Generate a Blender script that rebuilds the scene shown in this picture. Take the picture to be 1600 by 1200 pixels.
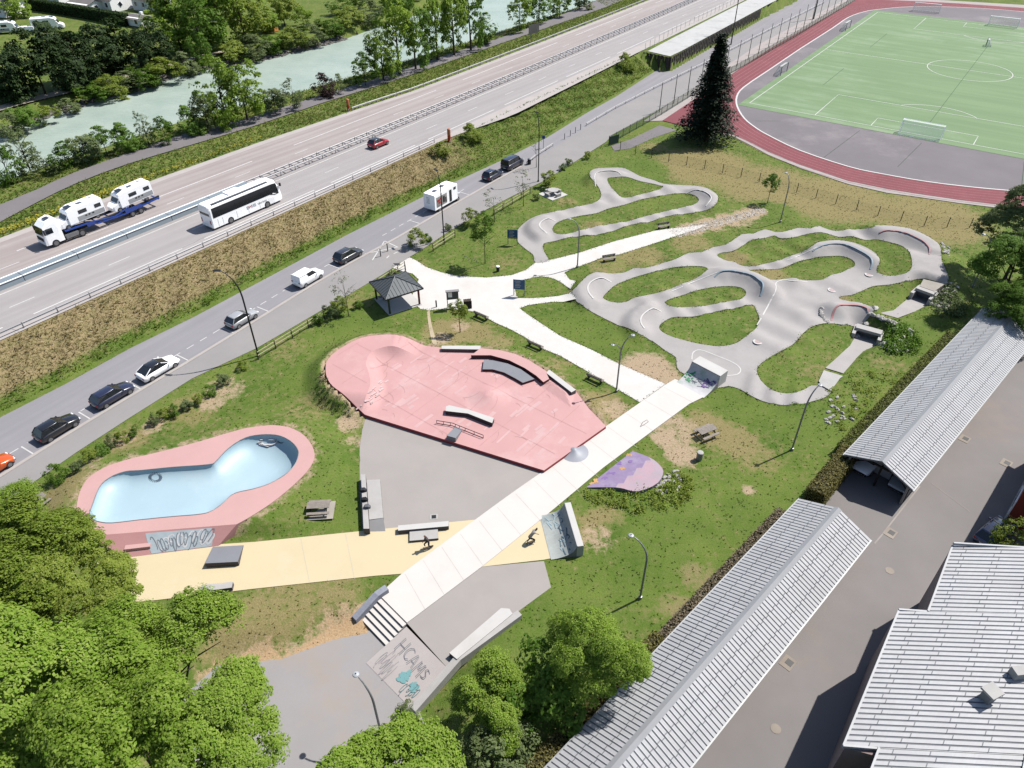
import bpy, math, random
import numpy as np
from mathutils import Matrix, Vector
from mathutils.geometry import delaunay_2d_cdt, tessellate_polygon
random.seed(7); RNG = np.random.default_rng(7)
for o in list(bpy.data.objects): bpy.data.objects.remove(o)
SC = bpy.context.scene; COL = SC.collection
R = math.radians

# ------------------------------------------------------------------ camera (surveyed from the football pitch, 68 x 106 m)
PITCH, ROLL, CAMH, FPX = 0.671495840, -0.00577619373, 49.2815, 1128.2
cp, sp_, cr, sr = math.cos(PITCH), math.sin(PITCH), math.cos(ROLL), math.sin(ROLL)
FW = np.array([0, cp, -sp_]); _rt = np.array([1., 0, 0]); _up = np.array([0, sp_, cp])
RT = cr*_rt + sr*_up; UP = -sr*_rt + cr*_up
cam = bpy.data.cameras.new('camera'); cam.sensor_fit = 'HORIZONTAL'; cam.sensor_width = 36
cam.lens = FPX/1600*36; cam.clip_end = 6000; cam.clip_start = 1
camo = bpy.data.objects.new('camera', cam); COL.objects.link(camo)
camo.matrix_world = Matrix(((RT[0], UP[0], -FW[0], 0), (RT[1], UP[1], -FW[1], 0), (RT[2], UP[2], -FW[2], CAMH), (0, 0, 0, 1)))
SC.camera = camo

# ------------------------------------------------------------------ sky, sun, exposure
SUN_AZ, SUN_EL = math.atan2(0.47, 0.88), R(54)          # direction towards the sun, from +X
wd = bpy.data.worlds.new('World'); SC.world = wd; wd.use_nodes = True
nt = wd.node_tree; bg = nt.nodes['Background']
sky = nt.nodes.new('ShaderNodeTexSky'); sky.sky_type = 'NISHITA'; sky.sun_disc = False
sky.sun_elevation = SUN_EL; sky.sun_rotation = math.pi/2-SUN_AZ
nt.links.new(sky.outputs[0], bg.inputs[0]); bg.inputs[1].default_value = 0.085
sl = bpy.data.lights.new('sun', 'SUN'); sl.energy = 4.7; sl.angle = R(0.53); sl.color = (1, .96, .9)
so = bpy.data.objects.new('sun', sl); COL.objects.link(so)
sd = Vector((math.cos(SUN_AZ)*math.cos(SUN_EL), math.sin(SUN_AZ)*math.cos(SUN_EL), math.sin(SUN_EL)))
so.rotation_euler = sd.to_track_quat('Z', 'Y').to_euler(); so.location = sd*200
SC.view_settings.view_transform = 'Standard'; SC.view_settings.look = 'None'
SC.view_settings.exposure = 1.0; SC.view_settings.gamma = 1
SC.cycles.max_bounces = 5; SC.cycles.diffuse_bounces = 3; SC.cycles.transparent_max_bounces = 12
SC.cycles.glossy_bounces = 2; SC.cycles.caustics_reflective = False; SC.cycles.caustics_refractive = False

# ------------------------------------------------------------------ survey helpers
def at(px, py, z=0.0):
    """ground point at height z for a measured picture point"""
    d = FW + RT*(px-800)/FPX + UP*(600-py)/FPX
    t = (z-CAMH)/d[2]
    return np.array([d[0]*t, d[1]*t, z])
def A2(pts, z=0.0): return np.array([at(p[0], p[1], z)[:2] for p in pts])
def rise(b, t, z0=0.0):
    """height of a vertical thing whose foot and top were measured"""
    g = at(b[0], b[1], z0)
    zs = np.arange(z0+.1, z0+35, .1)
    return min(zs, key=lambda z: np.hypot(*(at(t[0], t[1], z)[:2]-g[:2])))-z0
def smooth(pts, n=4, closed=False):
    P = np.array(pts, float); m = len(P); out = []
    for i in range(m if closed else m-1):
        p0 = P[(i-1) % m] if closed or i > 0 else P[i]; p1 = P[i]; p2 = P[(i+1) % m]
        p3 = P[(i+2) % m] if closed or i+2 < m else p2
        for k in range(n):
            t = k/n
            out.append(.5*((2*p1)+(-p0+p2)*t+(2*p0-5*p1+4*p2-p3)*t*t+(-p0+3*p1-3*p2+p3)*t**3))
    if not closed: out.append(P[-1])
    return np.array(out)
def sstep(a, b, x):
    t = np.clip((x-a)/(b-a), 0, 1); return t*t*(3-2*t)
def pdist(P, poly, closed=False):
    """distance, side (+ left), fraction along for points P (N,2) to a polyline"""
    P = np.atleast_2d(P); poly = np.asarray(poly)
    if closed: poly = np.vstack([poly, poly[:1]])
    seg = np.diff(poly, axis=0); L = np.hypot(seg[:, 0], seg[:, 1])+1e-9; cum = np.r_[0, np.cumsum(L)]
    bd = np.full(len(P), 1e9); bs = np.zeros(len(P)); bt = np.zeros(len(P))
    for i in range(len(seg)):
        u = seg[i]/L[i]; r = P-poly[i]; s = np.clip(r@u, 0, L[i])
        dx = r-s[:, None]*u; d = np.hypot(dx[:, 0], dx[:, 1]); k = d < bd
        bd[k] = d[k]; bs[k] = np.sign(u[0]*r[k, 1]-u[1]*r[k, 0]); bt[k] = (cum[i]+s[k])/cum[-1]
    return bd, bs, bt
def inside(P, poly):
    P = np.atleast_2d(P); x, y = P[:, 0], P[:, 1]; c = np.zeros(len(P), bool); n = len(poly)
    for i in range(n):
        x1, y1 = poly[i-1]; x2, y2 = poly[i]
        k = (y1 > y) != (y2 > y)
        c ^= k & (x < (x2-x1)*(y-y1)/((y2-y1) if y2 != y1 else 1e-12)+x1)
    return c

# ------------------------------------------------------------------ materials
def lin(c): c /= 255; return c/12.92 if c <= .04045 else ((c+.055)/1.055)**2.4
EXPO = 2.75
def C(r, g, b): return tuple(min(.85, lin(v)/EXPO) for v in (r, g, b))
MATS = {}
def newmat(name):
    m = bpy.data.materials.new(name); m.use_nodes = True
    return m, m.node_tree.nodes, m.node_tree.links, m.node_tree.nodes['Principled BSDF']
def mixc(N, L, fac, a, b, typ='MIX'):
    x = N.new('ShaderNodeMix'); x.data_type = 'RGBA'; x.blend_type = typ
    for s, v in ((x.inputs[0], fac), (x.inputs[6], a), (x.inputs[7], b)):
        if hasattr(v, 'is_linked'): L.new(v, s)
        else: s.default_value = v if not isinstance(v, tuple) else (*v[:3], 1)
    return x.outputs[2]
def noise(N, L, scale, detail=4, rough=.6, vec=None):
    n = N.new('ShaderNodeTexNoise'); n.inputs['Scale'].default_value = scale
    n.inputs['Detail'].default_value = detail; n.inputs['Roughness'].default_value = rough
    if vec is None:
        g = N.new('ShaderNodeNewGeometry'); vec = g.outputs['Position']
    L.new(vec, n.inputs['Vector']); return n.outputs['Fac']
def ramp(N, L, f, a, b):
    r = N.new('ShaderNodeMapRange'); r.inputs[1].default_value = a; r.inputs[2].default_value = b
    L.new(f, r.inputs[0]); return r.outputs[0]
def streak(N, L, ang, along, across, detail=3):
    g = N.new('ShaderNodeNewGeometry'); c = N.new('ShaderNodeCombineXYZ'); u = (math.cos(ang), math.sin(ang), 0); v = (-math.sin(ang), math.cos(ang), 0)
    for i, (d, k) in enumerate(((u, along), (v, across))):
        q = N.new('ShaderNodeVectorMath'); q.operation = 'DOT_PRODUCT'; q.inputs[1].default_value = tuple(x*k for x in d); L.new(g.outputs['Position'], q.inputs[0]); L.new(q.outputs['Value'], c.inputs[i])
    return noise(N, L, 1.0, detail, .55, c.outputs[0])
def mat(name, col, rough=.85, var=.18, scale=.6, fine=9., stain=None, stain_amt=.4, bump=.0, metal=0., spec=.3, coat=0., island=0., strk=None):
    if name in MATS: return MATS[name]
    m, N, L, B = newmat(name)
    c0 = tuple(v*(1-var) for v in col); c1 = tuple(min(.9, v*(1+var)) for v in col)
    x = mixc(N, L, ramp(N, L, noise(N, L, scale), .3, .7), c0, c1)
    f2 = noise(N, L, fine, 3)
    x = mixc(N, L, ramp(N, L, f2, .25, .75), mixc(N, L, .5, x, tuple(v*(1-var*.8) for v in col)), x)
    if stain:
        x = mixc(N, L, mixf(N, L, ramp(N, L, noise(N, L, scale*.45, 6, .7), .52, .7), stain_amt), x, stain)
    if strk:
        x = mixc(N, L, mixf(N, L, ramp(N, L, streak(N, L, *strk[:3]), .38, .62), strk[3]), x, strk[4])
    if island:
        g = N.new('ShaderNodeNewGeometry')
        x = mixc(N, L, g.outputs['Random Per Island'], mixc(N, L, island, x, tuple(v*.55 for v in col)), x)
    L.new(x, B.inputs['Base Color'])
    B.inputs['Roughness'].default_value = rough; B.inputs['Metallic'].default_value = metal
    B.inputs['Specular IOR Level'].default_value = spec; B.inputs['Coat Weight'].default_value = coat
    if bump:
        b = N.new('ShaderNodeBump'); b.inputs['Strength'].default_value = bump; b.inputs['Distance'].default_value = .05
        L.new(f2, b.inputs['Height']); L.new(b.outputs[0], B.inputs['Normal'])
    MATS[name] = m; return m
def mixf(N, L, f, k):
    a = N.new('ShaderNodeMath'); a.operation = 'MULTIPLY'; L.new(f, a.inputs[0]); a.inputs[1].default_value = k
    return a.outputs[0]
def leafmat(name, col, col2, trans=.25, var2=None):
    m, N, L, B = newmat(name)
    g = N.new('ShaderNodeNewGeometry')
    oi = N.new('ShaderNodeObjectInfo')
    x = mixc(N, L, g.outputs['Random Per Island'], col, col2)
    x = mixc(N, L, ramp(N, L, noise(N, L, .5, 2), .35, .65), mixc(N, L, .3, x, tuple(v*.7 for v in col)), x)
    x = mixc(N, L, mixf(N, L, oi.outputs['Random'], .18), x, var2 or tuple(v*.75 for v in col))
    L.new(x, B.inputs['Base Color']); B.inputs['Roughness'].default_value = .7; B.inputs['Specular IOR Level'].default_value = .15
    t = N.new('ShaderNodeBsdfTranslucent'); L.new(x, t.inputs['Color'])
    s = N.new('ShaderNodeMixShader'); s.inputs[0].default_value = trans
    L.new(B.outputs[0], s.inputs[1]); L.new(t.outputs[0], s.inputs[2])
    L.new(s.outputs[0], N['Material Output'].inputs['Surface'])
    MATS[name] = m; return m
def grassmat(blade=False):
    m, N, L, B = newmat('grass blades' if blade else 'grass')
    a = N.new('ShaderNodeAttribute'); a.attribute_name = 'zone'
    se = N.new('ShaderNodeSeparateColor'); L.new(a.outputs['Color'], se.inputs[0])
    g = N.new('ShaderNodeNewGeometry')
    n1 = noise(N, L, .16, 5, .65); n2 = noise(N, L, 1.3, 6, .75); n3 = noise(N, L, 7., 3, .7)
    x = mixc(N, L, ramp(N, L, n1, .35, .65), C(96, 132, 46), C(142, 164, 74))
    x = mixc(N, L, mixf(N, L, ramp(N, L, n2, .4, .72), .8), x, C(150, 158, 92))
    x = mixc(N, L, mixf(N, L, ramp(N, L, n3, .45, .7), .5), x, C(68, 96, 32))
    x = mixc(N, L, mixf(N, L, g.outputs['Random Per Island'], .35), x, mixc(N, L, .5, x, C(90, 110, 45)))
    def brk(sock, lo=.18):
        s = N.new('ShaderNodeMath'); s.operation = 'ADD'; L.new(sock, s.inputs[0])
        r = N.new('ShaderNodeMapRange'); r.inputs[1].default_value = .3; r.inputs[2].default_value = .7
        r.inputs[3].default_value = -.42; r.inputs[4].default_value = .42; L.new(n2, r.inputs[0]); L.new(r.outputs[0], s.inputs[1])
        w = N.new('ShaderNodeMapRange'); w.inputs[1].default_value = .3; w.inputs[2].default_value = .75; L.new(s.outputs[0], w.inputs[0])
        return w.outputs[0]
    x = mixc(N, L, brk(se.outputs[0]), x, mixc(N, L, ramp(N, L, n3, .3, .7), C(148, 140, 92), C(188, 172, 122)))
    st = mixc(N, L, ramp(N, L, n3, .3, .7), C(164, 146, 108), C(208, 186, 144))
    st = mixc(N, L, mixf(N, L, ramp(N, L, n2, .42, .66), .7), st, C(132, 136, 78))
    x = mixc(N, L, brk(se.outputs[1]), x, st)
    di = mixc(N, L, ramp(N, L, n3, .3, .7), C(188, 162, 126), C(226, 204, 176))
    x = mixc(N, L, brk(se.outputs[2]), x, di)
    x = mixc(N, L, brk(a.outputs['Alpha']), x, mixc(N, L, ramp(N, L, n3, .3, .7), C(204, 170, 128), C(232, 200, 160)))
    L.new(x, B.inputs['Base Color']); B.inputs['Roughness'].default_value = .9; B.inputs['Specular IOR Level'].default_value = .1
    if blade:
        x = mixc(N, L, 1.0, x, (1.45, 1.45, 1.4), 'MULTIPLY'); L.new(x, B.inputs['Base Color'])
        t = N.new('ShaderNodeBsdfTranslucent'); L.new(x, t.inputs['Color']); s = N.new('ShaderNodeMixShader'); s.inputs[0].default_value = .5
        L.new(B.outputs[0], s.inputs[1]); L.new(t.outputs[0], s.inputs[2]); L.new(s.outputs[0], N['Material Output'].inputs['Surface'])
    else:
        b = N.new('ShaderNodeBump'); b.inputs['Strength'].default_value = .5; b.inputs['Distance'].default_value = .12
        L.new(n3, b.inputs['Height']); L.new(b.outputs[0], B.inputs['Normal'])
    return m
GRASS = grassmat(); BLADE = grassmat(True)
CONC = mat('concrete', C(216, 213, 210), .85, .1, .8, 12, C(186, 182, 176), .3)
CONCW = mat('white concrete', C(240, 237, 234), .8, .06, .5, 10, C(214, 208, 200), .35)
CONCD = mat('grey concrete', C(168, 167, 168), .8, .1, .8, 12, C(140, 138, 138), .3)
STRIPC = mat('cream concrete', C(254, 248, 242), .75, .04, .3, 8, C(240, 230, 222), .5)
PINK = mat('pink concrete', C(240, 186, 184), .7, .05, .35, 6, C(250, 210, 207), .8)
PINKD = mat('pink deck', C(240, 192, 188), .7, .05, .3, 6, C(232, 180, 176), .4)
REDP = mat('red edge', C(205, 90, 95), .7, .1)
YELL = mat('sand concrete', C(252, 234, 192), .75, .04, .25, 6, C(254, 242, 214), .7)
PADG = mat('pad asphalt', C(196, 189, 184), .85, .06, .22, 14, C(208, 198, 188), .6)
POOLB = mat('pool paint', C(204, 234, 248), .5, .04, .3, 6, C(228, 244, 251), .6, spec=.35)
ROADM = mat('motorway asphalt', C(203, 197, 196), .9, .06, .12, 18, C(192, 184, 182), .7, strk=(math.atan2(.788, .616), .012, .9, .6, C(184, 178, 178)))
ROADF = mat('motorway asphalt brown', C(206, 196, 193), .9, .06, .12, 18, C(186, 172, 168), .7, strk=(math.atan2(.788, .616), .012, .9, .6, C(182, 168, 164)))
SHOULD = mat('shoulder concrete', C(218, 210, 206), .9, .08, .3, 14, C(200, 190, 184), .5)
ROADS = mat('road asphalt', C(180, 177, 182), .9, .06, .15, 18, C(170, 167, 171), .7, strk=(1.0, .02, .9, .5, C(162, 160, 165)))
PAVE = mat('pavement asphalt', C(182, 178, 177), .9, .06, .2, 18, C(192, 186, 182), .6)
YARD = mat('yard asphalt', C(160, 154, 152), .9, .1, .16, 16, C(178, 160, 148), .7)
PUMP = mat('pump asphalt', C(208, 203, 201), .95, .07, .35, 24, C(188, 183, 182), .7, spec=.1)
GRAV = mat('white gravel', C(255, 251, 246), .95, .05, .5, 12, C(240, 230, 218), .5, bump=.2)
PATH = mat('path asphalt', C(150, 144, 146), .9, .08, .3, 14)
WHITE = mat('road paint', C(250, 248, 245), .7, .05, 1.5, 20, C(215, 210, 205), .5)
WPAINT = mat('white paint', (.75, .75, .75), .35, .02, 1, 4, coat=.3)
BLACK = mat('black metal', (.012, .012, .013), .5, .2)
DARK = mat('dark rubber', (.02, .02, .022), .8, .2)
GLASS = mat('vehicle glass', (.012, .014, .018), .08, .1, spec=.6)
STEEL = mat('galvanised steel', C(190, 192, 194), .45, .12, 1.5, 12, metal=.5)
GREENM = mat('green metal', C(46, 84, 70), .6, .1)
WOOD = mat('weathered wood', C(176, 166, 156), .85, .2, 3, 20)
WOODL = mat('pale timber', C(214, 204, 170), .85, .15, 3, 20)
DKWOOD = mat('dark timber', C(60, 52, 46), .85, .2, 3, 20)
BARK = mat('bark', C(92, 80, 66), .9, .3, 3, 20)
TURF = mat('pitch turf', C(148, 178, 130), .9, .06, .05, 6, C(182, 202, 168), .9, strk=(-.62, .04, .42, .65, C(130, 162, 114)))
TRACK = mat('running track', C(158, 84, 92), .9, .08, .2, 14, C(180, 108, 112), .6)
COURT = mat('court asphalt', C(146, 139, 144), .9, .1, .12, 12, C(176, 168, 170), .9)
RED = mat('red paint', C(220, 30, 50), .35, .05, coat=.4)
ROOFM = mat('roof sheet', C(218, 219, 222), .55, .1, .5, 8, C(196, 196, 198), .6, strk=(.78, .5, 6., .35, C(200, 200, 200)))
SEAM = mat('roof seam', C(136, 138, 144), .7, .15)  # darker tone paints in the shade of the roof grooves along with seam dirt

# ------------------------------------------------------------------ mesh helpers
class MB:
    def __init__(s): s.v = []; s.f = []; s.m = []
    def add(s, vs, fs, m=0):
        k = len(s.v); s.v += [tuple(map(float, v)) for v in vs]
        for f in fs: s.f.append(tuple(i+k for i in f)); s.m.append(m)
        return s
    def box(s, c, d, rz=0, m=0, ry=0, top=None):
        x, y, z = d[0]/2, d[1]/2, d[2]/2; t = top or (1, 1)
        V = [(-x, -y, -z), (x, -y, -z), (x, y, -z), (-x, y, -z), (-x*t[0], -y*t[1], z), (x*t[0], -y*t[1], z), (x*t[0], y*t[1], z), (-x*t[0], y*t[1], z)]
        M = Matrix.Rotation(rz, 3, 'Z') @ Matrix.Rotation(ry, 3, 'Y')
        V = [tuple(M @ Vector(v)+Vector(c)) for v in V]
        return s.add(V, [(0, 3, 2, 1), (4, 5, 6, 7), (0, 1, 5, 4), (1, 2, 6, 5), (2, 3, 7, 6), (3, 0, 4, 7)], m)
    def prism(s, poly, z0, z1, mt=0, ms=0, ztop=None):
        P = [tuple(p[:2]) for p in poly]; n = len(P)
        a = sum(P[i-1][0]*P[i][1]-P[i][0]*P[i-1][1] for i in range(n))
        if a < 0: P = P[::-1]
        zt = [z1]*n if ztop is None else [ztop(p) for p in P]
        V = [(p[0], p[1], z0) for p in P]+[(P[i][0], P[i][1], zt[i]) for i in range(n)]
        tris = tessellate_polygon([[Vector((p[0], p[1], 0)) for p in P]])
        k = len(s.v); s.v += [tuple(map(float, v)) for v in V]
        for t in tris:
            i, j, l = t
            cr_ = (P[j][0]-P[i][0])*(P[l][1]-P[i][1])-(P[j][1]-P[i][1])*(P[l][0]-P[i][0])
            t = t if cr_ > 0 else t[::-1]
            s.f.append(tuple(q+n+k for q in t)); s.m.append(mt)
        for i in range(n):
            j = (i+1) % n; s.f.append((i+k, j+k, j+n+k, i+n+k)); s.m.append(ms)
        return s
    def tube(s, pts, r, n=6, m=0, cap=True):
        P = [Vector(p) for p in pts]; k = len(P); rr = r if hasattr(r, '__len__') else [r]*k
        V = []; F = []
        for i in range(k):
            t = (P[min(i+1, k-1)]-P[max(i-1, 0)]).normalized()
            a = t.orthogonal().normalized() if abs(t.z) < .9 else Vector((1, 0, 0))
            a = (a-t*a.dot(t)).normalized(); b = t.cross(a)
            for j in range(n):
                q = 2*math.pi*j/n; V.append(P[i]+(a*math.cos(q)+b*math.sin(q))*rr[i])
        for i in range(k-1):
            for j in range(n):
                F.append((i*n+j, i*n+(j+1) % n, (i+1)*n+(j+1) % n, (i+1)*n+j))
        if cap: F += [tuple(range(n))[::-1], tuple((k-1)*n+j for j in range(n))]
        return s.add(V, F, m)
    def lathe(s, prof, n=12, c=(0, 0, 0), m=0):
        V = []; F = []
        for r, z in prof:
            for j in range(n):
                q = 2*math.pi*j/n; V.append((c[0]+r*math.cos(q), c[1]+r*math.sin(q), c[2]+z))
        for i in range(len(prof)-1):
            for j in range(n): F.append((i*n+j, i*n+(j+1) % n, (i+1)*n+(j+1) % n, (i+1)*n+j))
        F.append(tuple((len(prof)-1)*n+j for j in range(n)))
        return s.add(V, F, m)
    def wheel(s, c, r, w, m=0, n=14):
        V = []; F = []
        for y in (-w/2, w/2):
            for j in range(n): q = 2*math.pi*j/n; V.append((c[0]+r*math.cos(q), c[1]+y, c[2]+r*math.sin(q)))
        for j in range(n): F.append((j, (j+1) % n, n+(j+1) % n, n+j))
        F += [tuple(range(n)), tuple(n+j for j in range(n))[::-1]]
        return s.add(V, F, m)
    def loft(s, secs, m=0, closed=True, cap=True):
        n = len(secs[0]); V = [p for q in secs for p in q]; F = []
        for i in range(len(secs)-1):
            for j in range(n if closed else n-1):
                F.append((i*n+j, i*n+(j+1) % n, (i+1)*n+(j+1) % n, (i+1)*n+j))
        if cap: F += [tuple(range(n))[::-1], tuple((len(secs)-1)*n+j for j in range(n))]
        return s.add(V, F, m)
    def mesh(s, name, mats):
        me = bpy.data.meshes.new(name); me.from_pydata(s.v, [], s.f)
        for q in (mats if isinstance(mats, (list, tuple)) else [mats]): me.materials.append(q)
        if len(me.materials) > 1: me.polygons.foreach_set('material_index', s.m)
        me.update(); return me
    def build(s, name, mats, parent=None, smooth=False, origin=None):
        if origin is not None: s.v = [(v[0]-origin[0], v[1]-origin[1], v[2]-origin[2]) for v in s.v]
        me = s.mesh(name, mats)
        if smooth: me.polygons.foreach_set('use_smooth', [True]*len(me.polygons))
        o = bpy.data.objects.new(name, me); COL.objects.link(o)
        if parent: o.parent = parent
        elif origin is not None: o.location = origin
        return o
def tag(o, label, cat, group=None):
    o['label'] = label; o['category'] = cat
    if group: o['group'] = group
    return o
def struct(o): o['kind'] = 'structure'; return o
def stuff(o, label=None, cat=None):
    o['kind'] = 'stuff'
    if label: o['label'] = label; o['category'] = cat
    return o
def thing(name, label, cat, loc=(0, 0, 0), rz=0, group=None):
    o = bpy.data.objects.new(name, None); o.empty_display_size = .3; COL.objects.link(o)
    o.location = tuple(map(float, loc)); o.rotation_euler = (0, 0, rz); return tag(o, label, cat, group)
def link(me, name, parent=None, loc=(0, 0, 0), rot=(0, 0, 0), sc=(1, 1, 1)):
    o = bpy.data.objects.new(name, me); COL.objects.link(o); o.parent = parent
    o.location = loc; o.rotation_euler = rot; o.scale = sc; return o
def copytree(src, loc, rz, label, cat=None, group=None, sc=None):
    r = src.copy(); COL.objects.link(r); r.location = tuple(map(float, loc)); r.rotation_euler = (0, 0, rz); r['label'] = label
    if sc: r.scale = sc
    if group: r['group'] = group
    for ch in list(src.children):
        c = ch.copy(); COL.objects.link(c); c.parent = r
        for g in list(ch.children):
            d = g.copy(); COL.objects.link(d); d.parent = c
    return r
def fast(name, V, F, mats):
    V = np.asarray(V, np.float32); F = np.asarray(F, np.int32)
    me = bpy.data.meshes.new(name); me.vertices.add(len(V)); me.vertices.foreach_set('co', V.ravel())
    k = F.shape[1]; me.loops.add(F.size); me.loops.foreach_set('vertex_index', F.ravel())
    me.polygons.add(len(F)); me.polygons.foreach_set('loop_start', np.arange(0, F.size, k, dtype=np.int32))
    try: me.polygons.foreach_set('loop_total', np.full(len(F), k, np.int32))
    except Exception: pass
    for q in (mats if isinstance(mats, (list, tuple)) else [mats]): me.materials.append(q)
    me.update(calc_edges=True); return me
def patch(name, outline, zf, mats, holes=(), step=None, skirt=None, parent=None, smooth=True, extra=None, matfn=None):
    """surface over a ground outline (world xy) with heights zf(P); skirt = depth of the edge"""
    loops = [np.asarray(outline)]+[np.asarray(h) for h in holes]
    def dens(l):
        if not step: return l
        out = []
        for i in range(len(l)):
            a, b = l[i], l[(i+1) % len(l)]; k = max(1, int(np.hypot(*(b-a))/step))
            for j in range(k): out.append(a+(b-a)*j/k)
        return np.array(out)
    loops = [dens(l) for l in loops]
    pts = [p for l in loops for p in l]; edges = []; k = 0
    for l in loops:
        n = len(l); edges += [(k+i, k+(i+1) % n) for i in range(n)]; k += n
    if step:
        lo = loops[0].min(0); hi = loops[0].max(0)
        gx, gy = np.meshgrid(np.arange(lo[0], hi[0], step), np.arange(lo[1], hi[1], step))
        gx = gx+(np.arange(gx.shape[0]) % 2)[:, None]*step*.5
        G = np.stack([gx.ravel(), gy.ravel()], 1); ok = inside(G, loops[0])
        for h in loops[1:]: ok &= ~inside(G, h)
        G = G[ok]
        dm = np.full(len(G), 9e9)
        for l in loops: dm = np.minimum(dm, pdist(G, l, True)[0])
        pts += list(G[dm > step*.35])
    if extra is not None: pts += list(extra)
    r = delaunay_2d_cdt([Vector((float(p[0]), float(p[1]))) for p in pts], edges, [], 0, 1e-5)
    V2 = np.array([(v.x, v.y) for v in r[0]]); T = np.array(r[2])
    cen = V2[T].mean(1); ok = inside(cen, loops[0])
    for h in loops[1:]: ok &= ~inside(cen, h)
    T = T[ok]; cen = cen[ok]
    a = V2[T]; cr_ = (a[:, 1, 0]-a[:, 0, 0])*(a[:, 2, 1]-a[:, 0, 1])-(a[:, 1, 1]-a[:, 0, 1])*(a[:, 2, 0]-a[:, 0, 0])
    T = np.where(cr_[:, None] > 0, T, T[:, ::-1])
    Z = zf(V2) if callable(zf) else np.full(len(V2), zf)
    V = [(*p, z) for p, z in zip(V2.tolist(), np.asarray(Z).tolist())]; F = [tuple(t) for t in T.tolist()]
    mi = list(matfn(cen)) if matfn else [0]*len(F); nsm = len(F)
    if skirt:
        for l in loops:
            n = len(l); zz = np.asarray(zf(l) if callable(zf) else np.full(n, zf)); b = len(V)
            V += [(p[0], p[1], z) for p, z in zip(l.tolist(), zz.tolist())]+[(p[0], p[1], z-skirt) for p, z in zip(l.tolist(), zz.tolist())]
            for i in range(n): F.append((b+i, b+(i+1) % n, b+n+(i+1) % n, b+n+i)); mi.append(1 if len(mats_l(mats)) > 1 and not matfn else (len(mats_l(mats))-1 if matfn else 0))
    me = bpy.data.meshes.new(name); me.from_pydata(V, [], F)
    for q in mats_l(mats): me.materials.append(q)
    if len(me.materials) > 1: me.polygons.foreach_set('material_index', [int(i) for i in mi])
    me.update()
    if smooth: me.polygons.foreach_set('use_smooth', [i < nsm for i in range(len(F))])
    o = bpy.data.objects.new(name, me); COL.objects.link(o); o.parent = parent; return o
def mats_l(m): return m if isinstance(m, (list, tuple)) else [m]
def ribbon(mb, pts, w, z=None, m=0, nrm=None):
    P = np.asarray(pts, float); n = len(P); V = []
    for i in range(n):
        t = P[min(i+1, n-1)][:2]-P[max(i-1, 0)][:2]; t = t/(np.hypot(*t)+1e-9); q = np.array([-t[1], t[0]])*w/2
        if nrm is not None:
            t3 = P[min(i+1, n-1)]-P[max(i-1, 0)]; q3 = np.cross(nrm, t3); q3 = q3/(np.linalg.norm(q3)+1e-9)*w/2; V += [tuple(P[i]+q3), tuple(P[i]-q3)]; continue
        zz = P[i][2] if z is None else z
        V += [(P[i][0]+q[0], P[i][1]+q[1], zz), (P[i][0]-q[0], P[i][1]-q[1], zz)]
    mb.add(V, [(2*i+1, 2*i+3, 2*i+2, 2*i) for i in range(n-1)], m)
ORD = ['leftmost', 'second', 'third', 'fourth', 'fifth', 'sixth', 'seventh', 'eighth', 'ninth', 'tenth', 'eleventh', 'twelfth', 'thirteenth', 'fourteenth', 'fifteenth', 'sixteenth', 'seventeenth', 'eighteenth', 'nineteenth', 'twentieth', 'twenty-first', 'twenty-second', 'twenty-third', 'twenty-fourth', 'twenty-fifth', 'twenty-sixth', 'twenty-seventh', 'twenty-eighth', 'twenty-ninth', 'thirtieth']
def ordl(i): return 'leftmost' if i == 0 else ORD[i]

# ================================================================== TERRAIN
MZ = 3.0                                                   # motorway level
RU = np.array([.616, .788]); RN = np.array([.788, -.616])  # along / across the motorway
_m = A2([(0, 450), (212, 364), (302, 327), (415, 280), (600, 205), (700, 168), (800, 121), (950, 57), (1087, 0)], MZ)
MC = np.polyfit(_m@RU, _m@RN, 2)
def mw(s, t): s = np.asarray(s, float); return s[..., None]*RU+(np.polyval(MC, s)+t)[..., None]*RN
def mst(P): P = np.atleast_2d(P); s = P@RU; return s, P@RN-np.polyval(MC, s)
FOOT = A2([(-80, 690), (0, 648), (100, 597), (200, 542), (300, 493), (400, 440), (540, 365), (670, 300), (780, 250), (850, 215), (915, 175), (960, 150), (1030, 105), (1120, 60), (1200, 14), (1260, -30)])
_fs, _ft = mst(FOOT)
_wl = A2([(1047, 90), (1064, 82), (1120, 51), (1200, 8), (1240, -12)], MZ); WLS, WLT = mst(_wl)
FARB = A2([(-40, 228), (0, 210), (60, 188), (150, 158), (220, 140), (290, 113), (350, 104), (400, 97), (470, 80), (540, 62), (600, 40), (680, 15), (760, -10), (900, -60)], -1)
NEARB = A2([(-60, 330), (0, 300), (110, 262), (200, 232), (280, 205), (380, 180), (440, 165), (520, 142), (600, 118), (700, 86), (790, 57), (860, 35), (1000, -15)], -1)
RIV = np.vstack([NEARB, FARB[::-1]])
PUMPA = [(837, 410), (833, 398), (820, 388), (808, 376), (808, 362), (815, 352), (830, 341), (850, 334), (875, 329), (905, 322), (925, 318), (937, 311), (939, 302), (935, 292), (927, 282), (921, 274), (923, 267), (932, 263), (950, 262), (972, 262), (985, 267), (1000, 275), (1020, 281), (1037, 287), (1060, 289), (1085, 290), (1105, 294), (1118, 302), (1122, 310), (1118, 319), (1107, 327), (1090, 331), (1070, 334), (1040, 338), (1017, 346), (985, 351), (960, 360), (935, 366), (895, 370), (865, 377), (849, 381), (850, 393), (857, 407)]
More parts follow.
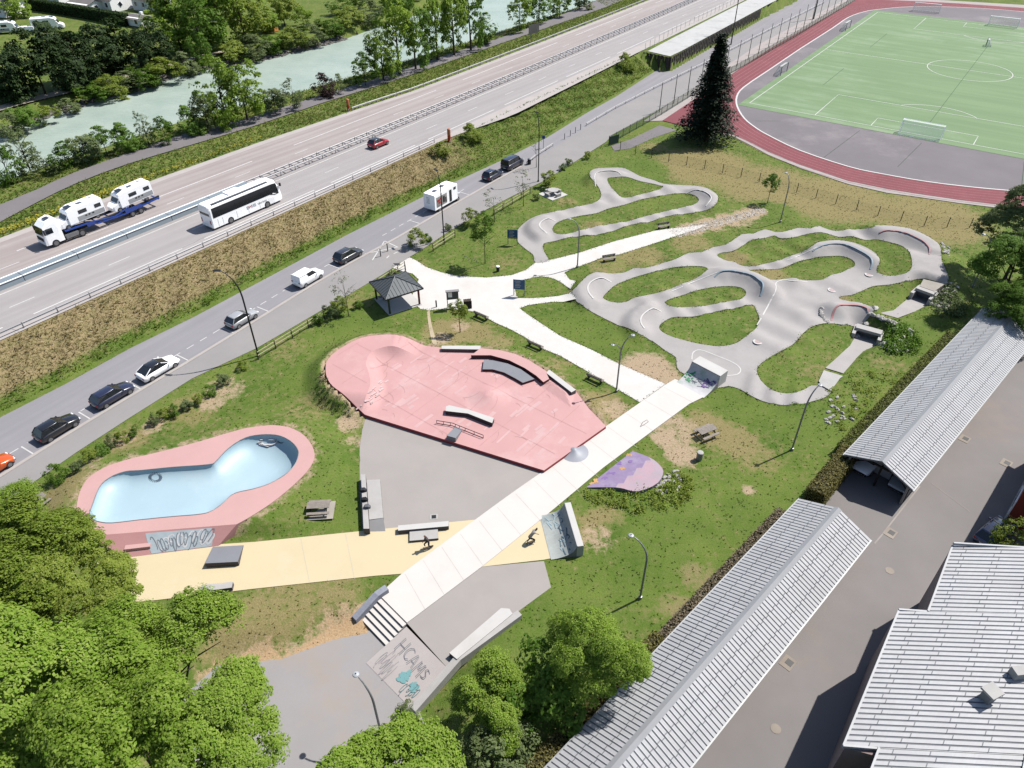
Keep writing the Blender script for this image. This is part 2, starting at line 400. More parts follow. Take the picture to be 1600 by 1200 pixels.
ISA = [[(949, 279), (960, 277), (978, 276), (1000, 283), (1020, 287), (1036, 292), (1020, 299), (1003, 303), (985, 308), (971, 308), (962, 300), (953, 290)],
       [(863, 357), (870, 348), (885, 342), (907, 337), (932, 333), (950, 326), (975, 320), (1000, 312), (1025, 307), (1050, 303), (1073, 302), (1087, 306), (1092, 313), (1083, 320), (1062, 325), (1040, 330), (1020, 335), (997, 341), (975, 347), (940, 352), (910, 359), (882, 366), (867, 364)]]
PUMPB = [(893, 458), (900, 449), (910, 439), (920, 430), (932, 425), (950, 427), (975, 426), (990, 419), (1005, 419), (1020, 416), (1035, 411), (1050, 407), (1062, 402), (1076, 395), (1097, 394), (1114, 386), (1135, 382), (1159, 366), (1177, 365), (1195, 358), (1213, 363), (1229, 361), (1247, 356), (1267, 357), (1280, 353), (1300, 360), (1340, 358), (1364, 356), (1382, 353), (1403, 354), (1422, 357), (1442, 365), (1460, 376), (1470, 392), (1471, 406), (1475, 415), (1481, 430), (1482, 437), (1475, 443), (1460, 439), (1445, 435), (1428, 437), (1412, 440), (1394, 444), (1373, 446), (1361, 448), (1343, 456), (1330, 461), (1314, 463), (1312, 467), (1337, 473), (1352, 478), (1365, 485), (1356, 497), (1342, 510), (1330, 509), (1307, 506), (1292, 505), (1275, 508), (1262, 514), (1250, 526), (1236, 540), (1215, 551), (1198, 561), (1183, 574), (1184, 586), (1192, 598), (1204, 608), (1220, 614), (1240, 614), (1258, 608), (1268, 602), (1286, 604), (1298, 610), (1293, 618), (1280, 624), (1250, 631), (1216, 632), (1190, 626), (1170, 616), (1156, 608), (1138, 603), (1122, 606), (1100, 600), (1078, 588), (1062, 580), (1057, 570), (1056, 558), (1040, 548), (1020, 533), (1000, 522), (985, 514), (960, 505), (930, 490), (902, 472)]
ISB = [[(942, 465), (950, 455), (962, 445), (978, 438), (995, 432), (1020, 425), (1050, 418), (1072, 416), (1095, 416), (1106, 421), (1087, 435), (1062, 445), (1037, 455), (1012, 461), (992, 465), (980, 471), (967, 473), (953, 471)],
       [(1039, 472), (1050, 466), (1070, 460), (1087, 454), (1112, 449), (1137, 447), (1157, 449), (1166, 457), (1158, 467), (1137, 471), (1112, 476), (1090, 479), (1062, 480), (1046, 478)],
       [(1030, 510), (1035, 504), (1050, 496), (1070, 495), (1087, 494), (1117, 487), (1150, 481), (1175, 476), (1182, 485), (1187, 500), (1182, 512), (1164, 527), (1148, 537), (1125, 541), (1105, 539), (1087, 536), (1050, 526), (1033, 517)],
       [(1121, 400), (1126, 395), (1142, 393), (1157, 386), (1174, 375), (1195, 372), (1210, 368), (1219, 372), (1240, 371), (1255, 367), (1282, 363), (1310, 370), (1331, 369), (1352, 375), (1370, 374), (1389, 378), (1409, 384), (1421, 395), (1425, 409), (1423, 421), (1412, 428), (1391, 431), (1376, 428), (1369, 422), (1374, 410), (1370, 398), (1358, 389), (1343, 382), (1325, 377), (1304, 375), (1282, 379), (1265, 387), (1250, 395), (1229, 402), (1217, 407), (1195, 412), (1177, 416), (1159, 415), (1147, 409), (1135, 407)],
       [(1171, 422), (1195, 421), (1217, 420), (1229, 416), (1249, 408), (1267, 404), (1280, 401), (1300, 400), (1314, 400), (1326, 403), (1335, 409), (1335, 416), (1326, 420), (1314, 426), (1298, 430), (1284, 437), (1262, 438), (1232, 436), (1210, 438), (1195, 434), (1180, 427)]]
BERMS = [([(1110, 432), (1122, 425), (1136, 423), (1150, 424), (1175, 430), (1190, 442), (1192, 452), (1184, 461)], 1.25, 2.6, .9, -1),
         ([(1262, 392), (1277, 386), (1300, 381), (1320, 382), (1340, 390), (1357, 400), (1364, 410), (1357, 419)], 1.25, 2.6, .9, -1),
         ([(1360, 362), (1383, 360), (1400, 361), (1415, 364), (1430, 370), (1445, 379), (1453, 390), (1452, 402)], 1.3, 3.0, 1.6, -1),
         ([(960, 434), (945, 433), (930, 437), (920, 445), (919, 455), (927, 466), (942, 474)], .8, 2.2, 1.2, 1),
         ([(1040, 480), (1020, 482), (1005, 492), (1001, 502), (1007, 513), (1022, 522)], .8, 2.2, 1.2, 1),
         ([(872, 340), (858, 341), (847, 346), (843, 353), (850, 361), (864, 367)], .7, 2.0, 1.4, 1),
         ([(1068, 296), (1085, 296), (1102, 300), (1111, 308), (1107, 317), (1096, 323)], .9, 2.0, .8, -1),
         ([(932, 290), (929, 278), (933, 270), (948, 267), (966, 268), (978, 273)], .8, 2.0, .8, -1),
         ([(1302, 492), (1306, 482), (1325, 477), (1345, 478), (1358, 485), (1352, 497), (1338, 503)], .9, 2.2, .7, -1),
         ([(1215, 462), (1206, 452), (1206, 444), (1216, 440), (1240, 440), (1262, 443)], .5, 3.0, .5, -1)]
ROLL_ = [((985, 424), (1300, 363), .36, 7, 1.6), ((862, 371), (1095, 329), .32, 8, 1.3), ((850, 337), (945, 313), .35, 3, 1.3), ((945, 312), (1060, 296), .35, 4, 1.2), ((985, 473), (1115, 433), .32, 4, 1.4), ((1040, 487), (1170, 470), .35, 4, 1.3), ((1165, 418), (1270, 391), .32, 4, 1.4), ((1310, 365), (1375, 363), .35, 2, 1.5), ((1205, 480), (1330, 440), .26, 3, 3.2), ((1180, 545), (1290, 470), .28, 4, 3.4), ((1160, 598), (1260, 622), .35, 3, 1.6)]
BW = [(A2(smooth(p, 3), h), h, w, dk, sg) for p, h, w, dk, sg in BERMS]
RW = [(at(*a)[:2], at(*b)[:2], am, n, hw) for a, b, am, n, hw in ROLL_]
UND1 = [(1436, 450), (1456, 457), (1450, 474), (1430, 488), (1400, 504), (1372, 496), (1394, 490), (1415, 469)]
UND2 = [(1343, 509), (1375, 519), (1372, 532), (1350, 545), (1336, 562), (1316, 588), (1288, 580), (1310, 557), (1330, 535), (1338, 520)]
U1 = A2(UND1, -.4); U2 = A2(UND2, -.4)
def underz(P, a, b, z0, z1):
    A, B = at(*a)[:2], at(*b)[:2]; u = B-A; return z0+(z1-z0)*np.clip(((P-A)@u)/(u@u), 0, 1)
def u1z(P): return underz(P, (1446, 455), (1400, 498), -.9, .25)
def u2z(P): return underz(P, (1358, 516), (1302, 584), -1.2, .1)
PLAT = A2([(1428, 400), (1475, 405), (1482, 437), (1445, 435)], 1.0)
LAND = A2([(1352, 488), (1372, 496), (1400, 506), (1385, 520), (1345, 510)], .2)
# skate park pieces
DECKZ = 1.1
DECK = A2(smooth([(422, 664), (450, 667), (475, 680), (490, 702), (489, 722), (470, 747), (432, 780), (395, 805), (370, 819)], 3).tolist()+[(145, 837)]+smooth([(126, 820), (120, 805), (122, 777), (135, 750), (160, 732), (195, 719), (245, 707), (307, 691), (357, 676), (395, 666)], 3)[:-1].tolist(), DECKZ)
POOL = A2(smooth([(140, 802), (144, 790), (155, 762), (170, 747), (195, 737), (220, 735), (270, 730), (325, 726), (337, 721), (352, 705), (370, 691), (390, 682), (415, 679), (437, 681), (455, 690), (465, 702), (466, 712), (460, 727), (445, 742), (420, 756), (395, 764), (372, 769), (360, 775), (345, 789), (327, 800), (307, 804), (270, 807), (220, 812), (175, 817), (154, 815), (143, 810)], 3, True), DECKZ)
PLZ = .4
PLAZA_PX = smooth([(570, 648), (542, 628), (522, 614), (513, 600), (511, 587), (513, 575), (524, 562), (545, 548), (567, 538), (590, 534), (612, 533), (638, 535), (662, 540)], 3).tolist()+[(690, 543), (751, 544), (781, 547), (805, 553), (827, 563), (854, 580), (899, 610), (920, 638), (947, 666), (850, 735)]
PLAZA = A2(PLAZA_PX, PLZ)
LOWER = A2([(300, 1075), (340, 1040), (440, 1030), (520, 1000), (572, 990), (600, 960), (634, 979), (700, 1044), (655, 1112), (680, 1160), (640, 1300), (300, 1300), (250, 1150)], -.9)
YARDP = A2([(1600, 470), (1520, 545), (1420, 640), (1335, 735), (1310, 745), (1280, 775), (1330, 850), (1170, 1020), (1000, 1215), (850, 1400), (1750, 1400), (1850, 1000), (1850, 500)])

FLATS = [A2([(572, 652), (850, 735), (742, 812), (567, 830), (562, 770), (562, 700), (566, 672)]), A2([(194, 872), (341, 855), (567, 830), (857, 803), (890, 867), (627, 897), (245, 938), (150, 945)]), A2([(-40, 812), (30, 770), (120, 707), (200, 655), (300, 592), (400, 545), (520, 475), (600, 428), (640, 402), (300, 480), (-60, 700)]), A2([(594, 931), (800, 770), (947, 666), (1081, 566), (1125, 590), (857, 802), (752, 886), (850, 877), (861, 918), (812, 954), (699, 1044), (634, 979)])]
def hz(P):
    """height of the land at world points (N,2)"""
    P = np.atleast_2d(np.asarray(P, float)); x, y = P[:, 0], P[:, 1]; z = np.zeros(len(P))
    z -= .02
    # pump track relief
    k = (x > 0) & (x < 75) & (y > 50) & (y < 135)
    if k.any():
        Q = P[k]; zb = np.zeros(len(Q))
        for poly, h, w, dk, sg in BW:
            d, s, t = pdist(Q, poly); tp = sstep(0, .22, t)*sstep(0, .22, 1-t)
            zi = np.clip(1-d/w, 0, 1)**2; zo = np.where(d < dk, 1, np.clip(1-(d-dk)/(1.7*h), 0, 1))
            zb = np.maximum(zb, h*tp*np.where(s*sg > 0, zi, zo))
        for a, b, am, n, hw in RW:
            u = b-a; Ln = np.hypot(*u); u = u/Ln; r = Q-a; s = r@u; t = np.abs(r@np.array([-u[1], u[0]]))
            zb += am*np.where((s > 0) & (s < Ln), .5-.5*np.cos(2*np.pi*s*n/Ln), 0)*(1-sstep(hw, hw+1.3, t))
        d, _, _ = pdist(Q, PLAT, True); d[inside(Q, PLAT)] = 0; zb = np.maximum(zb, 1.0*(1-sstep(0, 5, d)))
        d, _, _ = pdist(Q, LAND, True); d[inside(Q, LAND)] = 0; zb = np.maximum(zb, .35*(1-sstep(0, 3, d)))
        for up, uz in ((U1, u1z), (U2, u2z)):
            d, _, _ = pdist(Q, up, True); ins = inside(Q, up); d[ins] = 0
            zb = np.minimum(zb, np.where(d < 2.2, uz(Q)-.05+d*.95, 9))
        z[k] = np.where(np.abs(zb) > 1e-3, zb, z[k])
    # mounds round the pool deck and plaza
    k = (x > -45) & (x < 20) & (y > 6) & (y < 90)
    if k.any():
        Q = P[k]; zz = z[k]
        d, _, _ = pdist(Q, DECK, True); ins = inside(Q, DECK)
        a, b = at(145, 837, DECKZ)[:2], at(370, 819, DECKZ)[:2]; u = (b-a)/np.hypot(*(b-a)); q = (Q-a)@np.array([-u[1], u[0]])
        m = (DECKZ-.06)*(1-sstep(.3, 4.5, d)); m = np.where(q < 0, m*np.clip(1+q/.8, 0, 1)*((Q-a)@u > np.hypot(*(b-a))), m)
        zz = np.maximum(zz, m); dk_in = ins & (d > .7)
        d, _, _ = pdist(Q, PLAZA, True); ins = inside(Q, PLAZA)
        zl = plaza_edge(Q); zz = np.where(~ins, np.maximum(zz, (zl-.07)*(1-sstep(.2, 3.0, d))*(plaza_front(Q) > 0)), zz)
        for fl in FLATS:
            df, _, _ = pdist(Q, fl, True); df[inside(Q, fl)] = 0; zz = np.minimum(zz, np.where(df < 2.5, df*.6, 9))
        zz = np.where(ins & (d > .6), -1.5, zz); zz = np.where(dk_in, -2.8, zz)
        d, _, _ = pdist(Q, LOWER, True); d[inside(Q, LOWER)] = 0
        zz = np.where(d < 3, np.minimum(zz, -.93+.95*sstep(0, 3, d)), zz)
        z[k] = zz
    # embankment, verge, river
    s, t = mst(P); ft = np.interp(s, _fs, _ft)
    em = (MZ-.08)*np.clip((ft-t)/np.maximum(ft-12.6, 1), 0, 1); em = np.where(t < 12.6, MZ-.08, em)
    em += np.where((t > 13) & (t < ft-.5), .12*np.sin(s*1.3+t)+.1*np.sin(s*.5-2*t), 0)
    wall = (s > WLS[0]-.3) & (t > 12.6); tw = np.interp(s, WLS, WLT)
    z = np.where((t < ft) & (t > -40), np.maximum(em, 0), z)
    z = np.where((t < tw) & wall, MZ-.08, z); z = np.where((t >= tw) & (t < ft+9) & wall, np.clip((ft-t)/np.maximum(ft-tw, .5), 0, 1)*2.3, z)
    z = np.where(t < -14, MZ-.08-sstep(14, 20, -t)*.45, z)
    far = t < -20
    d1, s1, _ = pdist(P[far], NEARB); d2, s2, _ = pdist(P[far], FARB); rin = inside(P[far], RIV)
    zf = np.where(s2 > 0, 1.0, z[far])
    zf = np.minimum(zf, np.where(s1 <= 0, -1.3+np.clip(d1/5, 0, 1)*3.8, 9))
    zf = np.where(s2 > 0, np.minimum(1.0+.15*np.sin(x[far]*.13), -1.3+np.clip(d2/4.5, 0, 1)*2.4), zf)
    zf = np.where((s1 > 0) & (s2 <= 0), -2.4, zf)
    z[far] = zf
    return z
_pa, _pb = at(570, 650, PLZ)[:2], at(850, 735, PLZ)[:2]
def plaza_front(Q): u = (_pb-_pa)/np.hypot(*(_pb-_pa)); return (Q-_pa)@np.array([-u[1], u[0]])
LIP = A2(smooth([(560, 641), (572, 618), (579, 600), (576, 582), (572, 568), (578, 553), (592, 545), (612, 541), (636, 543), (655, 547)], 3), 1.3)
def plaza_edge(Q):
    """plaza surface: flat floor with a raised deck and curved transition at its left end"""
    d, s, t = pdist(Q, LIP)
    h = .95*sstep(0, .18, t)*sstep(0, .22, 1-t)
    return PLZ+np.where(s > 0, h, h*np.clip(1-d/1.7, 0, 1)**2)
def plaza_z(Q):
    z = plaza_edge(Q)
    c = at(765, 620, PLZ)[:2]; r = np.hypot(*(Q-c).T); z = z+np.where(r < 2.6, .42*np.clip(1-(r-.45)/2.0, 0, 1)**1.5, 0)
    b = A2([(840, 600), (893, 637), (899, 612), (858, 585)], PLZ); d, _, _ = pdist(Q, b, True)
    return z+np.where(inside(Q, b), np.clip(d*.25, 0, .3), 0)
def drape(pts, dz=0.0):
    P = np.array([(p[0], p[1]) for p in pts], float)
    D = FW[None]+RT[None]*((P[:, 0]-800)/FPX)[:, None]+UP[None]*((600-P[:, 1])/FPX)[:, None]
    z = np.zeros(len(P))
    for _ in range(7):
        t = (z+dz-CAMH)/D[:, 2]; q = D[:, :2]*t[:, None]; z = .5*z+.5*hz(q)
    return q

def along(P, step):
    P = np.asarray(P, float); d = np.r_[0, np.cumsum(np.hypot(*np.diff(P[:, :2], axis=0).T))]; q = np.arange(0, d[-1]+1e-6, step)
    return np.stack([np.interp(q, d, P[:, k]) for k in range(P.shape[1])], 1)
# ---------------------------------------------------------------- ground sheet
gx = np.r_[np.array([-3000, -1500, -800, -400, -260, -200, -170, -150]), np.arange(-138, -66, 1.5), np.arange(-66, 76, .5), np.arange(76, 150, 1.5), np.array([150, 170, 200, 260, 400, 800, 1500, 3000])]
gy = np.r_[np.array([-1500, -400, -100, -30, 0, 8]), np.arange(14, 136, .5), np.arange(136, 300, 1.5), np.array([300, 320, 360, 450, 700, 1200, 2200, 4500])]
GX, GY = np.meshgrid(gx, gy); GP = np.stack([GX.ravel(), GY.ravel()], 1); GZ = hz(GP)
GZ = np.where((np.abs(GP[:, 0]) > 300) | (GP[:, 1] > 400), 0, GZ)
WA = drape(smooth(PUMPA, 3, True).tolist(), .05); WB = drape(smooth(PUMPB, 2, True).tolist(), .05)
WIA = [drape(smooth(i, 3, True).tolist(), .05) for i in ISA]; WIB = [drape(smooth(i, 3, True).tolist(), .05) for i in ISB]
def on_pump(P):
    a = inside(P, WA)
    for i in WIA: a &= ~inside(P, i)
    b = inside(P, WB)
    for i in WIB: b &= ~inside(P, i)
    return a | b
def zones(P):
    """dry lawn, straw, bare earth"""
    s, t = mst(P); ft = np.interp(s, _fs, _ft); n = len(P); r = np.zeros(n); g = np.zeros(n); b = np.zeros(n); al = np.zeros(n)
    emb = (t > 11) & (t < ft-.6)
    g[emb] = np.interp(s[emb], [0, 84, 100, 300], [1., 1., .25, .15])*sstep(0, 2.4, ft[emb]-.6-t[emb]); r[emb] = .25
    v = (t < -12) & (t > -45); r[v] = .35
    fb = t < -60; r[fb] = .3
    pk = t > ft
    r[pk] = .28
    for px, py, rad, ch, am in ZB:
        c = at(px, py)[:2]; d = np.hypot(P[:, 0]-c[0], P[:, 1]-c[1]); w = am*(1-sstep(rad*.35, rad, d))
        if ch == 0: r = np.maximum(r, w)
        elif ch == 1: g = np.maximum(g, w)
        elif ch == 3: r = r*(1-w)
        elif ch == 4: al = np.maximum(al, w)
        else: b = np.maximum(b, w)
    k = pk & (P[:, 1] > 20)
    d, _, _ = pdist(P[k], DECK, True); b[k] = np.maximum(b[k], .55*(1-sstep(.2, 1.3, d)))
    d, _, _ = pdist(P[k], PLAZA, True); b[k] = np.maximum(b[k], .75*(1-sstep(.2, 1.2, d)))
    return np.clip(np.stack([r, g, b, al], 1), 0, 1)
ZB = [(540, 1005, 4.5, 4, 1), (575, 985, 3, 4, 1), (490, 1030, 3.5, 4, .9), (400, 1050, 4, 4, .9), (345, 1062, 3, 4, .9), (560, 1030, 2.5, 4, .9), (1080, 358, 3, 2, 1), (1110, 350, 3.4, 2, .95), (1140, 343, 3.4, 2, .9), (1165, 336, 3.2, 2, .85), (450, 720, 4, 0, .8), (300, 640, 5, 0, .6), (200, 690, 4, 0, .7), (110, 770, 4, 0, .8), (350, 610, 3.5, 2, .6), (240, 665, 2, 2, .7), (190, 690, 2, 2, .7), (330, 630, 2.2, 2, .7), (150, 730, 2, 2, .5),
      (480, 640, 5, 0, .5), (530, 600, 3, 2, .5), (545, 660, 2.2, 2, .8), (555, 690, 1.6, 2, .6), (700, 520, 5, 0, .9), (690, 530, 2, 2, .8), (740, 520, 4, 0, .8), (720, 510, 1.8, 2, .7), (780, 535, 3, 0, .7), (870, 570, 2.5, 0, .6), (940, 635, 4, 0, .9), (960, 640, 2.5, 2, .7),
      (1010, 575, 4.5, 2, .95), (1035, 590, 3.5, 2, .9), (1050, 670, 4, 2, .7), (1110, 670, 4.5, 0, .9), (1150, 690, 4, 0, .8), (1180, 715, 4, 0, .6), (1065, 710, 2.6, 2, .9), (1040, 685, 2.2, 2, .9), (950, 830, 4.5, 0, .9), (930, 840, 2.5, 2, .55), (960, 860, 3, 0, .7), (1170, 765, 1, 2, .8),
      (400, 970, 5, 0, .75), (450, 950, 5, 0, .7), (520, 935, 4, 0, .7), (370, 1000, 4, 0, .9), (540, 1000, 4.5, 2, 1), (480, 1035, 4, 2, .9), (570, 975, 3, 2, 1), (390, 1050, 4, 2, .9), (340, 1065, 3, 2, .8), (1090, 900, 2.5, 1, .6), (1060, 950, 2.5, 1, .6),
      (1100, 260, 14, 0, .9), (1200, 290, 14, 0, .9), (1300, 310, 14, 0, .95), (1450, 340, 14, 0, .9), (1350, 320, 10, 0, .9), (1020, 230, 5, 0, .6), (1000, 400, 6, 0, .7), (950, 415, 5, 0, .6), (1080, 380, 5, 0, .7), (1150, 345, 4, 2, .6), (1110, 350, 4, 2, .6), (1180, 330, 3, 2, .8), (930, 355, 4, 0, .6),
      (1150, 405, 3, 0, .8), (1200, 428, 4, 0, .8), (1115, 515, 2.2, 0, .9), (1320, 470, 2, 0, .8), (700, 400, 4, 0, .3), (790, 410, 4, 0, .5), (650, 415, 3, 0, .6), (560, 470, 4, 0, .5), (450, 545, 4, 0, .5), (640, 450, 2.4, 2, .5), (885, 315, 3, 0, .6),
      (1370, 690, 2.5, 2, .6), (1330, 735, 2, 2, .5), (1300, 560, 3, 0, .4), (1270, 580, 3, 0, .5), (1390, 565, 4, 0, .5), (1440, 570, 4, 0, .4),
      (480, 590, 3.5, 3, .9), (560, 510, 5, 3, .9), (520, 740, 4, 3, .9), (540, 790, 4, 3, .9), (900, 500, 5, 3, .9), (950, 540, 5, 3, .8), (1150, 630, 4, 3, 1), (1250, 650, 6, 3, .9), (1200, 800, 6, 3, .9), (1050, 830, 6, 3, .7), (1000, 870, 6, 3, .8), (870, 960, 6, 3, .9), (800, 1020, 6, 3, .9), (1120, 520, 3, 3, .9), (1400, 540, 4, 3, .9), (1450, 520, 5, 3, .8), (900, 270, 6, 3, .9), (1000, 265, 7, 3, .9), (1200, 330, 6, 3, .6)]
def grid_faces(nx, ny):
    i = np.arange(nx-1)[None, :]+np.arange(ny-1)[:, None]*nx
    return np.stack([i, i+1, i+1+nx, i+nx], -1).reshape(-1, 4)
F = grid_faces(len(gx), len(gy))
drop = on_pump(GP)
F = F[~drop[F].all(1)]
me = fast('ground', np.c_[GP, GZ], F, GRASS)
ca = me.color_attributes.new('zone', 'FLOAT_COLOR', 'POINT'); ca.data.foreach_set('color', zones(GP).astype(np.float32).ravel())
me.polygons.foreach_set('use_smooth', np.ones(len(F), bool))
struct(link(me, 'ground'))

# ---------------------------------------------------------------- river
_wp = np.vstack([NEARB-(0, 6), (FARB+(0, 6))[::-1]])
def watermat():
    m, N, L, B = newmat('river water')
    x = mixc(N, L, ramp(N, L, noise(N, L, .12, 5), .35, .65), C(196, 216, 204), C(214, 230, 218))
    L.new(x, B.inputs['Base Color']); B.inputs['Roughness'].default_value = .35; B.inputs['Specular IOR Level'].default_value = .2
    tc = N.new('ShaderNodeNewGeometry'); mp = N.new('ShaderNodeMapping'); mp.inputs['Rotation'].default_value = (0, 0, -R(52)); mp.inputs['Scale'].default_value = (.35, 1.3, 1)
    L.new(tc.outputs['Position'], mp.inputs[0]); n = noise(N, L, 1.1, 5, .65, mp.outputs[0])
    b = N.new('ShaderNodeBump'); b.inputs['Strength'].default_value = .55; b.inputs['Distance'].default_value = .35; L.new(n, b.inputs['Height']); L.new(b.outputs[0], B.inputs['Normal'])
    return m
struct(patch('river', _wp, -1.0, watermat()))

# ---------------------------------------------------------------- motorway
S0, S1 = -30, 300
ss = np.arange(S0, S1, 4.)
def mstrip(name, t0, t1, z, m, s0=S0, s1=S1):
    q = np.arange(s0, s1+.1, 4.); mb = MB()
    def ev(t): return np.array([t(v) if callable(t) else t for v in q])
    a = mw(q, ev(t0)); b = mw(q, ev(t1))
    V = []
    for i in range(len(q)): V += [(*a[i], z), (*b[i], z)]
    mb.add(V, [(2*i, 2*i+1, 2*i+3, 2*i+2) for i in range(len(q)-1)])
    return mb.build(name, m)
tn = lambda s: np.interp(s, [0, 95, 112, 165, 300], [11.9, 11.9, 14.4, 13.2, 13.0])
tf = lambda s: np.interp(s, [0, 52, 75, 100, 112, 300], [-13.0, -14.8, -14.4, -12.9, -11.9, -11.9])
struct(mstrip('motorway', lambda s: tf(s)+1.4, lambda s: 0, MZ, ROADF)); struct(mstrip('motorway', lambda s: 0, lambda s: 10.4, MZ, ROADM))
struct(mstrip('motorway_shoulder', lambda s: 10.4, tn, MZ, SHOULD)); struct(mstrip('motorway_shoulder', tf, lambda s: tf(s)+1.4, MZ, SHOULD))
mk = MB()
def mline(t, w, s0, s1, dash=None, gap=None, z=MZ+.012):
    s = s0
    while s < s1:
        e = min(s1, s+(dash or 6.)); q = np.linspace(s, e, 3); ribbon(mk, np.c_[mw(q, np.full(3, t)), np.full(3, z)], w); s = e+(gap or 0)
mline(1.75, .22, S0, S1); mline(-1.5, .2, S0, S1); mline(5.7, .16, -4.2, S1, 3, 9.55); mline(-4.8, .16, -1.0, S1, 3, 9.4)
mline(9.45, .26, -25, S1, 20, 3.5); mline(-8.2, .26, -20, S1, 39, 9)
struct(mk.build('lane_marking', WHITE))
ck = MB()                                                   # sealed cracks in the near shoulder
for s0 in (14, 31, 48, 66, 83):
    q = np.arange(s0, s0+16, 1.); tt = 10.6+np.cumsum(RNG.normal(0, .12, len(q))); ribbon(ck, np.c_[mw(q, tt), np.full(len(q), MZ+.008)], .06)
    q2 = mw(np.array([s0+5, s0+5.3]), np.array([10.6, 11.8])); ribbon(ck, np.c_[q2, [MZ+.008]*2], .06)
struct(ck.build('crack_sealing', mat('crack seal', C(150, 146, 150), .9)))

# ---------------------------------------------------------------- service road, pavement, path behind the motorway
PARKL = A2([(-60, 785), (0, 745), (125, 667), (250, 592), (300, 562), (390, 507), (480, 451), (550, 410), (620, 372), (700, 325), (770, 285), (815, 260)])
NEARE = A2([(-40, 812), (30, 770), (120, 707), (200, 655), (300, 592), (400, 545), (440, 522), (520, 475), (560, 452), (600, 428), (640, 402), (660, 390), (700, 363), (760, 328), (800, 307), (850, 283), (900, 252), (925, 236)])
RFAR = A2([(815, 260), (850, 240), (915, 200), (960, 172), (1030, 137), (1100, 103), (1190, 55), (1290, 5), (1400, -50)])
RFARN = A2([(925, 236), (947, 222), (955, 212), (1020, 178), (1085, 140), (1160, 95), (1240, 48), (1320, 2), (1410, -48)])
fo = FOOT+(.4, -.3)
struct(patch('road', np.vstack([fo, RFAR[::-1], PARKL[::-1]]), .02, ROADS))
struct(patch('pavement', np.vstack([PARKL, RFAR, RFARN[::-1], NEARE[::-1]]), .05, PAVE))
kb = MB(); _k = smooth(PARKL, 3)
ribbon(kb, _k, .42, .085); struct(kb.build('kerb', mat('kerb stone', C(214, 206, 200), .9, .1)))
# verge kerb with rail further up the road
pm = MB(); cumP = np.r_[0, np.cumsum(np.hypot(*np.diff(_k, axis=0).T))]
def parkp(s, off=0.):
    x = np.interp(s, cumP, _k[:, 0]); y = np.interp(s, cumP, _k[:, 1]); e = .5
    d = np.array([np.interp(s+e, cumP, _k[:, 0])-np.interp(s-e, cumP, _k[:, 0]), np.interp(s+e, cumP, _k[:, 1])-np.interp(s-e, cumP, _k[:, 1])]); d /= np.hypot(*d)
    return np.array([x, y])+off*np.array([-d[1], d[0]]), math.atan2(d[1], d[0])
def park_s(px, py): c = at(px, py)[:2]; q = np.arange(0, cumP[-1], .1); X = np.c_[np.interp(q, cumP, _k[:, 0]), np.interp(q, cumP, _k[:, 1])]; return q[np.argmin(np.hypot(*(X-c).T))]
s = 2.
while s < park_s(745, 300):
    if not park_s(552, 410) < s < park_s(612, 375):
        q = [parkp(s, 2.25)[0], parkp(s+1.0, 2.25)[0]]; ribbon(pm, np.c_[q, [.032]*2], .12)
    s += 1.9
for px, py in ((53, 711), (142, 655), (217, 607), (297, 565), (368, 522), (420, 487), (482, 450), (530, 420), (658, 350), (735, 305)):
    sv = park_s(px, py); q = [parkp(sv, .2)[0], parkp(sv, 2.25)[0]]; ribbon(pm, np.c_[q, [.036]*2], .14)
for a, b in (((582, 407), (601, 377)), ((601, 377), (622, 387)), ((570, 397), (620, 387)), ((604, 404), (608, 400)), ((615, 397), (622, 394))):
    ribbon(pm, np.c_[A2([a, b]), [.06]*2], .16)
struct(pm.build('parking_marking', WHITE))
struct(patch('riverside_path', A2(smooth([(-40, 368), (0, 347), (60, 315), (120, 286), (200, 256), (300, 226), (400, 196), (500, 162), (600, 131), (700, 97), (800, 62), (850, 45), (950, 10), (980, -5), (950, -8), (930, 2), (840, 38), (800, 53), (700, 85), (600, 119), (500, 149), (400, 181), (300, 206), (250, 222), (120, 268), (60, 295), (0, 320), (-40, 342)], 2, True), 2.6), 2.62, PATH))
struct(patch('towpath', A2(smooth([(-30, 178), (0, 166), (50, 152), (100, 141), (150, 128), (200, 116), (260, 102), (330, 82), (350, 78), (352, 82), (330, 88), (260, 107), (200, 121), (150, 134), (100, 148), (50, 160), (0, 174), (-30, 187)], 2, True), 1.1), 1.24, mat('towpath gravel', C(214, 202, 182), .95, .1)))

# ---------------------------------------------------------------- gravel paths
GP1 = [(612, 418), (640, 402), (652, 408), (665, 417), (690, 426), (720, 432), (760, 434), (800, 430), (822, 422), (837, 410), (857, 407), (905, 395), (960, 377), (1025, 360), (1050, 357), (1085, 353), (1112, 349), (1085, 360), (1050, 371), (1017, 382), (970, 397), (940, 403), (920, 411), (895, 420), (882, 426), (890, 437), (900, 441), (892, 452), (893, 458), (902, 472), (880, 472), (862, 472), (825, 477), (812, 482), (825, 492), (875, 525), (925, 547), (960, 565), (1000, 583), (1040, 600), (1000, 629), (945, 597), (920, 582), (875, 556), (850, 546), (825, 530), (800, 516), (775, 505), (745, 488), (725, 485), (700, 482), (672, 485), (657, 483), (647, 474), (620, 486), (600, 478), (618, 466), (645, 460), (654, 437), (645, 428), (628, 424)]
T1 = [(805, 442), (825, 436), (845, 432), (866, 436), (880, 444), (891, 453), (889, 460), (850, 465), (812, 466), (806, 458)]
W1 = A2(GP1); WT1 = A2(smooth(T1, 2, True))
struct(patch('footpath', W1, lambda P: hz(P)+.035, GRAV, holes=[WT1], step=1.0))
rutp = A2(smooth([(671, 484), (674, 505), (680, 528), (683, 541), (677, 541), (673, 528), (669, 505), (667, 484)], 3))
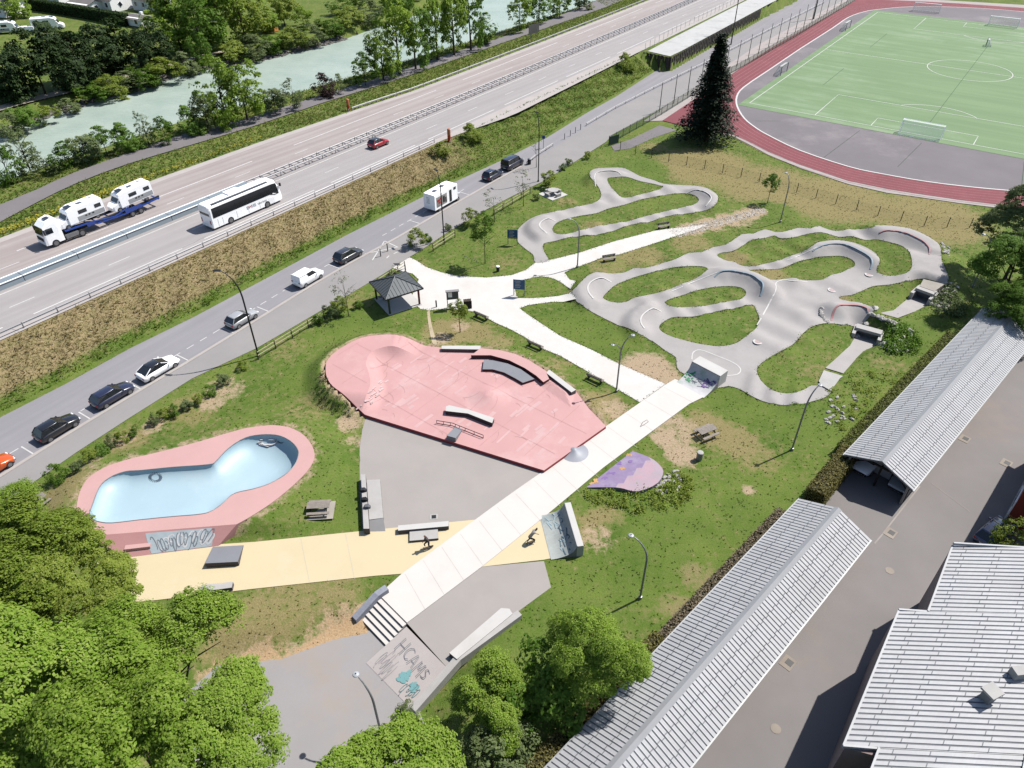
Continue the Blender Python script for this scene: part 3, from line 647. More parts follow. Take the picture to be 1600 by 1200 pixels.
struct(patch('trodden_path', rutp, lambda P: hz(P)+.03, mat('earth path', C(222, 204, 172), .95, .1), step=.8))

# ---------------------------------------------------------------- pump track
SKW = mat('track edge', C(210, 206, 202), .9, .1)
for nm, w, isl in (('pump_track', WA, WIA), ('pump_track', WB, WIB)):
    o = patch(nm, w, lambda P: hz(P)+.055, [PUMP, SKW], holes=isl, step=.42, skirt=.12); struct(o)
for up, uz in ((U1, u1z), (U2, u2z)): struct(patch('underpass_path', up, lambda P, uz=uz: uz(P)+.02, PUMP, step=.8))
struct(patch('concrete_link', A2([(1284, 603), (1298, 611), (1312, 592), (1317, 588), (1287, 579), (1279, 596)], .1), lambda P: np.maximum(hz(P), u2z(P))+.06, CONC, step=1))
BLUEP = mat('blue line paint', C(160, 184, 200), .6, .1); REDL = mat('red line paint', C(212, 150, 150), .6, .1)
pl = MB()
def onpump(px, w, m, dz=.075):
    P = drape(smooth(px, 4).tolist(), .05); ribbon(pl, np.c_[P, hz(P)+dz], w, None, m)
def rim(i, w, m, a=0., b=1., dz=.085):
    P = BW[i][0]; n = len(P); P = smooth(P[int(a*n):max(int(b*n), 2)], 3); ribbon(pl, np.c_[P, hz(P)+dz], w, None, m)
rim(0, .2, 1, .12, .95); rim(1, .2, 1, .1, .95); rim(2, .18, 2, .12, .95); rim(3, .2, 0, .1, .85); rim(4, .18, 0, .1, .85); rim(5, .2, 0, .1, .9); rim(8, .24, 2, .05, .7)
rim(6, .14, 0, .1, .9); rim(7, .14, 0, .1, .9)
onpump([(1262, 441), (1240, 439), (1222, 438), (1212, 443), (1212, 453), (1206, 466), (1196, 485), (1183, 508)], .16, 0)
onpump([(1050, 455), (1085, 440), (1110, 430), (1122, 425)], .14, 0); onpump([(1229, 407), (1250, 399), (1277, 386)], .14, 0)
onpump([(1081, 562), (1083, 551), (1095, 547), (1120, 556), (1146, 567), (1157, 577), (1152, 585), (1136, 587)], .12, 0)
struct(pl.build('track_line', [WHITE, BLUEP, REDL]))

# ---------------------------------------------------------------- skate park surfaces
struct(patch('skate_pad', A2([(572, 652), (850, 735), (742, 812), (567, 830), (562, 770), (562, 700), (566, 672)]), .03, PADG))
LOWPAD = A2([(636, 974), (752, 886), (850, 877), (861, 918), (812, 954), (699, 1044)])
struct(patch('skate_pad', LOWPAD, .03, PADG))
struct(patch('skate_plaza_lower', LOWER, -.88, mat('lower asphalt', C(188, 184, 184), .9, .06, .2, 14, C(206, 180, 150), .5), step=2))
ylw = A2([(195, 870), (340, 851), (400, 847), (567, 830), (745, 812), (857, 803), (868, 800), (890, 867), (850, 875), (752, 886), (627, 897), (587, 900), (400, 920), (245, 938), (180, 945), (150, 880)])
struct(patch('skate_strip', ylw, .045, YELL))
CREAM = [(594, 931), (606, 916), (627, 897), (742, 812), (800, 770), (850, 735), (947, 666), (1000, 629), (1038, 602), (1055, 592), (1104, 618), (1077, 631), (1017, 675), (942, 731), (857, 802), (752, 886), (636, 973)]
struct(patch('skate_strip', A2(CREAM, .07), .075, [STRIPC, CONCD], skirt=.07))
jn = MB()
for t in np.linspace(.06, .97, 15):
    a = at(606+(1050-606)*t, 916+(595-916)*t, .07); b = at(636+(1100-636)*t, 973+(620-973)*t, .07); ribbon(jn, [(a[0], a[1], .081), (b[0], b[1], .081)], .03)
for x in (470, 540): ribbon(jn, np.c_[A2([(x, 842-(x-470)*.1), (x+14, 912-(x-470)*.1)]), [.052]*2], .025)
struct(jn.build('slab_joint', mat('joint', C(228, 220, 212), .9)))
# plaza
o = patch('skate_plaza', PLAZA, plaza_z, [PINK, REDP], step=.22, skirt=.6, extra=along(LIP, .15), smooth=False); struct(o)
struct(o)
pw = MB()                                                   # worn paler rectangles where the paint was touched up
for k in range(85):
    c = at(random.uniform(600, 880), random.uniform(560, 715), PLZ)[:2]
    if not inside(c[None], PLAZA)[0] or pdist(c[None], PLAZA, True)[0][0] < 1.5 or abs(plaza_z(c[None])[0]-PLZ) > .01: continue
    L_, W_ = random.uniform(.6, 2.6), random.uniform(.15, .5); a = .9+random.uniform(-.1, .1); u = np.array([math.cos(a), math.sin(a)])*L_/2
    if np.max(np.abs(plaza_z(np.array([c-u, c+u]))-PLZ)) > .01 or not inside(np.array([c-u*1.3, c+u*1.3]), PLAZA).all(): continue
    ribbon(pw, [(*(c-u), PLZ+.004+k*1e-4), (*(c+u), PLZ+.004+k*1e-4)], W_)
stuff(pw.build('paint_patches', mat('pale pink paint', C(245, 202, 200), .7, .06)), 'pale pink touched-up paint patches on the pink skate plaza', 'paint')
def plzpt(px, py):
    z = PLZ
    for _ in range(8): q = at(px, py, z); z = .5*z+.5*float(plaza_z(q[None, :2])[0])
    return np.array([q[0], q[1], z+.03])
pw = MB(); rr = random.Random(6)  # sunlit whiteness of the curved bank painted in together with its worn paint
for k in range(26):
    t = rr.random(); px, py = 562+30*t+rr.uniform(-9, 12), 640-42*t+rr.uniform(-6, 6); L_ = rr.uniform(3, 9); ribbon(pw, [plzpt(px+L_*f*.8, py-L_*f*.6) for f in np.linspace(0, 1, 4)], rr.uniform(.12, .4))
stuff(pw.build('worn_sunlit_paint', mat('worn white paint with painted sun highlight', C(250, 220, 218), .7, .05)), 'worn white paint with painted sun highlight and spray on the curved bank of the pink plaza', 'paint')
jt = MB(); sc_ = MB(); rr = random.Random(9); _u = np.array([.62, .785]); _v = np.array([.785, -.62]); _c = at(735, 640, PLZ)[:2]
for k in range(-4, 5):
    for d_, e_ in ((_u, _v), (_v, _u)):
        q = np.array([_c+e_*k*4.3+d_*f for f in np.arange(-22, 22, .8)]); ok = inside(q, PLAZA) & (pdist(q, PLAZA, True)[0] > .4); z = plaza_z(q)
        for i in range(len(q)-1):
            if ok[i] and ok[i+1]: ribbon(jt, [(*q[i], z[i]+.012), (*q[i+1], z[i+1]+.012)], .035)
struct(jt.build('plaza_joint', mat('plaza joint', C(228, 172, 170), .9)))
for k in range(45):
    px, py = (rr.uniform(600, 900), rr.uniform(560, 720)) if k < 45 else (rr.uniform(640, 1010), 0)
    if k >= 45: py = 905-(px-640)*.655+rr.uniform(-12, 12); zf_ = lambda P: np.full(len(P), .078)
    else: zf_ = plaza_z
    c = at(px, py, PLZ if k < 45 else .08)[:2]; a = rr.uniform(0, 3.1); L_ = rr.uniform(.5, 2.2); q = np.array([c+L_*f*np.array([math.cos(a+f*.5), math.sin(a+f*.5)]) for f in np.linspace(-.5, .5, 5)])
    if k < 45 and not (inside(q, PLAZA).all() and (pdist(q, PLAZA, True)[0] > .5).all()): continue
    ribbon(sc_, np.c_[q, zf_(q)+.015], .03)
stuff(sc_.build('wheel_marks', mat('wheel marks', C(208, 158, 156), .9)), 'thin dark wheel marks across the pink plaza', 'wheel marks')
# swimming pool bowl: deck, bank and basin
deck = thing('skate_bowl', 'pale blue skate bowl shaped like a pool in a raised pink deck', 'skate bowl', (*DECK.mean(0), 0))
c0 = np.array([*DECK.mean(0)])
patch('deck', DECK-c0, DECKZ, [PINKD, PINKD], holes=[POOL-c0], skirt=1.2, parent=deck)
def poolz(P):
    d, _, _ = pdist(P, POOL-c0, True); k = sstep(-3, 4, P[:, 0]-(at(345, 750, DECKZ)[0]-c0[0]))
    D = 1.05+k*.55; w = 1.7+k*.9; q = np.clip(d/w, 0, 1); z = DECKZ-np.sqrt(np.clip(1-(1-q)**2, 0, 1))*D
    return np.where(d < 1e-4, DECKZ, z)
pc = POOL-c0; off = []
for e in (.04, .12, .25, .45, .75, 1.15, 1.6, 2.1):
    for i in range(len(pc)):
        t = pc[(i+1) % len(pc)]-pc[i-1]; t /= np.hypot(*t)+1e-9; q = pc[i]+np.array([-t[1], t[0]])*e; q2 = pc[i]-np.array([-t[1], t[0]])*e
        for c in (q, q2):
            if inside(c[None], pc)[0] and abs(pdist(c[None], pc, True)[0][0]-e) < .02: off.append(c)
def poolmesh():
    lo, hi = pc.min(0), pc.max(0); g = np.stack(np.meshgrid(np.arange(lo[0], hi[0], .5), np.arange(lo[1], hi[1], .5)), -1).reshape(-1, 2)
    g = g[inside(g, pc)]; d = pdist(g, pc, True)[0]; return list(g[d > 2.2])+off
patch('basin', pc, poolz, POOLB, extra=poolmesh(), parent=deck)
cp_ = MB(); cp_.tube([(p[0], p[1], DECKZ+.01) for p in np.vstack([pc, pc[:1]])], .04, 5, cap=False); cp_.build('coping', STEEL, deck)
bt = [at(145, 837, DECKZ), at(370, 819, DECKZ)]; bb = [at(192, 872, .05), at(341, 853, .05)]
def bpt(u, v, lift=.012):
    a = bt[0]+(bt[1]-bt[0])*u; b = bb[0]+(bb[1]-bb[0])*u; n = np.cross(bt[1]-bt[0], bt[0]-bb[0]); n /= np.linalg.norm(n); n = n if n[2] > 0 else -n
    return a+(b-a)*v+n*lift
def bgrid(us, vs, lift):
    mb = MB(); n = len(vs); mb.add([bpt(u(v) if callable(u) else u, v, lift) for u in us for v in vs], [(i*n+j, i*n+j+1, (i+1)*n+j+1, (i+1)*n+j) for i in range(len(us)-1) for j in range(n-1)]); return mb
bk = bgrid(np.linspace(0, 1, 13), np.linspace(0, 1, 6), 0)
bk.add([bt[1], bb[1], (*bt[1][:2], -.1), bt[0], bb[0], (*bt[0][:2], -.1)], [(0, 1, 2), (3, 5, 4)])
bk.build('bank', mat('pink bank', C(226, 168, 166), .75, .08, .4), deck, origin=(*c0, 0))
gb = bgrid([(lambda v, f=f: (.36-.06*v)+f*(.46+.17*v)) for f in np.linspace(0, 1, 7)], np.linspace(.08, .97, 6), .012)
gb.build('painted_panel', mat('pale blue paint', C(208, 222, 230), .7, .08, 2), deck, origin=(*c0, 0))
def scribble(n, fn, u0, u1, v0, v1, seed, w=.05, lift=.02):
    rr = random.Random(seed); mb = MB()
    for k in range(n):
        cu, cv = u0+(u1-u0)*(k+.5)/n+rr.uniform(-.01, .01), rr.uniform(v0, v1)*.5+(v0+v1)*.25; ru, rv = (u1-u0)/n*rr.uniform(.4, .75), (v1-v0)*rr.uniform(.25, .45)
        p0, sp = rr.uniform(0, 6), rr.choice([4.2, 5.5, 7.5]); q = []
        for j in range(18):
            t = j/17; a = p0+sp*t; q.append(fn(cu+ru*math.cos(a)*(1-.4*t), cv+rv*math.sin(a), lift+k*.0006))
        ribbon(mb, q, w, nrm=np.cross(q[5]-q[0], q[10]-q[0]))
    return mb
scribble(15, bpt, .37, .86, .15, .9, 3, .07).build('graffiti', mat('grey spray', C(140, 146, 156), .8), deck, origin=(*c0, 0))
scribble(9, bpt, .40, .90, .2, .8, 8, .12).build('graffiti', mat('white spray', C(246, 246, 248), .8), deck, origin=(*c0, 0))
lb = MB(); a, b = bpt(.12, .62, 0), bpt(.345, .60, 0); lb.box(((a+b)/2+(0, 0, -.06)), (np.linalg.norm(b-a), .5, .34), math.atan2(b[1]-a[1], b[0]-a[0])); lb.build('bank_ledge', [PINKD], deck, origin=(*c0, 0))
def spray(fn, px, py, ru, rv, m, n=26, seed=1, w=.1):
    rr = random.Random(seed); mb = MB(); 
    q = [fn(px+ru*math.cos(j*.5+rr.uniform(-.3, .3))*rr.uniform(.55, 1), py+rv*math.sin(j*.5+rr.uniform(-.3, .3))*rr.uniform(.55, 1)) for j in range(n)]
    ribbon(mb, q, w); return mb
def poolpt(px, py):
    z = -.2
    for _ in range(12):
        q = at(px, py, z); z = .5*z+.5*float(poolz((q[:2]-c0)[None])[0])
    return np.array([q[0], q[1], z+.04])
spray(poolpt, 418, 690, 16, 7, None, 34, 2, .3).build('graffiti', mat('white spray', C(246, 246, 248)), deck, origin=(*c0, 0))
spray(poolpt, 440, 688, 10, 6, None, 24, 5, .06).build('graffiti', mat('blue grey spray', C(110, 130, 150), .8), deck, origin=(*c0, 0))
mb = MB()
for j in range(22):
    a = 2*math.pi*j/22; q = [poolpt(243+6*math.cos(a), 746+4.5*math.sin(a)), poolpt(243+11*math.cos(a), 746+8*math.sin(a))]; ribbon(mb, q, .07)
mb.build('graffiti', mat('blue grey spray', C(110, 130, 150), .8), deck, origin=(*c0, 0))

# ================================================================== SPORTS GROUND
FOX, FOY, FYAW = 51.02, 157.73, 0.62126
fc, fs = math.cos(FYAW), math.sin(FYAW)
def fld(u, v): return (FOX+u*fc+v*fs, FOY-u*fs+v*fc)
PW, PL_ = 68.0, 106.5
INW = A2(smooth([(1200, 111), (1162, 137), (1151, 152), (1152, 168), (1163, 186), (1180, 200), (1200, 212), (1250, 236), (1325, 261), (1375, 272), (1450, 285), (1525, 294), (1600, 301), (1720, 315)], 3)).tolist()
INU = A2(smooth([(1800, 40), (1600, 19), (1500, 12), (1425, 11), (1375, 15), (1350, 19), (1325, 28), (1300, 45), (1250, 77)], 3)).tolist()
OUT = A2([(1035, 189), (1060, 195), (1100, 203), (1145, 211), (1175, 224), (1200, 237), (1250, 258), (1325, 283), (1387, 296), (1425, 302), (1500, 313), (1590, 324), (1720, 340), (1860, 60), (1800, 30), (1600, 13), (1500, 6), (1450, 3), (1380, 0), (1340, -1), (1200, 78)]).tolist()
struct(patch('sports_apron', A2([(1005, 190), (1035, 189), (1100, 204), (1145, 213), (1172, 227), (1200, 242), (1250, 263), (1325, 288), (1387, 302), (1425, 307), (1500, 318), (1590, 329), (1720, 345), (1900, 60), (1800, 20), (1600, 8), (1380, -5), (1330, -6), (1185, 70)]), .06, mat('apron concrete', C(206, 196, 192), .9, .08)))
struct(patch('running_track', np.array(OUT), .09, TRACK))
struct(patch('court_surface', np.array(INW+INU), .12, COURT))
tu = [fld(-1.6, -2.6), fld(PW+4, -2.6), fld(PW+4, PL_+3), fld(-1.6, PL_+3)]
struct(patch('football_pitch', np.array(tu), .15, TURF))
fm = MB()
def fl(pts, w=.16, z=.165): ribbon(fm, [(*fld(u, v), z) for u, v in pts], w)
fl([(0, 0), (0, PL_)]); fl([(0, 0), (PW, 0)]); fl([(0, PL_), (PW, PL_)]); fl([(PW, 0), (PW, PL_)]); fl([(0, PL_/2), (PW, PL_/2)])
for v0, sg in ((0, 1), (PL_, -1)):
    for hw, d in ((20.16, 16.5), (9.16, 5.5)): fl([(PW/2-hw, v0), (PW/2-hw, v0+sg*d), (PW/2+hw, v0+sg*d), (PW/2+hw, v0)])
    a = math.acos(5.5/9.15); fl([(PW/2+9.15*math.sin(q), v0+sg*(11+9.15*math.cos(q))) for q in np.linspace(-a, a, 15)])
fl([(PW/2+9.15*math.cos(q), PL_/2+9.15*math.sin(q)) for q in np.linspace(0, 2*math.pi, 40)])
struct(fm.build('pitch_marking', WHITE))
fm = MB(); ribbon(fm, INW, .35, .135); ribbon(fm, INU[::1], .35, .135); ribbon(fm, [INU[-1], INW[0]], .35, .135)
struct(fm.build('track_kerb', WHITE))
fm = MB()                                                   # lane lines and court seams
inp = np.array(INU+INW)
for k in range(1, 7):
    q = []
    for i in range(len(inp)):
        t = inp[min(i+1, len(inp)-1)]-inp[max(i-1, 0)]; t /= np.hypot(*t); q.append((inp[i][0]+t[1]*k*1.1, inp[i][1]-t[0]*k*1.1))
    ribbon(fm, np.c_[q, [.1]*len(q)], .07)
for a, b in (((1343, 205), (1287, 247)), ((1440, 224), (1402, 262)), ((1600, 253), (1595, 300)), ((1220, 190), (1180, 190))): ribbon(fm, np.c_[A2([a, b]), [.13]*2], .1, None, 1)
for u0, v0, v1 in ((9, 22, 38), (9, 62, 80), (34, 8, 85)): fl_ = [(*fld(u0+i*.0, v0+(v1-v0)*i), .168) for i in (0, 1)]; ribbon(fm, fl_, .09, None, 1)
struct(fm.build('lane_line', [mat('faded white', C(214, 160, 165), .9), mat('dark seam', C(70, 100, 70), .9)]))
struct(patch('access_path', A2([(955, 228), (985, 218), (1030, 196), (1058, 203), (1020, 216), (985, 232), (960, 236)]), lambda P: hz(P)+.04, PATH, step=2))
NET = None
def netmat(name, col, alpha):
    m, N, L, B = newmat(name); B.inputs['Base Color'].default_value = (*col, 1); B.inputs['Roughness'].default_value = .8
    t = N.new('ShaderNodeBsdfTransparent'); s = N.new('ShaderNodeMixShader'); s.inputs[0].default_value = alpha
    L.new(t.outputs[0], s.inputs[1]); L.new(B.outputs[0], s.inputs[2]); L.new(s.outputs[0], N['Material Output'].inputs['Surface']); return m
NETW = netmat('goal net', (.7, .72, .7), .28); NETG = netmat('green wire mesh', C(60, 105, 75), .5); NETF = netmat('fine wire mesh', C(60, 70, 60), .1)
def goal(label, loc, rz, w, h, d, fr, net=NETW):
    t = thing('football_goal', label, 'goal', loc, rz)
    for sx in (-1, 1): MB().tube([(sx*w/2, 0, 0), (sx*w/2, 0, h)], .07, 6).build('goalpost', fr, t); MB().tube([(sx*w/2, 0, h), (sx*w/2, -d*.4, h), (sx*w/2, -d, 0)], .04, 5).build('net_support', fr, t)
    MB().tube([(-w/2, 0, h), (w/2, 0, h)], .07, 6).build('crossbar', fr, t); MB().tube([(-w/2, -d, .03), (w/2, -d, .03)], .04, 5).build('ground_bar', fr, t)
    MB().add([(-w/2, -d*.4, h), (w/2, -d*.4, h), (w/2, -d, 0), (-w/2, -d, 0), (-w/2, 0, h), (w/2, 0, h), (-w/2, 0, 0), (w/2, 0, 0)], [(0, 1, 2, 3), (0, 1, 5, 4), (4, 0, 3, 6), (5, 1, 2, 7)]).build('net', net, t)
g0 = fld(PW/2, 0); goal('large white football goal on the near goal line of the pitch', (*g0, .15), -FYAW, 7.32, 2.44, 2.2, WPAINT)
g1 = fld(PW/2, PL_); goal('white football goal at the far end of the pitch', (*g1, .15), math.pi-FYAW, 7.32, 2.44, 2.2, WPAINT)
goal('white goal standing on the grey court above the pitch near the track', (*at(1446, 20)[:2], .12), R(150), 7.32, 2.44, 2, WPAINT)
goal('small dark framed goal near the touchline, the nearer of two', (*at(1224, 116)[:2], .15), math.pi/2-FYAW+math.pi, 4.5, 2, 1.6, GREENM)
goal('small dark framed goal near the touchline, the farther of two', (*at(1324, 47)[:2], .15), math.pi/2-FYAW+math.pi, 4.5, 2, 1.6, GREENM)
goal('small tipped green goal standing in the far half of the pitch', (*at(1540, 72)[:2], .15), R(60), 2.4, 1.6, 1.2, GREENM)

# ================================================================== YARD AND BUILDINGS
struct(patch('yard', YARDP, .03, YARD))
ym = MB()
for px, py in ((1507, 686), (1391, 833), (1231, 1036), (1572, 724)):
    c = at(px, py); ym.box((c[0], c[1], .045), (1.1, .9, .03), .75, 0); ym.box((c[0]+.1, c[1], .065), (.5, .5, .02), .75, 1)
for px, py in ((1390, 892), (1212, 1139)): c = at(px, py); ym.lathe([(.36, .04), (.36, .052)], 14, (c[0], c[1], 0), 0)
struct(ym.build('drain_cover', [mat('drain concrete', C(186, 174, 162), .9), BLACK]))
ym = MB(); ribbon(ym, np.c_[A2([(1437, 760), (1378, 836), (1366, 850)]), [.045]*3], .12); ribbon(ym, np.c_[A2([(1455, 755), (1515, 800)]), [.045]*2], .06)
struct(ym.build('yard_joint', mat('pale joint', C(190, 182, 174), .9)))
def ribbed(name, o, ex, ey, L_, W_, up_, parent, pitch=.37, joints=(), rib=.055, gap=.06):
    """sheet with raised pans: o corner, ex along the ridge, ey down the slope"""
    ex = np.array(ex)/np.linalg.norm(ex); ey = np.array(ey)/np.linalg.norm(ey); n = np.cross(ex, ey); n = n if n[2] > 0 else -n
    mb = MB(); k = int(L_/pitch); prof = []
    for i in range(k):
        x = i*L_/k; p = L_/k; prof += [(x, 0, 1), (x+gap*.5, 0, 1), (x+gap*.5+.02, rib, 0), (x+p-gap*.5-.02, rib, 0), (x+p-gap*.5, 0, 1)]
    prof.append((L_, 0, 0)); V = []; ys = [0]+list(joints)+[W_]
    for x, h, _ in prof:
        for y in (0, W_): V.append(tuple(np.array(o)+ex*x+ey*y+n*h))
    F = [(2*i, 2*i+1, 2*i+3, 2*i+2) for i in range(len(prof)-1)]
    nv = np.cross(np.array(V[1])-np.array(V[0]), np.array(V[3])-np.array(V[0]))
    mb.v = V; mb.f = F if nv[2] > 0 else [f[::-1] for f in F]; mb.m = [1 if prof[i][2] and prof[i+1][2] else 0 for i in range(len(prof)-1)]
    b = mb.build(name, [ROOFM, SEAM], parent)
    jb = MB()
    for y, ph in joints:
        for i in range(k):
            yy = y+(((i//1) % 2)*2-1)*ph
            if abs(ph) > 2: yy = y+((i*.37) % 1-.5)*ph
            jb.add([tuple(np.array(o)+ex*(i+.12)*L_/k+ey*yy+n*(rib+.004)), tuple(np.array(o)+ex*(i+.88)*L_/k+ey*yy+n*(rib+.004)), tuple(np.array(o)+ex*(i+.88)*L_/k+ey*(yy+.06)+n*(rib+.004)), tuple(np.array(o)+ex*(i+.12)*L_/k+ey*(yy+.06)+n*(rib+.004))], [(0, 1, 2, 3)])
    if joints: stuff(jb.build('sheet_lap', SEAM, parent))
    return b
WALLC = mat('garage wall', C(196, 188, 182), .85, .1, .6)
def garage(label, p0, p1, L_, closed_near):
    """p0: ridge end in view (world), p1: direction point"""
    d = (p1-p0)/np.hypot(*(p1-p0)); rz = math.atan2(d[1], d[0]); W_, he, hr = 6.3, 2.4, 3.7
    t = thing('garage_building', label, 'building', (*p0, 0), rz)
    q = np.array([0, 1, 0]); ov = .35
    ribbed('roof_panel', (0, 0, hr), (1, 0, 0), (0, W_/2, he-hr), L_, math.hypot(W_/2, hr-he), 1, t, joints=((1.1, .05), (2.3, .05)))
    ribbed('roof_panel', (0, 0, hr), (1, 0, 0), (0, -W_/2, he-hr), L_, math.hypot(W_/2, hr-he), 1, t, joints=((1.1, .05), (2.3, .05)))
    rc = MB()
    rc.loft([[(x, -.32, hr-.06), (x, 0, hr+.11), (x, .32, hr-.06), (x, 0, hr-.02)] for x in (0, L_)]); rc.build('ridge_cap', mat('ridge metal', C(182, 184, 188), .5, .06), t)
    for sy in (-1, 1):
        MB().box((L_/2, sy*(W_/2+.06), he-.06), (L_, .12, .1)).build('gutter', STEEL, t)
        MB().box((L_/2, sy*(W_/2-.5), he/2), (L_-.6, .15, he-.1)).build('side_wall', WALLC, t)
    x0 = 0.0
    MB().loft([[(x0+.02, -W_/2, he-.14), (x0+.02, 0, hr-.14), (x0+.02, W_/2, he-.14), (x0+.02, W_/2, he), (x0+.02, 0, hr), (x0+.02, -W_/2, he)], [(x0+.1, -W_/2, he-.14), (x0+.1, 0, hr-.14), (x0+.1, W_/2, he-.14), (x0+.1, W_/2, he), (x0+.1, 0, hr), (x0+.1, -W_/2, he)]]).build('bargeboard', mat('barge timber', C(150, 146, 142), .8), t)
    if closed_near:
        MB().loft([[(x, -W_/2+.5, 0), (x, W_/2-.5, 0), (x, W_/2-.5, he), (x, 0, hr-.2), (x, -W_/2+.5, he)] for x in (.3, .45)]).build('gable_wall', WALLC, t)
    else:
        for y in (-W_/2+.45, 0, W_/2-.45): MB().box((.9, y, he/2), (.16, .16, he)).build('post', DKWOOD, t)
        for sy in (-1, 1): MB().tube([(.9, sy*(W_/2-.45), 1.3), (.9, sy*1.0, he+.3)], .06, 5).build('brace', DKWOOD, t)
        MB().box((.9, 0, he+.02), (.14, W_-.8, .16)).build('tie_beam', DKWOOD, t)
        MB().box((2.6, .25, 1.25), (.12, 1.9, 2.3)).build('partition', mat('grey door', C(215, 215, 216), .7), t)
        MB().box((2.5, .25, 1.2), (.06, .12, 1.6)).build('door_bar', BLACK, t)
        MB().box((4.2, 0, 1.2), (.15, W_-1.1, 2.4)).build('inner_wall', WALLC, t)
    return t
ra, rb = at(1378, 722, 3.7)[:2], at(1565, 510, 3.7)[:2]; rd = (rb-ra)/np.hypot(*(rb-ra))
garage('long open carport with ribbed pale metal roof beside the hedge, the farther one', ra, rb, 36, False)
rc, rdn = at(1310, 794, 3.7)[:2], at(955, 1200, 3.7)[:2]
garage('long garage with ribbed pale metal roof at the bottom edge, the nearer one', rc, rdn, 46, True)
# hall with stepped metal roof
HB = 7.0
hp = A2([(1488, 853), (1600, 860), (1760, 868), (1720, 1300), (1330, 1300), (1370, 1178), (1322, 1165), (1406, 950), (1450, 955)], HB)
hall = thing('hall_building', 'large hall with stepped ribbed pale metal roof in the bottom right corner', 'building', (*hp[0], 0)); ho = np.array([*hp[0], 0])
hexx = hp[1]-hp[0]; hexx = np.array([*hexx/np.hypot(*hexx), 0]); a = hp[8]-hp[0]; hey = np.array([*(a/np.hypot(*a)), 0])
MB().prism(hp-ho[:2], 0, HB-.25, 0, 0).build('wall', mat('hall wall', C(170, 150, 146), .85, .1, .5), hall)
slope = .07
def hroof(u0, u1, v0, v1, jt):
    o = ho+hexx*u0+hey*v0+np.array([0, 0, HB+u0*slope])-ho
    return ribbed('roof_panel', o, hey, hexx+np.array([0, 0, slope]), v1-v0, u1-u0, 1, hall, pitch=.40, joints=jt, gap=.1)
vl = lambda p: float((p-ho[:2])@hey[:2]); M2 = np.array([hexx[:2], hey[:2]]).T
uv = [np.linalg.solve(M2, p-ho[:2]) for p in hp]
v1 = uv[8][1]; v2 = uv[6][1]; u2 = uv[7][0]; u3 = uv[5][0]
hroof(0, 8.4, 0, v1, ((.9, .12), (3.2, .2), (5.6, .2))); hroof(u2, 8.4, v1+.01, v2, ((1.2, .15), (3.2, .2), (5.5, .2), (7.6, .2))); hroof(u3, 8.4, v2+.01, v2+14, ((.9, .12), (3, .2)))
for (ua, va), (ub, vb) in (((0, 0), (0, v1)), ((u2, v1), (u2, v2)), ((u3, v2), (u3, v2+14)), ((u2, v1), (0, v1)), ((u2, v2), (u3, v2)), ((0, 0), (8.4, 0))):
    p, q = hexx*ua+hey*va, hexx*ub+hey*vb; c = (p+q)/2; MB().box((c[0], c[1], HB+(ua+ub)/2*slope-.02), (np.linalg.norm(q-p)+.05, .12, .22), math.atan2(q[1]-p[1], q[0]-p[0])).build('roof_trim', ROOFM, hall)
c = np.linalg.solve(M2, at(1543, 1090, HB+.5)[:2]-ho[:2]); p = hexx*c[0]+hey*c[1]; z = HB+c[0]*slope
ch = MB(); ch.box((p[0], p[1], z+.35), (.7, .6, .9), .4, 0).box((p[0], p[1], z+.9), (.95, .85, .16), .4, 1); ch.build('roof_vent', [CONCD, CONC], hall)
c = np.linalg.solve(M2, at(1592, 1055, HB+.5)[:2]-ho[:2]); p = hexx*c[0]+hey*c[1]
MB().box((p[0], p[1], HB+c[0]*slope+.35), (1.1, .6, .6), .1).build('roof_light', CONC, hall)
p = hexx*8.4+hey*(v2+2); MB().box((p[0], p[1], HB+8.4*slope+.05), (.9, 26, .15), math.atan2(hey[1], hey[0])-math.pi/2).build('ridge_cap', mat('ridge light', C(214, 222, 220), .5), hall)
# red building
ba, bb2 = at(1566, 820)[:2], at(1600, 756)[:2]; rdv = bb2-ba
red = thing('red_building', 'red walled building with white garage door at the right edge', 'building', (*ba, 0), math.atan2(rdv[1], rdv[0])); RC = mat('red cladding', C(158, 62, 46), .8, .1)
MB().box((6, -4.02, 3), (12, 8, 6)).build('wall', RC, red); MB().box((6, .06, .1), (12.1, .14, .2)).build('plinth', CONC, red); MB().box((6, -4.1, 6.12), (12.8, 9.0, .2)).build('roof', ROOFM, red)
for x in (1.7, 5.2):
    d = MB().box((x, .03, 1.45), (2.5, .1, 2.3)).build('garage_door', WPAINT, red)
    for k in (-.7, .1, .9): MB().box((x+k, .1, 1.9), (.55, .04, .4)).build('pane', GLASS, d)
for x in (2, 5, 8): MB().box((x, .03, 4.4), (1.0, .1, 1.2)).build('window', GLASS, red)

# ================================================================== SKATE OBJECTS
def block(name, label, px, z1, z0=0., mt=CONC, ms=CONCD, group=None, cat='ledge', sl=None):
    P = A2(px, z1); c = P.mean(0); mb = MB().prism(P-c, z0, z1, 0, 1, ztop=(lambda p: sl(np.array(p)+c)) if sl else None)
    o = mb.build(name, [mt, ms]); o.location = (*c, 0); return tag(o, label, cat, group)
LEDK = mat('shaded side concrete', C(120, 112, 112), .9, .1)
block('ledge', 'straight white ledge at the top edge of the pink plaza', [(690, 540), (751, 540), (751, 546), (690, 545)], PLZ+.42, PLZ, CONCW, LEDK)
block('curved_platform', 'curved pink raised platform along the far edge of the plaza', [(736, 555), (751, 544), (781, 547), (805, 553), (827, 563), (852, 579), (858, 592), (849, 597), (838, 587), (820, 575), (796, 563), (767, 555)], PLZ+.5, PLZ, PINKD, mat('dark red side', C(110, 60, 62), .85), cat='platform')
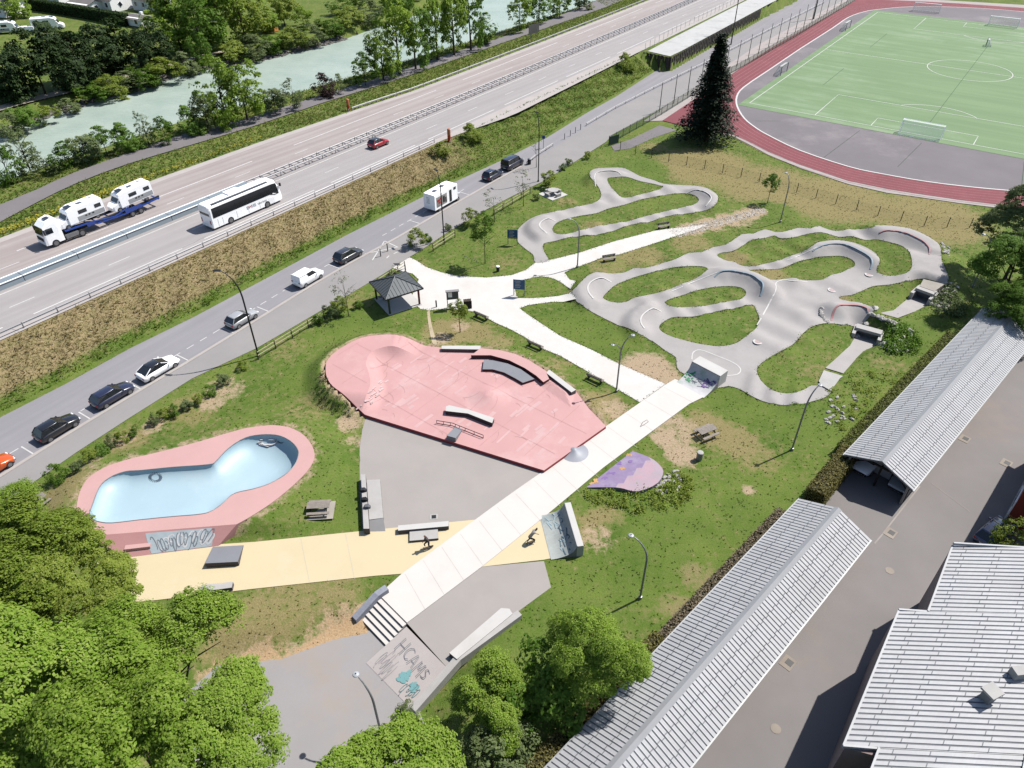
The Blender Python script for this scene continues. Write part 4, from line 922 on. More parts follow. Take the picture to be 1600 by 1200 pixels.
block('manual_pad', 'curved grey pad in front of the curved pink platform', [(756, 562), (770, 563), (793, 568), (814, 577), (835, 592), (817, 598), (805, 591), (788, 582), (770, 577), (754, 577)], PLZ+.32, PLZ, mat('grey pad top', C(158, 160, 168), .7, .06), mat('dark red side', C(110, 60, 62), .85), cat='skate pad')
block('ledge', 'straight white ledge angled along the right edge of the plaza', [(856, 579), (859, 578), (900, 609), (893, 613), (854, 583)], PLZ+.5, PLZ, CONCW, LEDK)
block('kinked_ledge', 'kinked white ledge in the middle of the pink plaza', [(697, 635), (702, 633), (733, 640), (772, 653), (769, 661), (731, 646), (696, 642)], PLZ+.5, PLZ, CONCW, mat('tagged side', C(96, 84, 84), .9, .3, 4))
wz = lambda p: PLZ+.02+.5*float(np.clip((p-at(722, 667, PLZ)[:2])@((at(704, 686, PLZ)[:2]-at(722, 667, PLZ)[:2])/np.linalg.norm(at(704, 686, PLZ)[:2]-at(722, 667, PLZ)[:2])**2), 0, 1))
block('kicker_ramp', 'small grey kicker ramp at the lower edge of the plaza', [(711, 665), (723, 668), (712, 687), (698, 683)], PLZ+.3, PLZ, mat('grey pad top', C(158, 160, 168), .7, .06), CONCD, cat='ramp', sl=wz)
rail = thing('flat_rail', 'low black grind rail on the pink plaza beside the kinked ledge', 'rail', (*at(718, 674, PLZ)[:2], PLZ)); ro = np.array([*at(718, 674, PLZ)[:2], PLZ])
rp_ = [at(682, 657, PLZ+.4), at(707, 661, PLZ+.4), at(722, 667, PLZ+.4), at(755, 680, PLZ+.4)]
MB().tube([p-ro for p in rp_], .035, 6).build('top_rail', BLACK, rail); MB().tube([p-ro-(0, 0, .37) for p in rp_], .03, 6).build('base_rail', BLACK, rail)
for t in np.linspace(0, 1, 8):
    i = min(int(t*3), 2); f = t*3-i; p = rp_[i]+(rp_[i+1]-rp_[i])*f-ro; MB().tube([p-(0, 0, .4), p], .03, 5).build('post', BLACK, rail)
k0 = lambda p: .06+.55*float(np.clip((p-at(377, 848, .1)[:2])@(np.array([0, -1])*1/2.6), 0, 1))
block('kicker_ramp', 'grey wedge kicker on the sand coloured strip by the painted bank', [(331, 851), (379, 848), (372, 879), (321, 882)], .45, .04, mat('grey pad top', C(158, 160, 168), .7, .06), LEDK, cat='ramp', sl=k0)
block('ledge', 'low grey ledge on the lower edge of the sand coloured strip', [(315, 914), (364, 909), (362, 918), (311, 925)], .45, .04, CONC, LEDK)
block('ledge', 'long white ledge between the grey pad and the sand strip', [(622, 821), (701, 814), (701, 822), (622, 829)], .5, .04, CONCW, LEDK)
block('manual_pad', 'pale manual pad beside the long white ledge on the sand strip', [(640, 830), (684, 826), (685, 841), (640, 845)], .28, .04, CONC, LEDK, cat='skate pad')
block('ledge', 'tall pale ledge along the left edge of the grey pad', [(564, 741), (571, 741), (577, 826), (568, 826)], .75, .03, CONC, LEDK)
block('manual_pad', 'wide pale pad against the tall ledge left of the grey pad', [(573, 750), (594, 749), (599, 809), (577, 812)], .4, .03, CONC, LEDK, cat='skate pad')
block('kicker_ramp', 'short grey ramp at the end of the wide pale pad', [(577, 812), (599, 810), (602, 828), (578, 829)], .2, .03, CONCD, CONCD, cat='ramp', sl=lambda p: .4-.36*float(np.clip((at(588, 811, .2)[1]-p[1])/1.3, 0, 1)))
for lab, px, py, col in (('dark backpack lying on the tall pale ledge', 568, 767, C(60, 62, 70)), ('black bag lying on the tall pale ledge below the backpack', 570, 782, C(36, 38, 44)), ('small grey bag lying on the ledge near its lower end', 574, 793, C(120, 122, 128))):
    q = at(px, py, .75); bgm = mat('bag '+lab[:4], col, .9)
    tag(MB().loft([[(x, -w, 0), (x, w, 0), (x, w*.8, h), (x, -w*.8, h)] for x, w, h in ((-.32, .1, .12), (-.2, .2, .26), (.1, .22, .3), (.3, .12, .15))]).build('bag', bgm, None), lab, 'bag').location = (q[0], q[1], .75)
# quarter pipes
def quarter(name, label, p0, p1, inward, H, depth, n=8, mats=None, plat=.9, spr=()):
    """p0-p1 foot line of the coping; inward = direction from coping to flat"""
    u = p1-p0; Lw = np.hypot(*u); rz = math.atan2(u[1], u[0]); t = thing(name, label, 'ramp', (*p0, 0), rz)
    v = np.array([-u[1], u[0]])/Lw; sg = 1 if v@inward > 0 else -1
    pr = [(sg*depth*(1-math.cos(q)) if False else sg*depth*k, H*(1-math.sqrt(max(0, 1-(1-k)**2)))) for k, q in ((i/n, 0) for i in range(n+1))]
    V = []; 
    for x in (0, Lw):
        for y, z in pr: V.append((x, y, z+.07))
    m = n+1; F = [(i, i+1, m+i+1, m+i) for i in range(n)]; F = F if sg < 0 else [f[::-1] for f in F]
    MB().add(V, F, 0).build('transition', mats[0], t, True)
    for x in (0.001, Lw-.001): MB().add([(x, y, z+.07) for y, z in pr]+[(x, 0, 0)], [tuple(range(m+1))]).build('side_panel', mats[1], t)
    MB().box((Lw/2, -sg*plat/2, (H+.09)/2), (Lw, plat, H+.09)).build('platform', mats[2], t)
    MB().tube([(0, 0, H+.09), (Lw, 0, H+.09)], .05, 6).build('coping', STEEL, t)
    rr = random.Random(int(Lw*100))
    def pt(u, k): return np.array([u*Lw, sg*depth*k*(1-.012), H*(1-math.sqrt(max(0, 1-(1-k)**2)))+.1])
    for m_, u0, u1, k0, k1, nn, w_ in spr:
        mb = MB()
        for j in range(nn):
            u, k, L_ = rr.uniform(u0, u1), rr.uniform(k0, k1), rr.uniform(.05, .22); a = rr.uniform(0, 3.1)
            q = [pt(min(.98, max(.02, u+L_*f*math.cos(a))), min(.95, max(.05, k+L_*f*math.sin(a)))) for f in np.linspace(-.5, .5, 6)]; ribbon(mb, q, w_*rr.uniform(.5, 1.2))
        mb.build('graffiti', m_, t)
    return t
GRAF1 = mat('graffiti transition', C(244, 242, 244), .7, .12, 1.2, 6, C(130, 190, 160), .75)
GRAF2 = mat('blue sprayed transition', C(206, 212, 208), .7, .15, 1.0, 8, C(90, 130, 150), .8)
quarter('quarter_pipe', 'quarter pipe with white platform and sprayed ramp at the far end of the cream strip', at(1081, 566, 1.5)[:2], at(1125, 589, 1.5)[:2], np.array([-1., -1]), 1.5, 2.6, mats=[GRAF1, CONCD, CONCW], plat=1.5, spr=((mat('green spray', C(110, 190, 140), .8), .03, .35, .1, .6, 12, .25), (mat('violet spray', C(160, 130, 196), .8), .65, .97, .1, .6, 12, .25), (mat('grey spray', C(140, 146, 156), .8), .25, .8, .2, .6, 14, .08)))
quarter('quarter_pipe', 'quarter pipe with blue sprayed ramp at the right end of the sand strip', at(882, 787, 1.25)[:2], at(902, 855, 1.25)[:2], np.array([-1., 0]), 1.25, 2.2, mats=[GRAF2, CONCD, CONCW], plat=.55, spr=((mat('pale blue spray', C(190, 214, 222), .8), .05, .95, .2, .8, 16, .12), (mat('slate spray', C(96, 124, 140), .8), .05, .95, .1, .5, 16, .1)))
# cone, purple bank
c = at(897, 706, .1)[:2]
tag(MB().lathe([(1.45, 0), (1.0, .08), (.6, .2), (.28, .38), (.08, .5)], 22).build('concrete_cone', mat('steel grey concrete', C(184, 188, 198), .5, .08), None, True), 'blue grey concrete cone at the corner of the pink plaza', 'skate cone').location = (c[0], c[1], .07)
PB = A2(smooth([(989, 700), (1004, 707), (1022, 717), (1035, 730), (1036, 740), (1028, 753), (1009, 763), (990, 766), (975, 762), (962, 760), (938, 758)], 2).tolist()+[(916, 757)], .5)
pbk0 = at(950, 729, .1)[:2]; pn = np.array([.70, -.71])
def pbz(P): d = (P-pbk0)@pn; return .06+.32*np.clip(d/2.4, 0, 1)
PURP = mat('purple sprayed concrete', C(178, 156, 196), .75, .12, 1.4, 5, C(200, 190, 214), .7); LILA = mat('lilac deck', C(205, 188, 200), .75, .08, .6, 5, C(232, 176, 192), .7)
o = patch('bank_ramp', PB-PB.mean(0), lambda P: pbz(P+PB.mean(0)), [PURP, LILA, CONCD], step=.5, skirt=.8, smooth=False, matfn=lambda c: np.where((c+PB.mean(0)-pbk0)@pn < 2.4, 0, 1)); o.location = (*PB.mean(0), 0)
tag(o, 'purple and lilac sprayed bank with rounded deck right of the cream strip', 'bank ramp')
mb = MB(); OR = mat('orange spray', C(238, 186, 120), .8); VI = mat('violet spray', C(160, 130, 196), .8)
for px, py, w, m in ((984, 709, .5, 0), (973, 731, .5, 0), (931, 749, .6, 0), (925, 753, .4, 0), (955, 738, .7, 1), (968, 722, .5, 1), (985, 720, .4, 1), (945, 745, .5, 1)):
    q = at(px, py, .3)[:2]; z = float(pbz(q[None])[0])
    for j in range(4):
        a = random.uniform(0, 6); r_ = [(q[0]+w*(i/3-.5)*math.cos(a)+.12*random.uniform(-1, 1), q[1]+w*(i/3-.5)*math.sin(a)) for i in range(4)]
        ribbon(mb, [(p[0], p[1], float(pbz(np.array([p]))[0])+.012+j*.001) for p in r_], .16, None, m)
mb.build('graffiti', [OR, VI], o, origin=(*PB.mean(0), 0))
# stairs, hubba, graffiti bank, long wall
sA, sB = at(594, 931, .05), at(636, 973, .05); sdir = np.array([-(sB-sA)[1], (sB-sA)[0]]); sdir = sdir/np.hypot(*sdir); sdir = sdir if sdir[1] < 0 else -sdir
st = thing('stairs', 'five dark edged concrete steps at the lower end of the cream strip', 'stairs', (*sA[:2], 0)); L_ = np.hypot(*(sB-sA)[:2]); srz = math.atan2((sB-sA)[1], (sB-sA)[0])
for k in range(5):
    c = (sB-sA)[:2]/2+sdir*(.42*(k+.5)); h = -.02-.17*k; MB().box((c[0], c[1], (h-1)/2), (L_, .42, h+1), srz).build('step', STRIPC, st)
for k in range(6):
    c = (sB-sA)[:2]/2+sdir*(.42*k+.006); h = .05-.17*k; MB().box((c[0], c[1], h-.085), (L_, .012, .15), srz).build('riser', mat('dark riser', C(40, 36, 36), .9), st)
def beam(label, pts, w, hgt, mt, name='ledge', cat='ledge', ms=LEDK):
    P = [np.array(p) for p in pts]; c = P[0].copy(); mb = MB(); sec = []
    for i, p in enumerate(P):
        t = P[min(i+1, len(P)-1)]-P[max(i-1, 0)]; q = np.array([-t[1], t[0]])/np.hypot(t[0], t[1])*w/2; h = hgt
        sec.append([(p[0]+q[0]-c[0], p[1]+q[1]-c[1], p[2]-h-c[2]), (p[0]-q[0]-c[0], p[1]-q[1]-c[1], p[2]-h-c[2]), (p[0]-q[0]-c[0], p[1]-q[1]-c[1], p[2]-c[2]), (p[0]+q[0]-c[0], p[1]+q[1]-c[1], p[2]-c[2])])
    mb.loft(sec); o = mb.build(name, [mt]); o.location = tuple(c); return tag(o, label, cat)
beam('grey blue sloping ledge on the left side of the stairs', [at(604, 917, .55), at(588, 928, .5), at(553, 966, -.3)], .55, .75, mat('tagged ledge', C(178, 182, 196), .8, .15, 3))
beam('long grey wall ledge down the right side of the sprayed bank', [at(812, 957, .5), at(716, 1027, .5), at(645, 1108, -.35)], .55, .9, CONC)
block('ledge', 'wide white ledge block standing against the long grey wall', [(702, 1020), (783, 950), (796, 951), (801, 959), (714, 1030)], .55, .03, CONCW, LEDK)
bkp = [at(635, 979, .03), at(699, 1044, .03), at(643, 1108, -.86), at(572, 1036, -.86)]; b0 = bkp[0]
gk = thing('graffiti_bank', 'pale concrete bank with grey outlined lettering beside the stairs', 'bank ramp', b0)
MB().add([p-b0 for p in bkp]+[bkp[0]-b0-(0, 0, 1), bkp[3]-b0-(0, 0, .2)], [(3, 2, 1, 0), (0, 4, 5, 3)]).build('slope', mat('bank concrete', C(226, 216, 212), .8, .06, .5, 8, C(236, 228, 226), .5), gk)
gn = np.cross(bkp[1]-bkp[0], bkp[3]-bkp[0]); gn /= np.linalg.norm(gn); gn = gn if gn[2] > 0 else -gn
def gpt(u, v, lift=.012): return bkp[0]+(bkp[1]-bkp[0])*u+(bkp[3]-bkp[0])*v+gn*lift-b0
# outlined bubble letters
LET = {'H': [[(0, 0), (0, 1)], [(.7, 0), (.7, 1)], [(0, .5), (.7, .5)]], 'C': [[(.8, .15), (.5, 0), (.1, .2), (0, .55), (.2, .9), (.55, 1), (.8, .85)]], 'A': [[(0, 1), (.35, 0), (.75, 1)], [(.15, .62), (.6, .62)]], 'L': [[(0, 0), (0, .95), (.7, 1)]], 'M': [[(0, 1), (.1, 0), (.4, .6), (.7, 0), (.8, 1)]], 'S': [[(.7, .12), (.3, 0), (.05, .25), (.6, .6), (.55, .92), (0, .95)]]}
mb = MB(); u = .16
for chh, sc in zip('HCAMS', (1.15, .95, 1.0, 1.05, .7)):
    for stv in LET[chh]:
        for off_ in (-.012, .012):
            q = [gpt(u+x*.145*sc+off_, .16+.18*(u-.16)+y*.26*sc+off_*.6, .013) for x, y in smooth(stv, 4)]; ribbon(mb, q, .05, nrm=gn)
    u += .14*sc+.012
mb.build('graffiti', mat('grey outline spray', C(158, 158, 162), .8), gk)
mb = MB()
rr = random.Random(4)
for cu, cv, rd_ in ((.60, .60, .10), (.64, .68, .09), (.58, .72, .08), (.85, .66, .10)):
    for j in range(9):
        a = rr.uniform(0, 6.3); q = [gpt(cu+rd_*f*math.cos(a)*.8, cv+rd_*f*math.sin(a), .014+j*.0006) for f in (.05, .5, 1)]; ribbon(mb, q, .2, nrm=gn)
mb.build('graffiti', mat('turquoise spray', C(150, 206, 208), .8, .1), gk)
scribble(9, gpt, .1, .42, .5, .95, 11, .03, .016).build('graffiti', mat('thin grey spray', C(176, 172, 178), .8), gk)
scribble(6, gpt, .72, .96, .6, .95, 12, .035, .016).build('graffiti', mat('teal outline spray', C(110, 160, 165), .8), gk)
# manhole covers on the strip and a drain on the pad, painted discs on the pump track
dm = MB()
for px, py, r_, m in ((678, 808, .3, 1),):
    c = at(px, py); dm.box((c[0], c[1], .04), (.7, .6, .02), .1, 0); dm.box((c[0], c[1], .052), (.4, .4, .02), .1, 1)
struct(dm.build('drain_cover', [CONC, BLACK]))
dm = MB()
for px, py in ((1184, 534), (1300, 453), (1358, 429)):
    P = drape([(px, py)], .06)[0]; z = float(hz(P[None])[0])+.07; dm.lathe([(.55, 0), (.55, .01)], 16, (P[0], P[1], z), 0); dm.lathe([(.36, 0), (.36, .02)], 16, (P[0], P[1], z), 1)
struct(dm.build('painted_disc', [WHITE, mat('pale pink disc', C(226, 200, 198), .8)]))
tk = MB(); q = [at(1001, 666, .08), at(1004, 660, .08), at(1011, 656, .08), at(1013, 659, .08), at(1006, 664, .08), at(1000, 667, .08)]; ribbon(tk, [(p[0], p[1], .088) for p in q], .05); struct(tk.build('paint_mark', DARK))
# underpass portals and stone edges
POR = []
def portal(label, pa, pb, z, dep):
    a, b = at(*pa, z)[:2], at(*pb, z)[:2]; u = b-a; n = np.array([u[1], -u[0]])/np.hypot(*u); n = n if n[1] < 0 else -n
    t = thing('underpass_portal', label, 'portal', (*a, 0), math.atan2(u[1], u[0])); POR.append(t); L_ = np.hypot(*u); sg = -1 if np.dot(n, [-u[1], u[0]]) < 0 else 1
    MB().box((L_/2, 0, z-.2), (L_+.5, dep, .36)).build('lintel', CONC, t)
    for x in (-.25, L_+.25): MB().box((x, sg*.3, z-1.2), (.4, dep+1.2, 1.7)).build('side_wall', CONC, t)
    MB().box((L_/2, -sg*dep*.5, z-1.2), (L_, .2, 1.9)).build('inner_face', CONCD, t); return t
portal('concrete underpass portal below the pump track deck at its right end', (1437, 448), (1459, 456), .7, 1.2)
portal('concrete underpass portal below the stone edged land bridge', (1342, 509), (1375, 518), .12, 1.0)
_hq = [at(1443, 436, .98), at(1476, 444, .98), at(1460, 455, .72), at(1437, 447, .72)]; MB().add(_hq+[p-(0, 0, .5) for p in _hq], [(3, 2, 1, 0), (0, 1, 5, 4), (1, 2, 6, 5), (2, 3, 7, 6), (3, 0, 4, 7)]).build('cover_slab', mat('portal concrete', C(206, 198, 188), .9, .1), None).name = 'cover_slab'
_cs = bpy.data.objects['cover_slab']; _cs.parent = POR[0]; _cs.matrix_parent_inverse = (Matrix.Translation(POR[0].location) @ POR[0].rotation_euler.to_matrix().to_4x4()).inverted()
STONE = mat('pale stone', C(226, 222, 216), .9, .15, 2, 10, island=.4)
def rock(r, seed):
    rr = np.random.default_rng(seed); V = []
    for i in range(4):
        for j in range(7):
            ph = (i+.5)/4*math.pi; th = j/7*6.283; d = r*rr.uniform(.75, 1.15); V.append((d*math.sin(ph)*math.cos(th), d*.8*math.sin(ph)*math.sin(th), d*.6*math.cos(ph)))
    F = [(i*7+j, (i+1)*7+j, (i+1)*7+(j+1) % 7, i*7+(j+1) % 7) for i in range(3) for j in range(7)]+[tuple(range(7)), tuple(range(21, 28))[::-1]]
    m = MB().add(V, F).mesh('stone', STONE); return m
ROCKS = [rock(1, k) for k in range(5)]
def stones(name, label, pts, rad, cat='stones', jit=.1):
    g = A2([pts[0]], .3)[0]; z = float(hz(g[None])[0]); t = thing(name, label, cat, (*g, z))
    for i, p in enumerate(pts):
        q = A2([p], .3)[0]; r_ = rad*random.uniform(.8, 1.2); link(random.choice(ROCKS), 'stone', t, (q[0]-g[0], q[1]-g[1], float(hz(q[None])[0])-z+r_*.25), (0, 0, random.uniform(0, 6)), (r_*1.25, r_, r_))
stones('stone_edging', 'row of pale stones left of the red rimmed corner', smooth([(1284, 484), (1283, 488), (1286, 493), (1291, 499), (1295, 503)], 2), .28)
stones('stone_edging', 'row of large pale stones right of the red rimmed corner', [(1365, 488), (1361, 494), (1356, 499), (1350, 504), (1344, 509), (1342, 511)], .5)
stones('stone_edging', 'row of pale stones along the edge over the lower underpass', [(1371, 497), (1377, 499), (1383, 501), (1389, 503), (1395, 506), (1399, 507)], .42)
stones('rock_slope', 'pale boulders set in a grid on the slope right of the upper underpass', [(1473+dx*5.2-dy*3.2, 446+dx*2+dy*5.2) for dx in range(5) for dy in range(6)], .32)
stones('rock_slope', 'pale rocks scattered on the planted slope right of the lower underpass', [(random.uniform(1378, 1425), random.uniform(512, 548)) for _ in range(38)], .28)
stones('rock_slope', 'pale rocks strewn outside the red topped far bend of the track', [(1470+random.uniform(0, 14), 378+k*1.4+random.uniform(-4, 4)) for k in range(20)], .24)
stones('rock_slope', 'pale rocks scattered along the bank near the tall lamp post', [(random.uniform(1290, 1340), random.uniform(612, 660)) for _ in range(22)], .22)
stones('rock_slope', 'pale rocks in the planted bed below the purple bank', [(1040+random.uniform(-14, 22), 735+k*1.6+random.uniform(-4, 4)) for k in range(22)], .22)
def planter(label, pts, rad):
    pass

# ================================================================== FENCES, BARRIERS
def zat(P): return hz(np.atleast_2d(P)[:, :2])
POSTM = {}
def postmesh(r, h, m, n=5):
    k = (r, h, m.name, n)
    if k not in POSTM: POSTM[k] = MB().tube([(0, 0, -.3), (0, 0, h)], r, n).mesh('post', m)
    return POSTM[k]
def railfence(label, px):
    P = A2(px); Q = along(P, max(1.5, np.hypot(*(P[-1]-P[0]))/max(1, round(np.hypot(*(P[-1]-P[0]))/2.6)))) if len(P) == 2 else P
    z = zat(Q)+.02; o = np.array([*Q[0], z[0]]); t = thing('rail_fence', label, 'fence', o)
    for p, zz in zip(Q, z): link(postmesh(.06, 1.15, DKWOOD), 'post', t, (p[0]-o[0], p[1]-o[1], zz-o[2]))
    for i in range(len(Q)-1):
        for h in (.55, 1.0):
            MB().tube([(*(Q[i]-o[:2]), z[i]-o[2]+h), (*(Q[i+1]-o[:2]), z[i+1]-o[2]+h)], .055, 5).build('rail', WOODL, t)
railfence('low timber rail fence left of the shelter along the pavement', [(404, 562), (507, 498)])
railfence('short timber rail fence right behind the shelter', [(592, 447), (633, 420)])
railfence('short timber rail fence at the grass corner opposite the shelter', [(677, 393), (711, 371)])
railfence('timber rail fence beside the pavement behind the leafless saplings', [(771, 337), (828, 303)])
def wirefence(name, label, px, h, step, pm, net, r=.05, tall=None, netm=None):
    P = A2(px); Q = along(P, step); z = zat(Q); o = np.array([*Q[0], z[0]]); t = thing(name, label, 'fence', o)
    for p, zz in zip(Q, z): link(postmesh(r, h, pm), 'post', t, (p[0]-o[0], p[1]-o[1], zz-o[2]))
    V = [];
    for p, zz in zip(Q, z): V += [(p[0]-o[0], p[1]-o[1], zz-o[2]+.05), (p[0]-o[0], p[1]-o[1], zz-o[2]+h-.05)]
    MB().add(V, [(2*i, 2*i+2, 2*i+3, 2*i+1) for i in range(len(Q)-1)]).build('wire_mesh', net, t)
    return t, Q
wirefence('wire_fence', 'thin wire fence with dark posts between the pump track and sports ground', [(969, 234), (990, 240), (1030, 250), (1090, 261), (1160, 277), (1230, 296), (1300, 317), (1375, 338), (1450, 354), (1535, 356)], 1.6, 3.3, BLACK, NETF, .06)
wirefence('mesh_fence', 'green mesh fence along the path beside the running track', [(951, 226), (1030, 182), (1100, 138), (1170, 100), (1240, 60), (1330, 5), (1400, -40)], 1.7, 2.6, GREENM, NETG, .05)
for i, p in enumerate(along(A2([(1030, 176), (1100, 133), (1170, 93), (1240, 52), (1330, 0)]), 7)):
    tag(MB().tube([(0, 0, 0), (0, 0, 6.)], [.09, .06], 6).build('net_post', BLACK), f'{ordl(i)} tall dark ball net post from the spruce along the track fence' if i else 'tall dark ball net post nearest to the camera on the track fence', 'post', 'ball net posts').location = (*p, 0)
gt = thing('green_gate', 'green mesh gate at the entrance to the sports ground', 'gate', (*at(951, 228)[:2], 0), .6)
MB().box((0, 0, .9), (.08, .08, 1.8)).build('gate_post', GREENM, gt); MB().box((1.2, 0, .9), (2.4, .05, 1.6)).build('gate_leaf', GREENM, gt)
# low rail verge along the road
RAILW = mat('pale guard rail', C(222, 220, 216), .6, .08)
def guard(name, label, P, z, h=.72, step=4., m=STEEL, beams=1, w=.09, bh=.3, side=0.):
    P = np.asarray(P); Q = along(P, step); zz = np.full(len(Q), z) if np.isscalar(z) else z(Q); o = np.array([*Q[0], zz[0]]); t = thing(name, label, 'guard rail', o)
    pmz = postmesh(.07, h, m)
    for p, q in zip(Q, zz): link(pmz, 'post', t, (p[0]-o[0], p[1]-o[1], q-o[2]))
    sec = []
    for i, (p, q) in enumerate(zip(Q, zz)):
        d = Q[min(i+1, len(Q)-1)]-Q[max(i-1, 0)]; d /= np.hypot(*d); n = np.array([-d[1], d[0]])*w; b = p-o[:2]; z0 = q-o[2]
        sec.append([(*(b+n*.4), z0+h-bh), (*(b-n*.9), z0+h-bh*.75), (*(b-n*.3), z0+h-bh*.5), (*(b-n*.9), z0+h-bh*.25), (*(b+n*.4), z0+h)])
    MB().loft(sec).build('rail_beam', m, t); return t
RSTEEL = mat('weathered rail', C(176, 176, 180), .5, .12, 1, metal=.4)
q = np.arange(-20, 95, 4.); guard('guard_rail', 'steel guard rail along the top of the dry embankment', mw(q, np.full(len(q), 11.5)), MZ, .75, 4, RSTEEL)
q = np.arange(95, 290, 4.); guard('guard_rail', 'steel guard rail on the far side of the motorway beside the verge', mw(q, np.array([tf(v)+.1 for v in q])), MZ, .75, 4, RSTEEL)
q = np.arange(60, 290, 3.); guard('guard_rail', 'left of the two steel rails in the motorway median', mw(q, np.full(len(q), -.75)), MZ, .75, 3., RSTEEL); guard('guard_rail', 'right of the two steel rails in the motorway median', mw(q, np.full(len(q), .75)), MZ, .75, 3., RSTEEL)
mdn = thing('median_spreader', 'steel cross bars tying the two median rails together', 'guard rail', (*mw(np.array([60.]), np.array([0.]))[0], MZ)); mo = np.array(mdn.location)
sb = MB().box((0, 0, .62), (.16, 1.4, .1)).mesh('spreader', RSTEEL)
for v in np.arange(60, 290, 1.5):
    p = mw(np.array([v]), np.array([0.]))[0]; link(sb, 'spreader', mdn, (p[0]-mo[0], p[1]-mo[1], 0), (0, 0, math.atan2(RU[1], RU[0])-.03))
mbar = thing('median_barrier', 'wide blue grey steel barrier with white edges in the motorway median', 'barrier', (*mw(np.array([0.]), np.array([0.]))[0], MZ)); mo = np.array(mbar.location); BB = mat('barrier blue grey', C(176, 190, 200), .5, .05, metal=.2)
for v in np.arange(-24, 58, 7.):
    p = mw(np.array([v+3.5]), np.array([0.]))[0]; a = mw(np.array([v]), np.array([0.]))[0]; rz = math.atan2(*(p-a)[::-1]); l = (p[0]-mo[0], p[1]-mo[1], 0)
    o = MB().box((0, 0, .36), (6.93, 1.7, .72), top=(1, .8)).build('barrier_segment', BB, mbar); o.location = l; o.rotation_euler[2] = rz
    for sy in (-.72, .72):
        e = MB().box((0, sy, .75), (6.93, .16, .07)).build('edge_rail', WPAINT, mbar); e.location = l; e.rotation_euler[2] = rz
guard('guard_rail', 'long low pale rail on the verge between road and cycle path', A2([(916, 197), (960, 171), (1030, 135), (1100, 101), (1190, 54), (1290, 4)]), .03, .6, 4.2, RAILW, bh=.16)
guard('guard_rail', 'short low pale rail on the verge by the parked dark van', A2([(823, 258), (840, 244), (874, 222)]), .03, .6, 2.6, RAILW, bh=.16)
for i, (px, py) in enumerate(((882, 218), (891, 213), (899, 208), (907, 203))):
    tag(MB().tube([(0, 0, 0), (0, 0, 1.1)], .06, 6).build('bollard', BLACK), f'{("leftmost", "second", "third", "rightmost")[i]} of four thin dark bollards between the two low road rails', 'bollard', 'bollards in the rail gap').location = (*at(px, py)[:2], .05)
for lab, px, py in (('dark bollard at the parking end nearest to the dark grey car', 595, 401), ('dark bollard at the parking end right of another', 606, 393)): tag(MB().tube([(0, 0, 0), (0, 0, 1.2)], .07, 6).build('bollard', BLACK), lab, 'bollard').location = (*at(px, py)[:2], .05)
tag(MB().lathe([(.09, 0), (.09, .9), (.05, 1.0)], 8).build('bollard', BLACK), 'short dark post on the gravel left of the notice board', 'bollard').location = (*at(682, 480)[:2], .03)
tag(MB().tube([(0, 0, 0), (0, 0, 1.3)], .08, 6).build('post', DKWOOD), 'dark wooden post at the end of the fence behind the shelter', 'post').location = (*at(634, 427)[:2], .03)
# sheet pile wall, geotextile strip
gq = A2([(1012, 80), (1050, 60), (1115, 27), (1180, -6), (1225, -24), (1238, -12), (1200, 7), (1120, 50), (1064, 80), (1047, 88)], MZ)
struct(patch('geotextile_strip', gq, MZ+.03, mat('white geotextile', C(230, 230, 228), .9, .08, .5, 6, C(190, 190, 190), .6), step=3))
pw_ = thing('sheet_pile_wall', 'dark corrugated sheet pile wall below the white work strip', 'wall', (*at(1030, 95)[:2], 0)); po = np.array(pw_.location); SPM = mat('dark sheet pile', C(90, 82, 78), .8, .2, 1)
wl = [at(1006, 82, MZ), at(1030, 87, MZ), at(1047, 90.5, MZ), at(1064, 82, MZ), at(1120, 51.5, MZ), at(1200, 8.5, MZ), at(1240, -12, MZ)]
Q = along(np.array([p[:2] for p in wl]), .55)
for i in range(len(Q)-1):
    a, b = Q[i], Q[i+1]; d = (b-a)/np.hypot(*(b-a)); n = np.array([-d[1], d[0]])*(.16 if i % 2 else -.16); c = (a+b)/2+n
    if i < 130: MB().box((c[0]-po[0], c[1]-po[1], 1.5+(.45 if i > 14 else 0)), (.62, .1, 3.2-(1.0 if i > 14 else 0)), math.atan2(d[1], d[0])).build('sheet_pile', SPM, pw_)
tag(MB().loft([[(x, -w, 0), (x, w, 0), (x, w*.6, h), (x, -w*.6, h)] for x, w, h in ((-2.6, .4, .2), (-1.5, 1.2, 1.3), (0, 1.5, 1.7), (1.6, 1.1, 1.1), (2.7, .4, .2))]).build('rubble_heap', mat('pale rubble', C(226, 218, 206), .95, .2, 1.5, 6, bump=.6)), 'heap of pale rubble at the foot of the sheet pile wall', 'rubble heap').location = (*at(1030, 98)[:2], 0)
wf = thing('site_fence', 'thin wire site fence along the motorway edge of the white strip', 'fence', (*at(1008, 78, MZ)[:2], MZ)); wo = np.array(wf.location)
for p in along(A2([(1008, 78), (1060, 48), (1110, 24), (1160, 0)], MZ), 3.): link(postmesh(.04, 1.6, STEEL), 'post', wf, (p[0]-wo[0], p[1]-wo[1], 0))

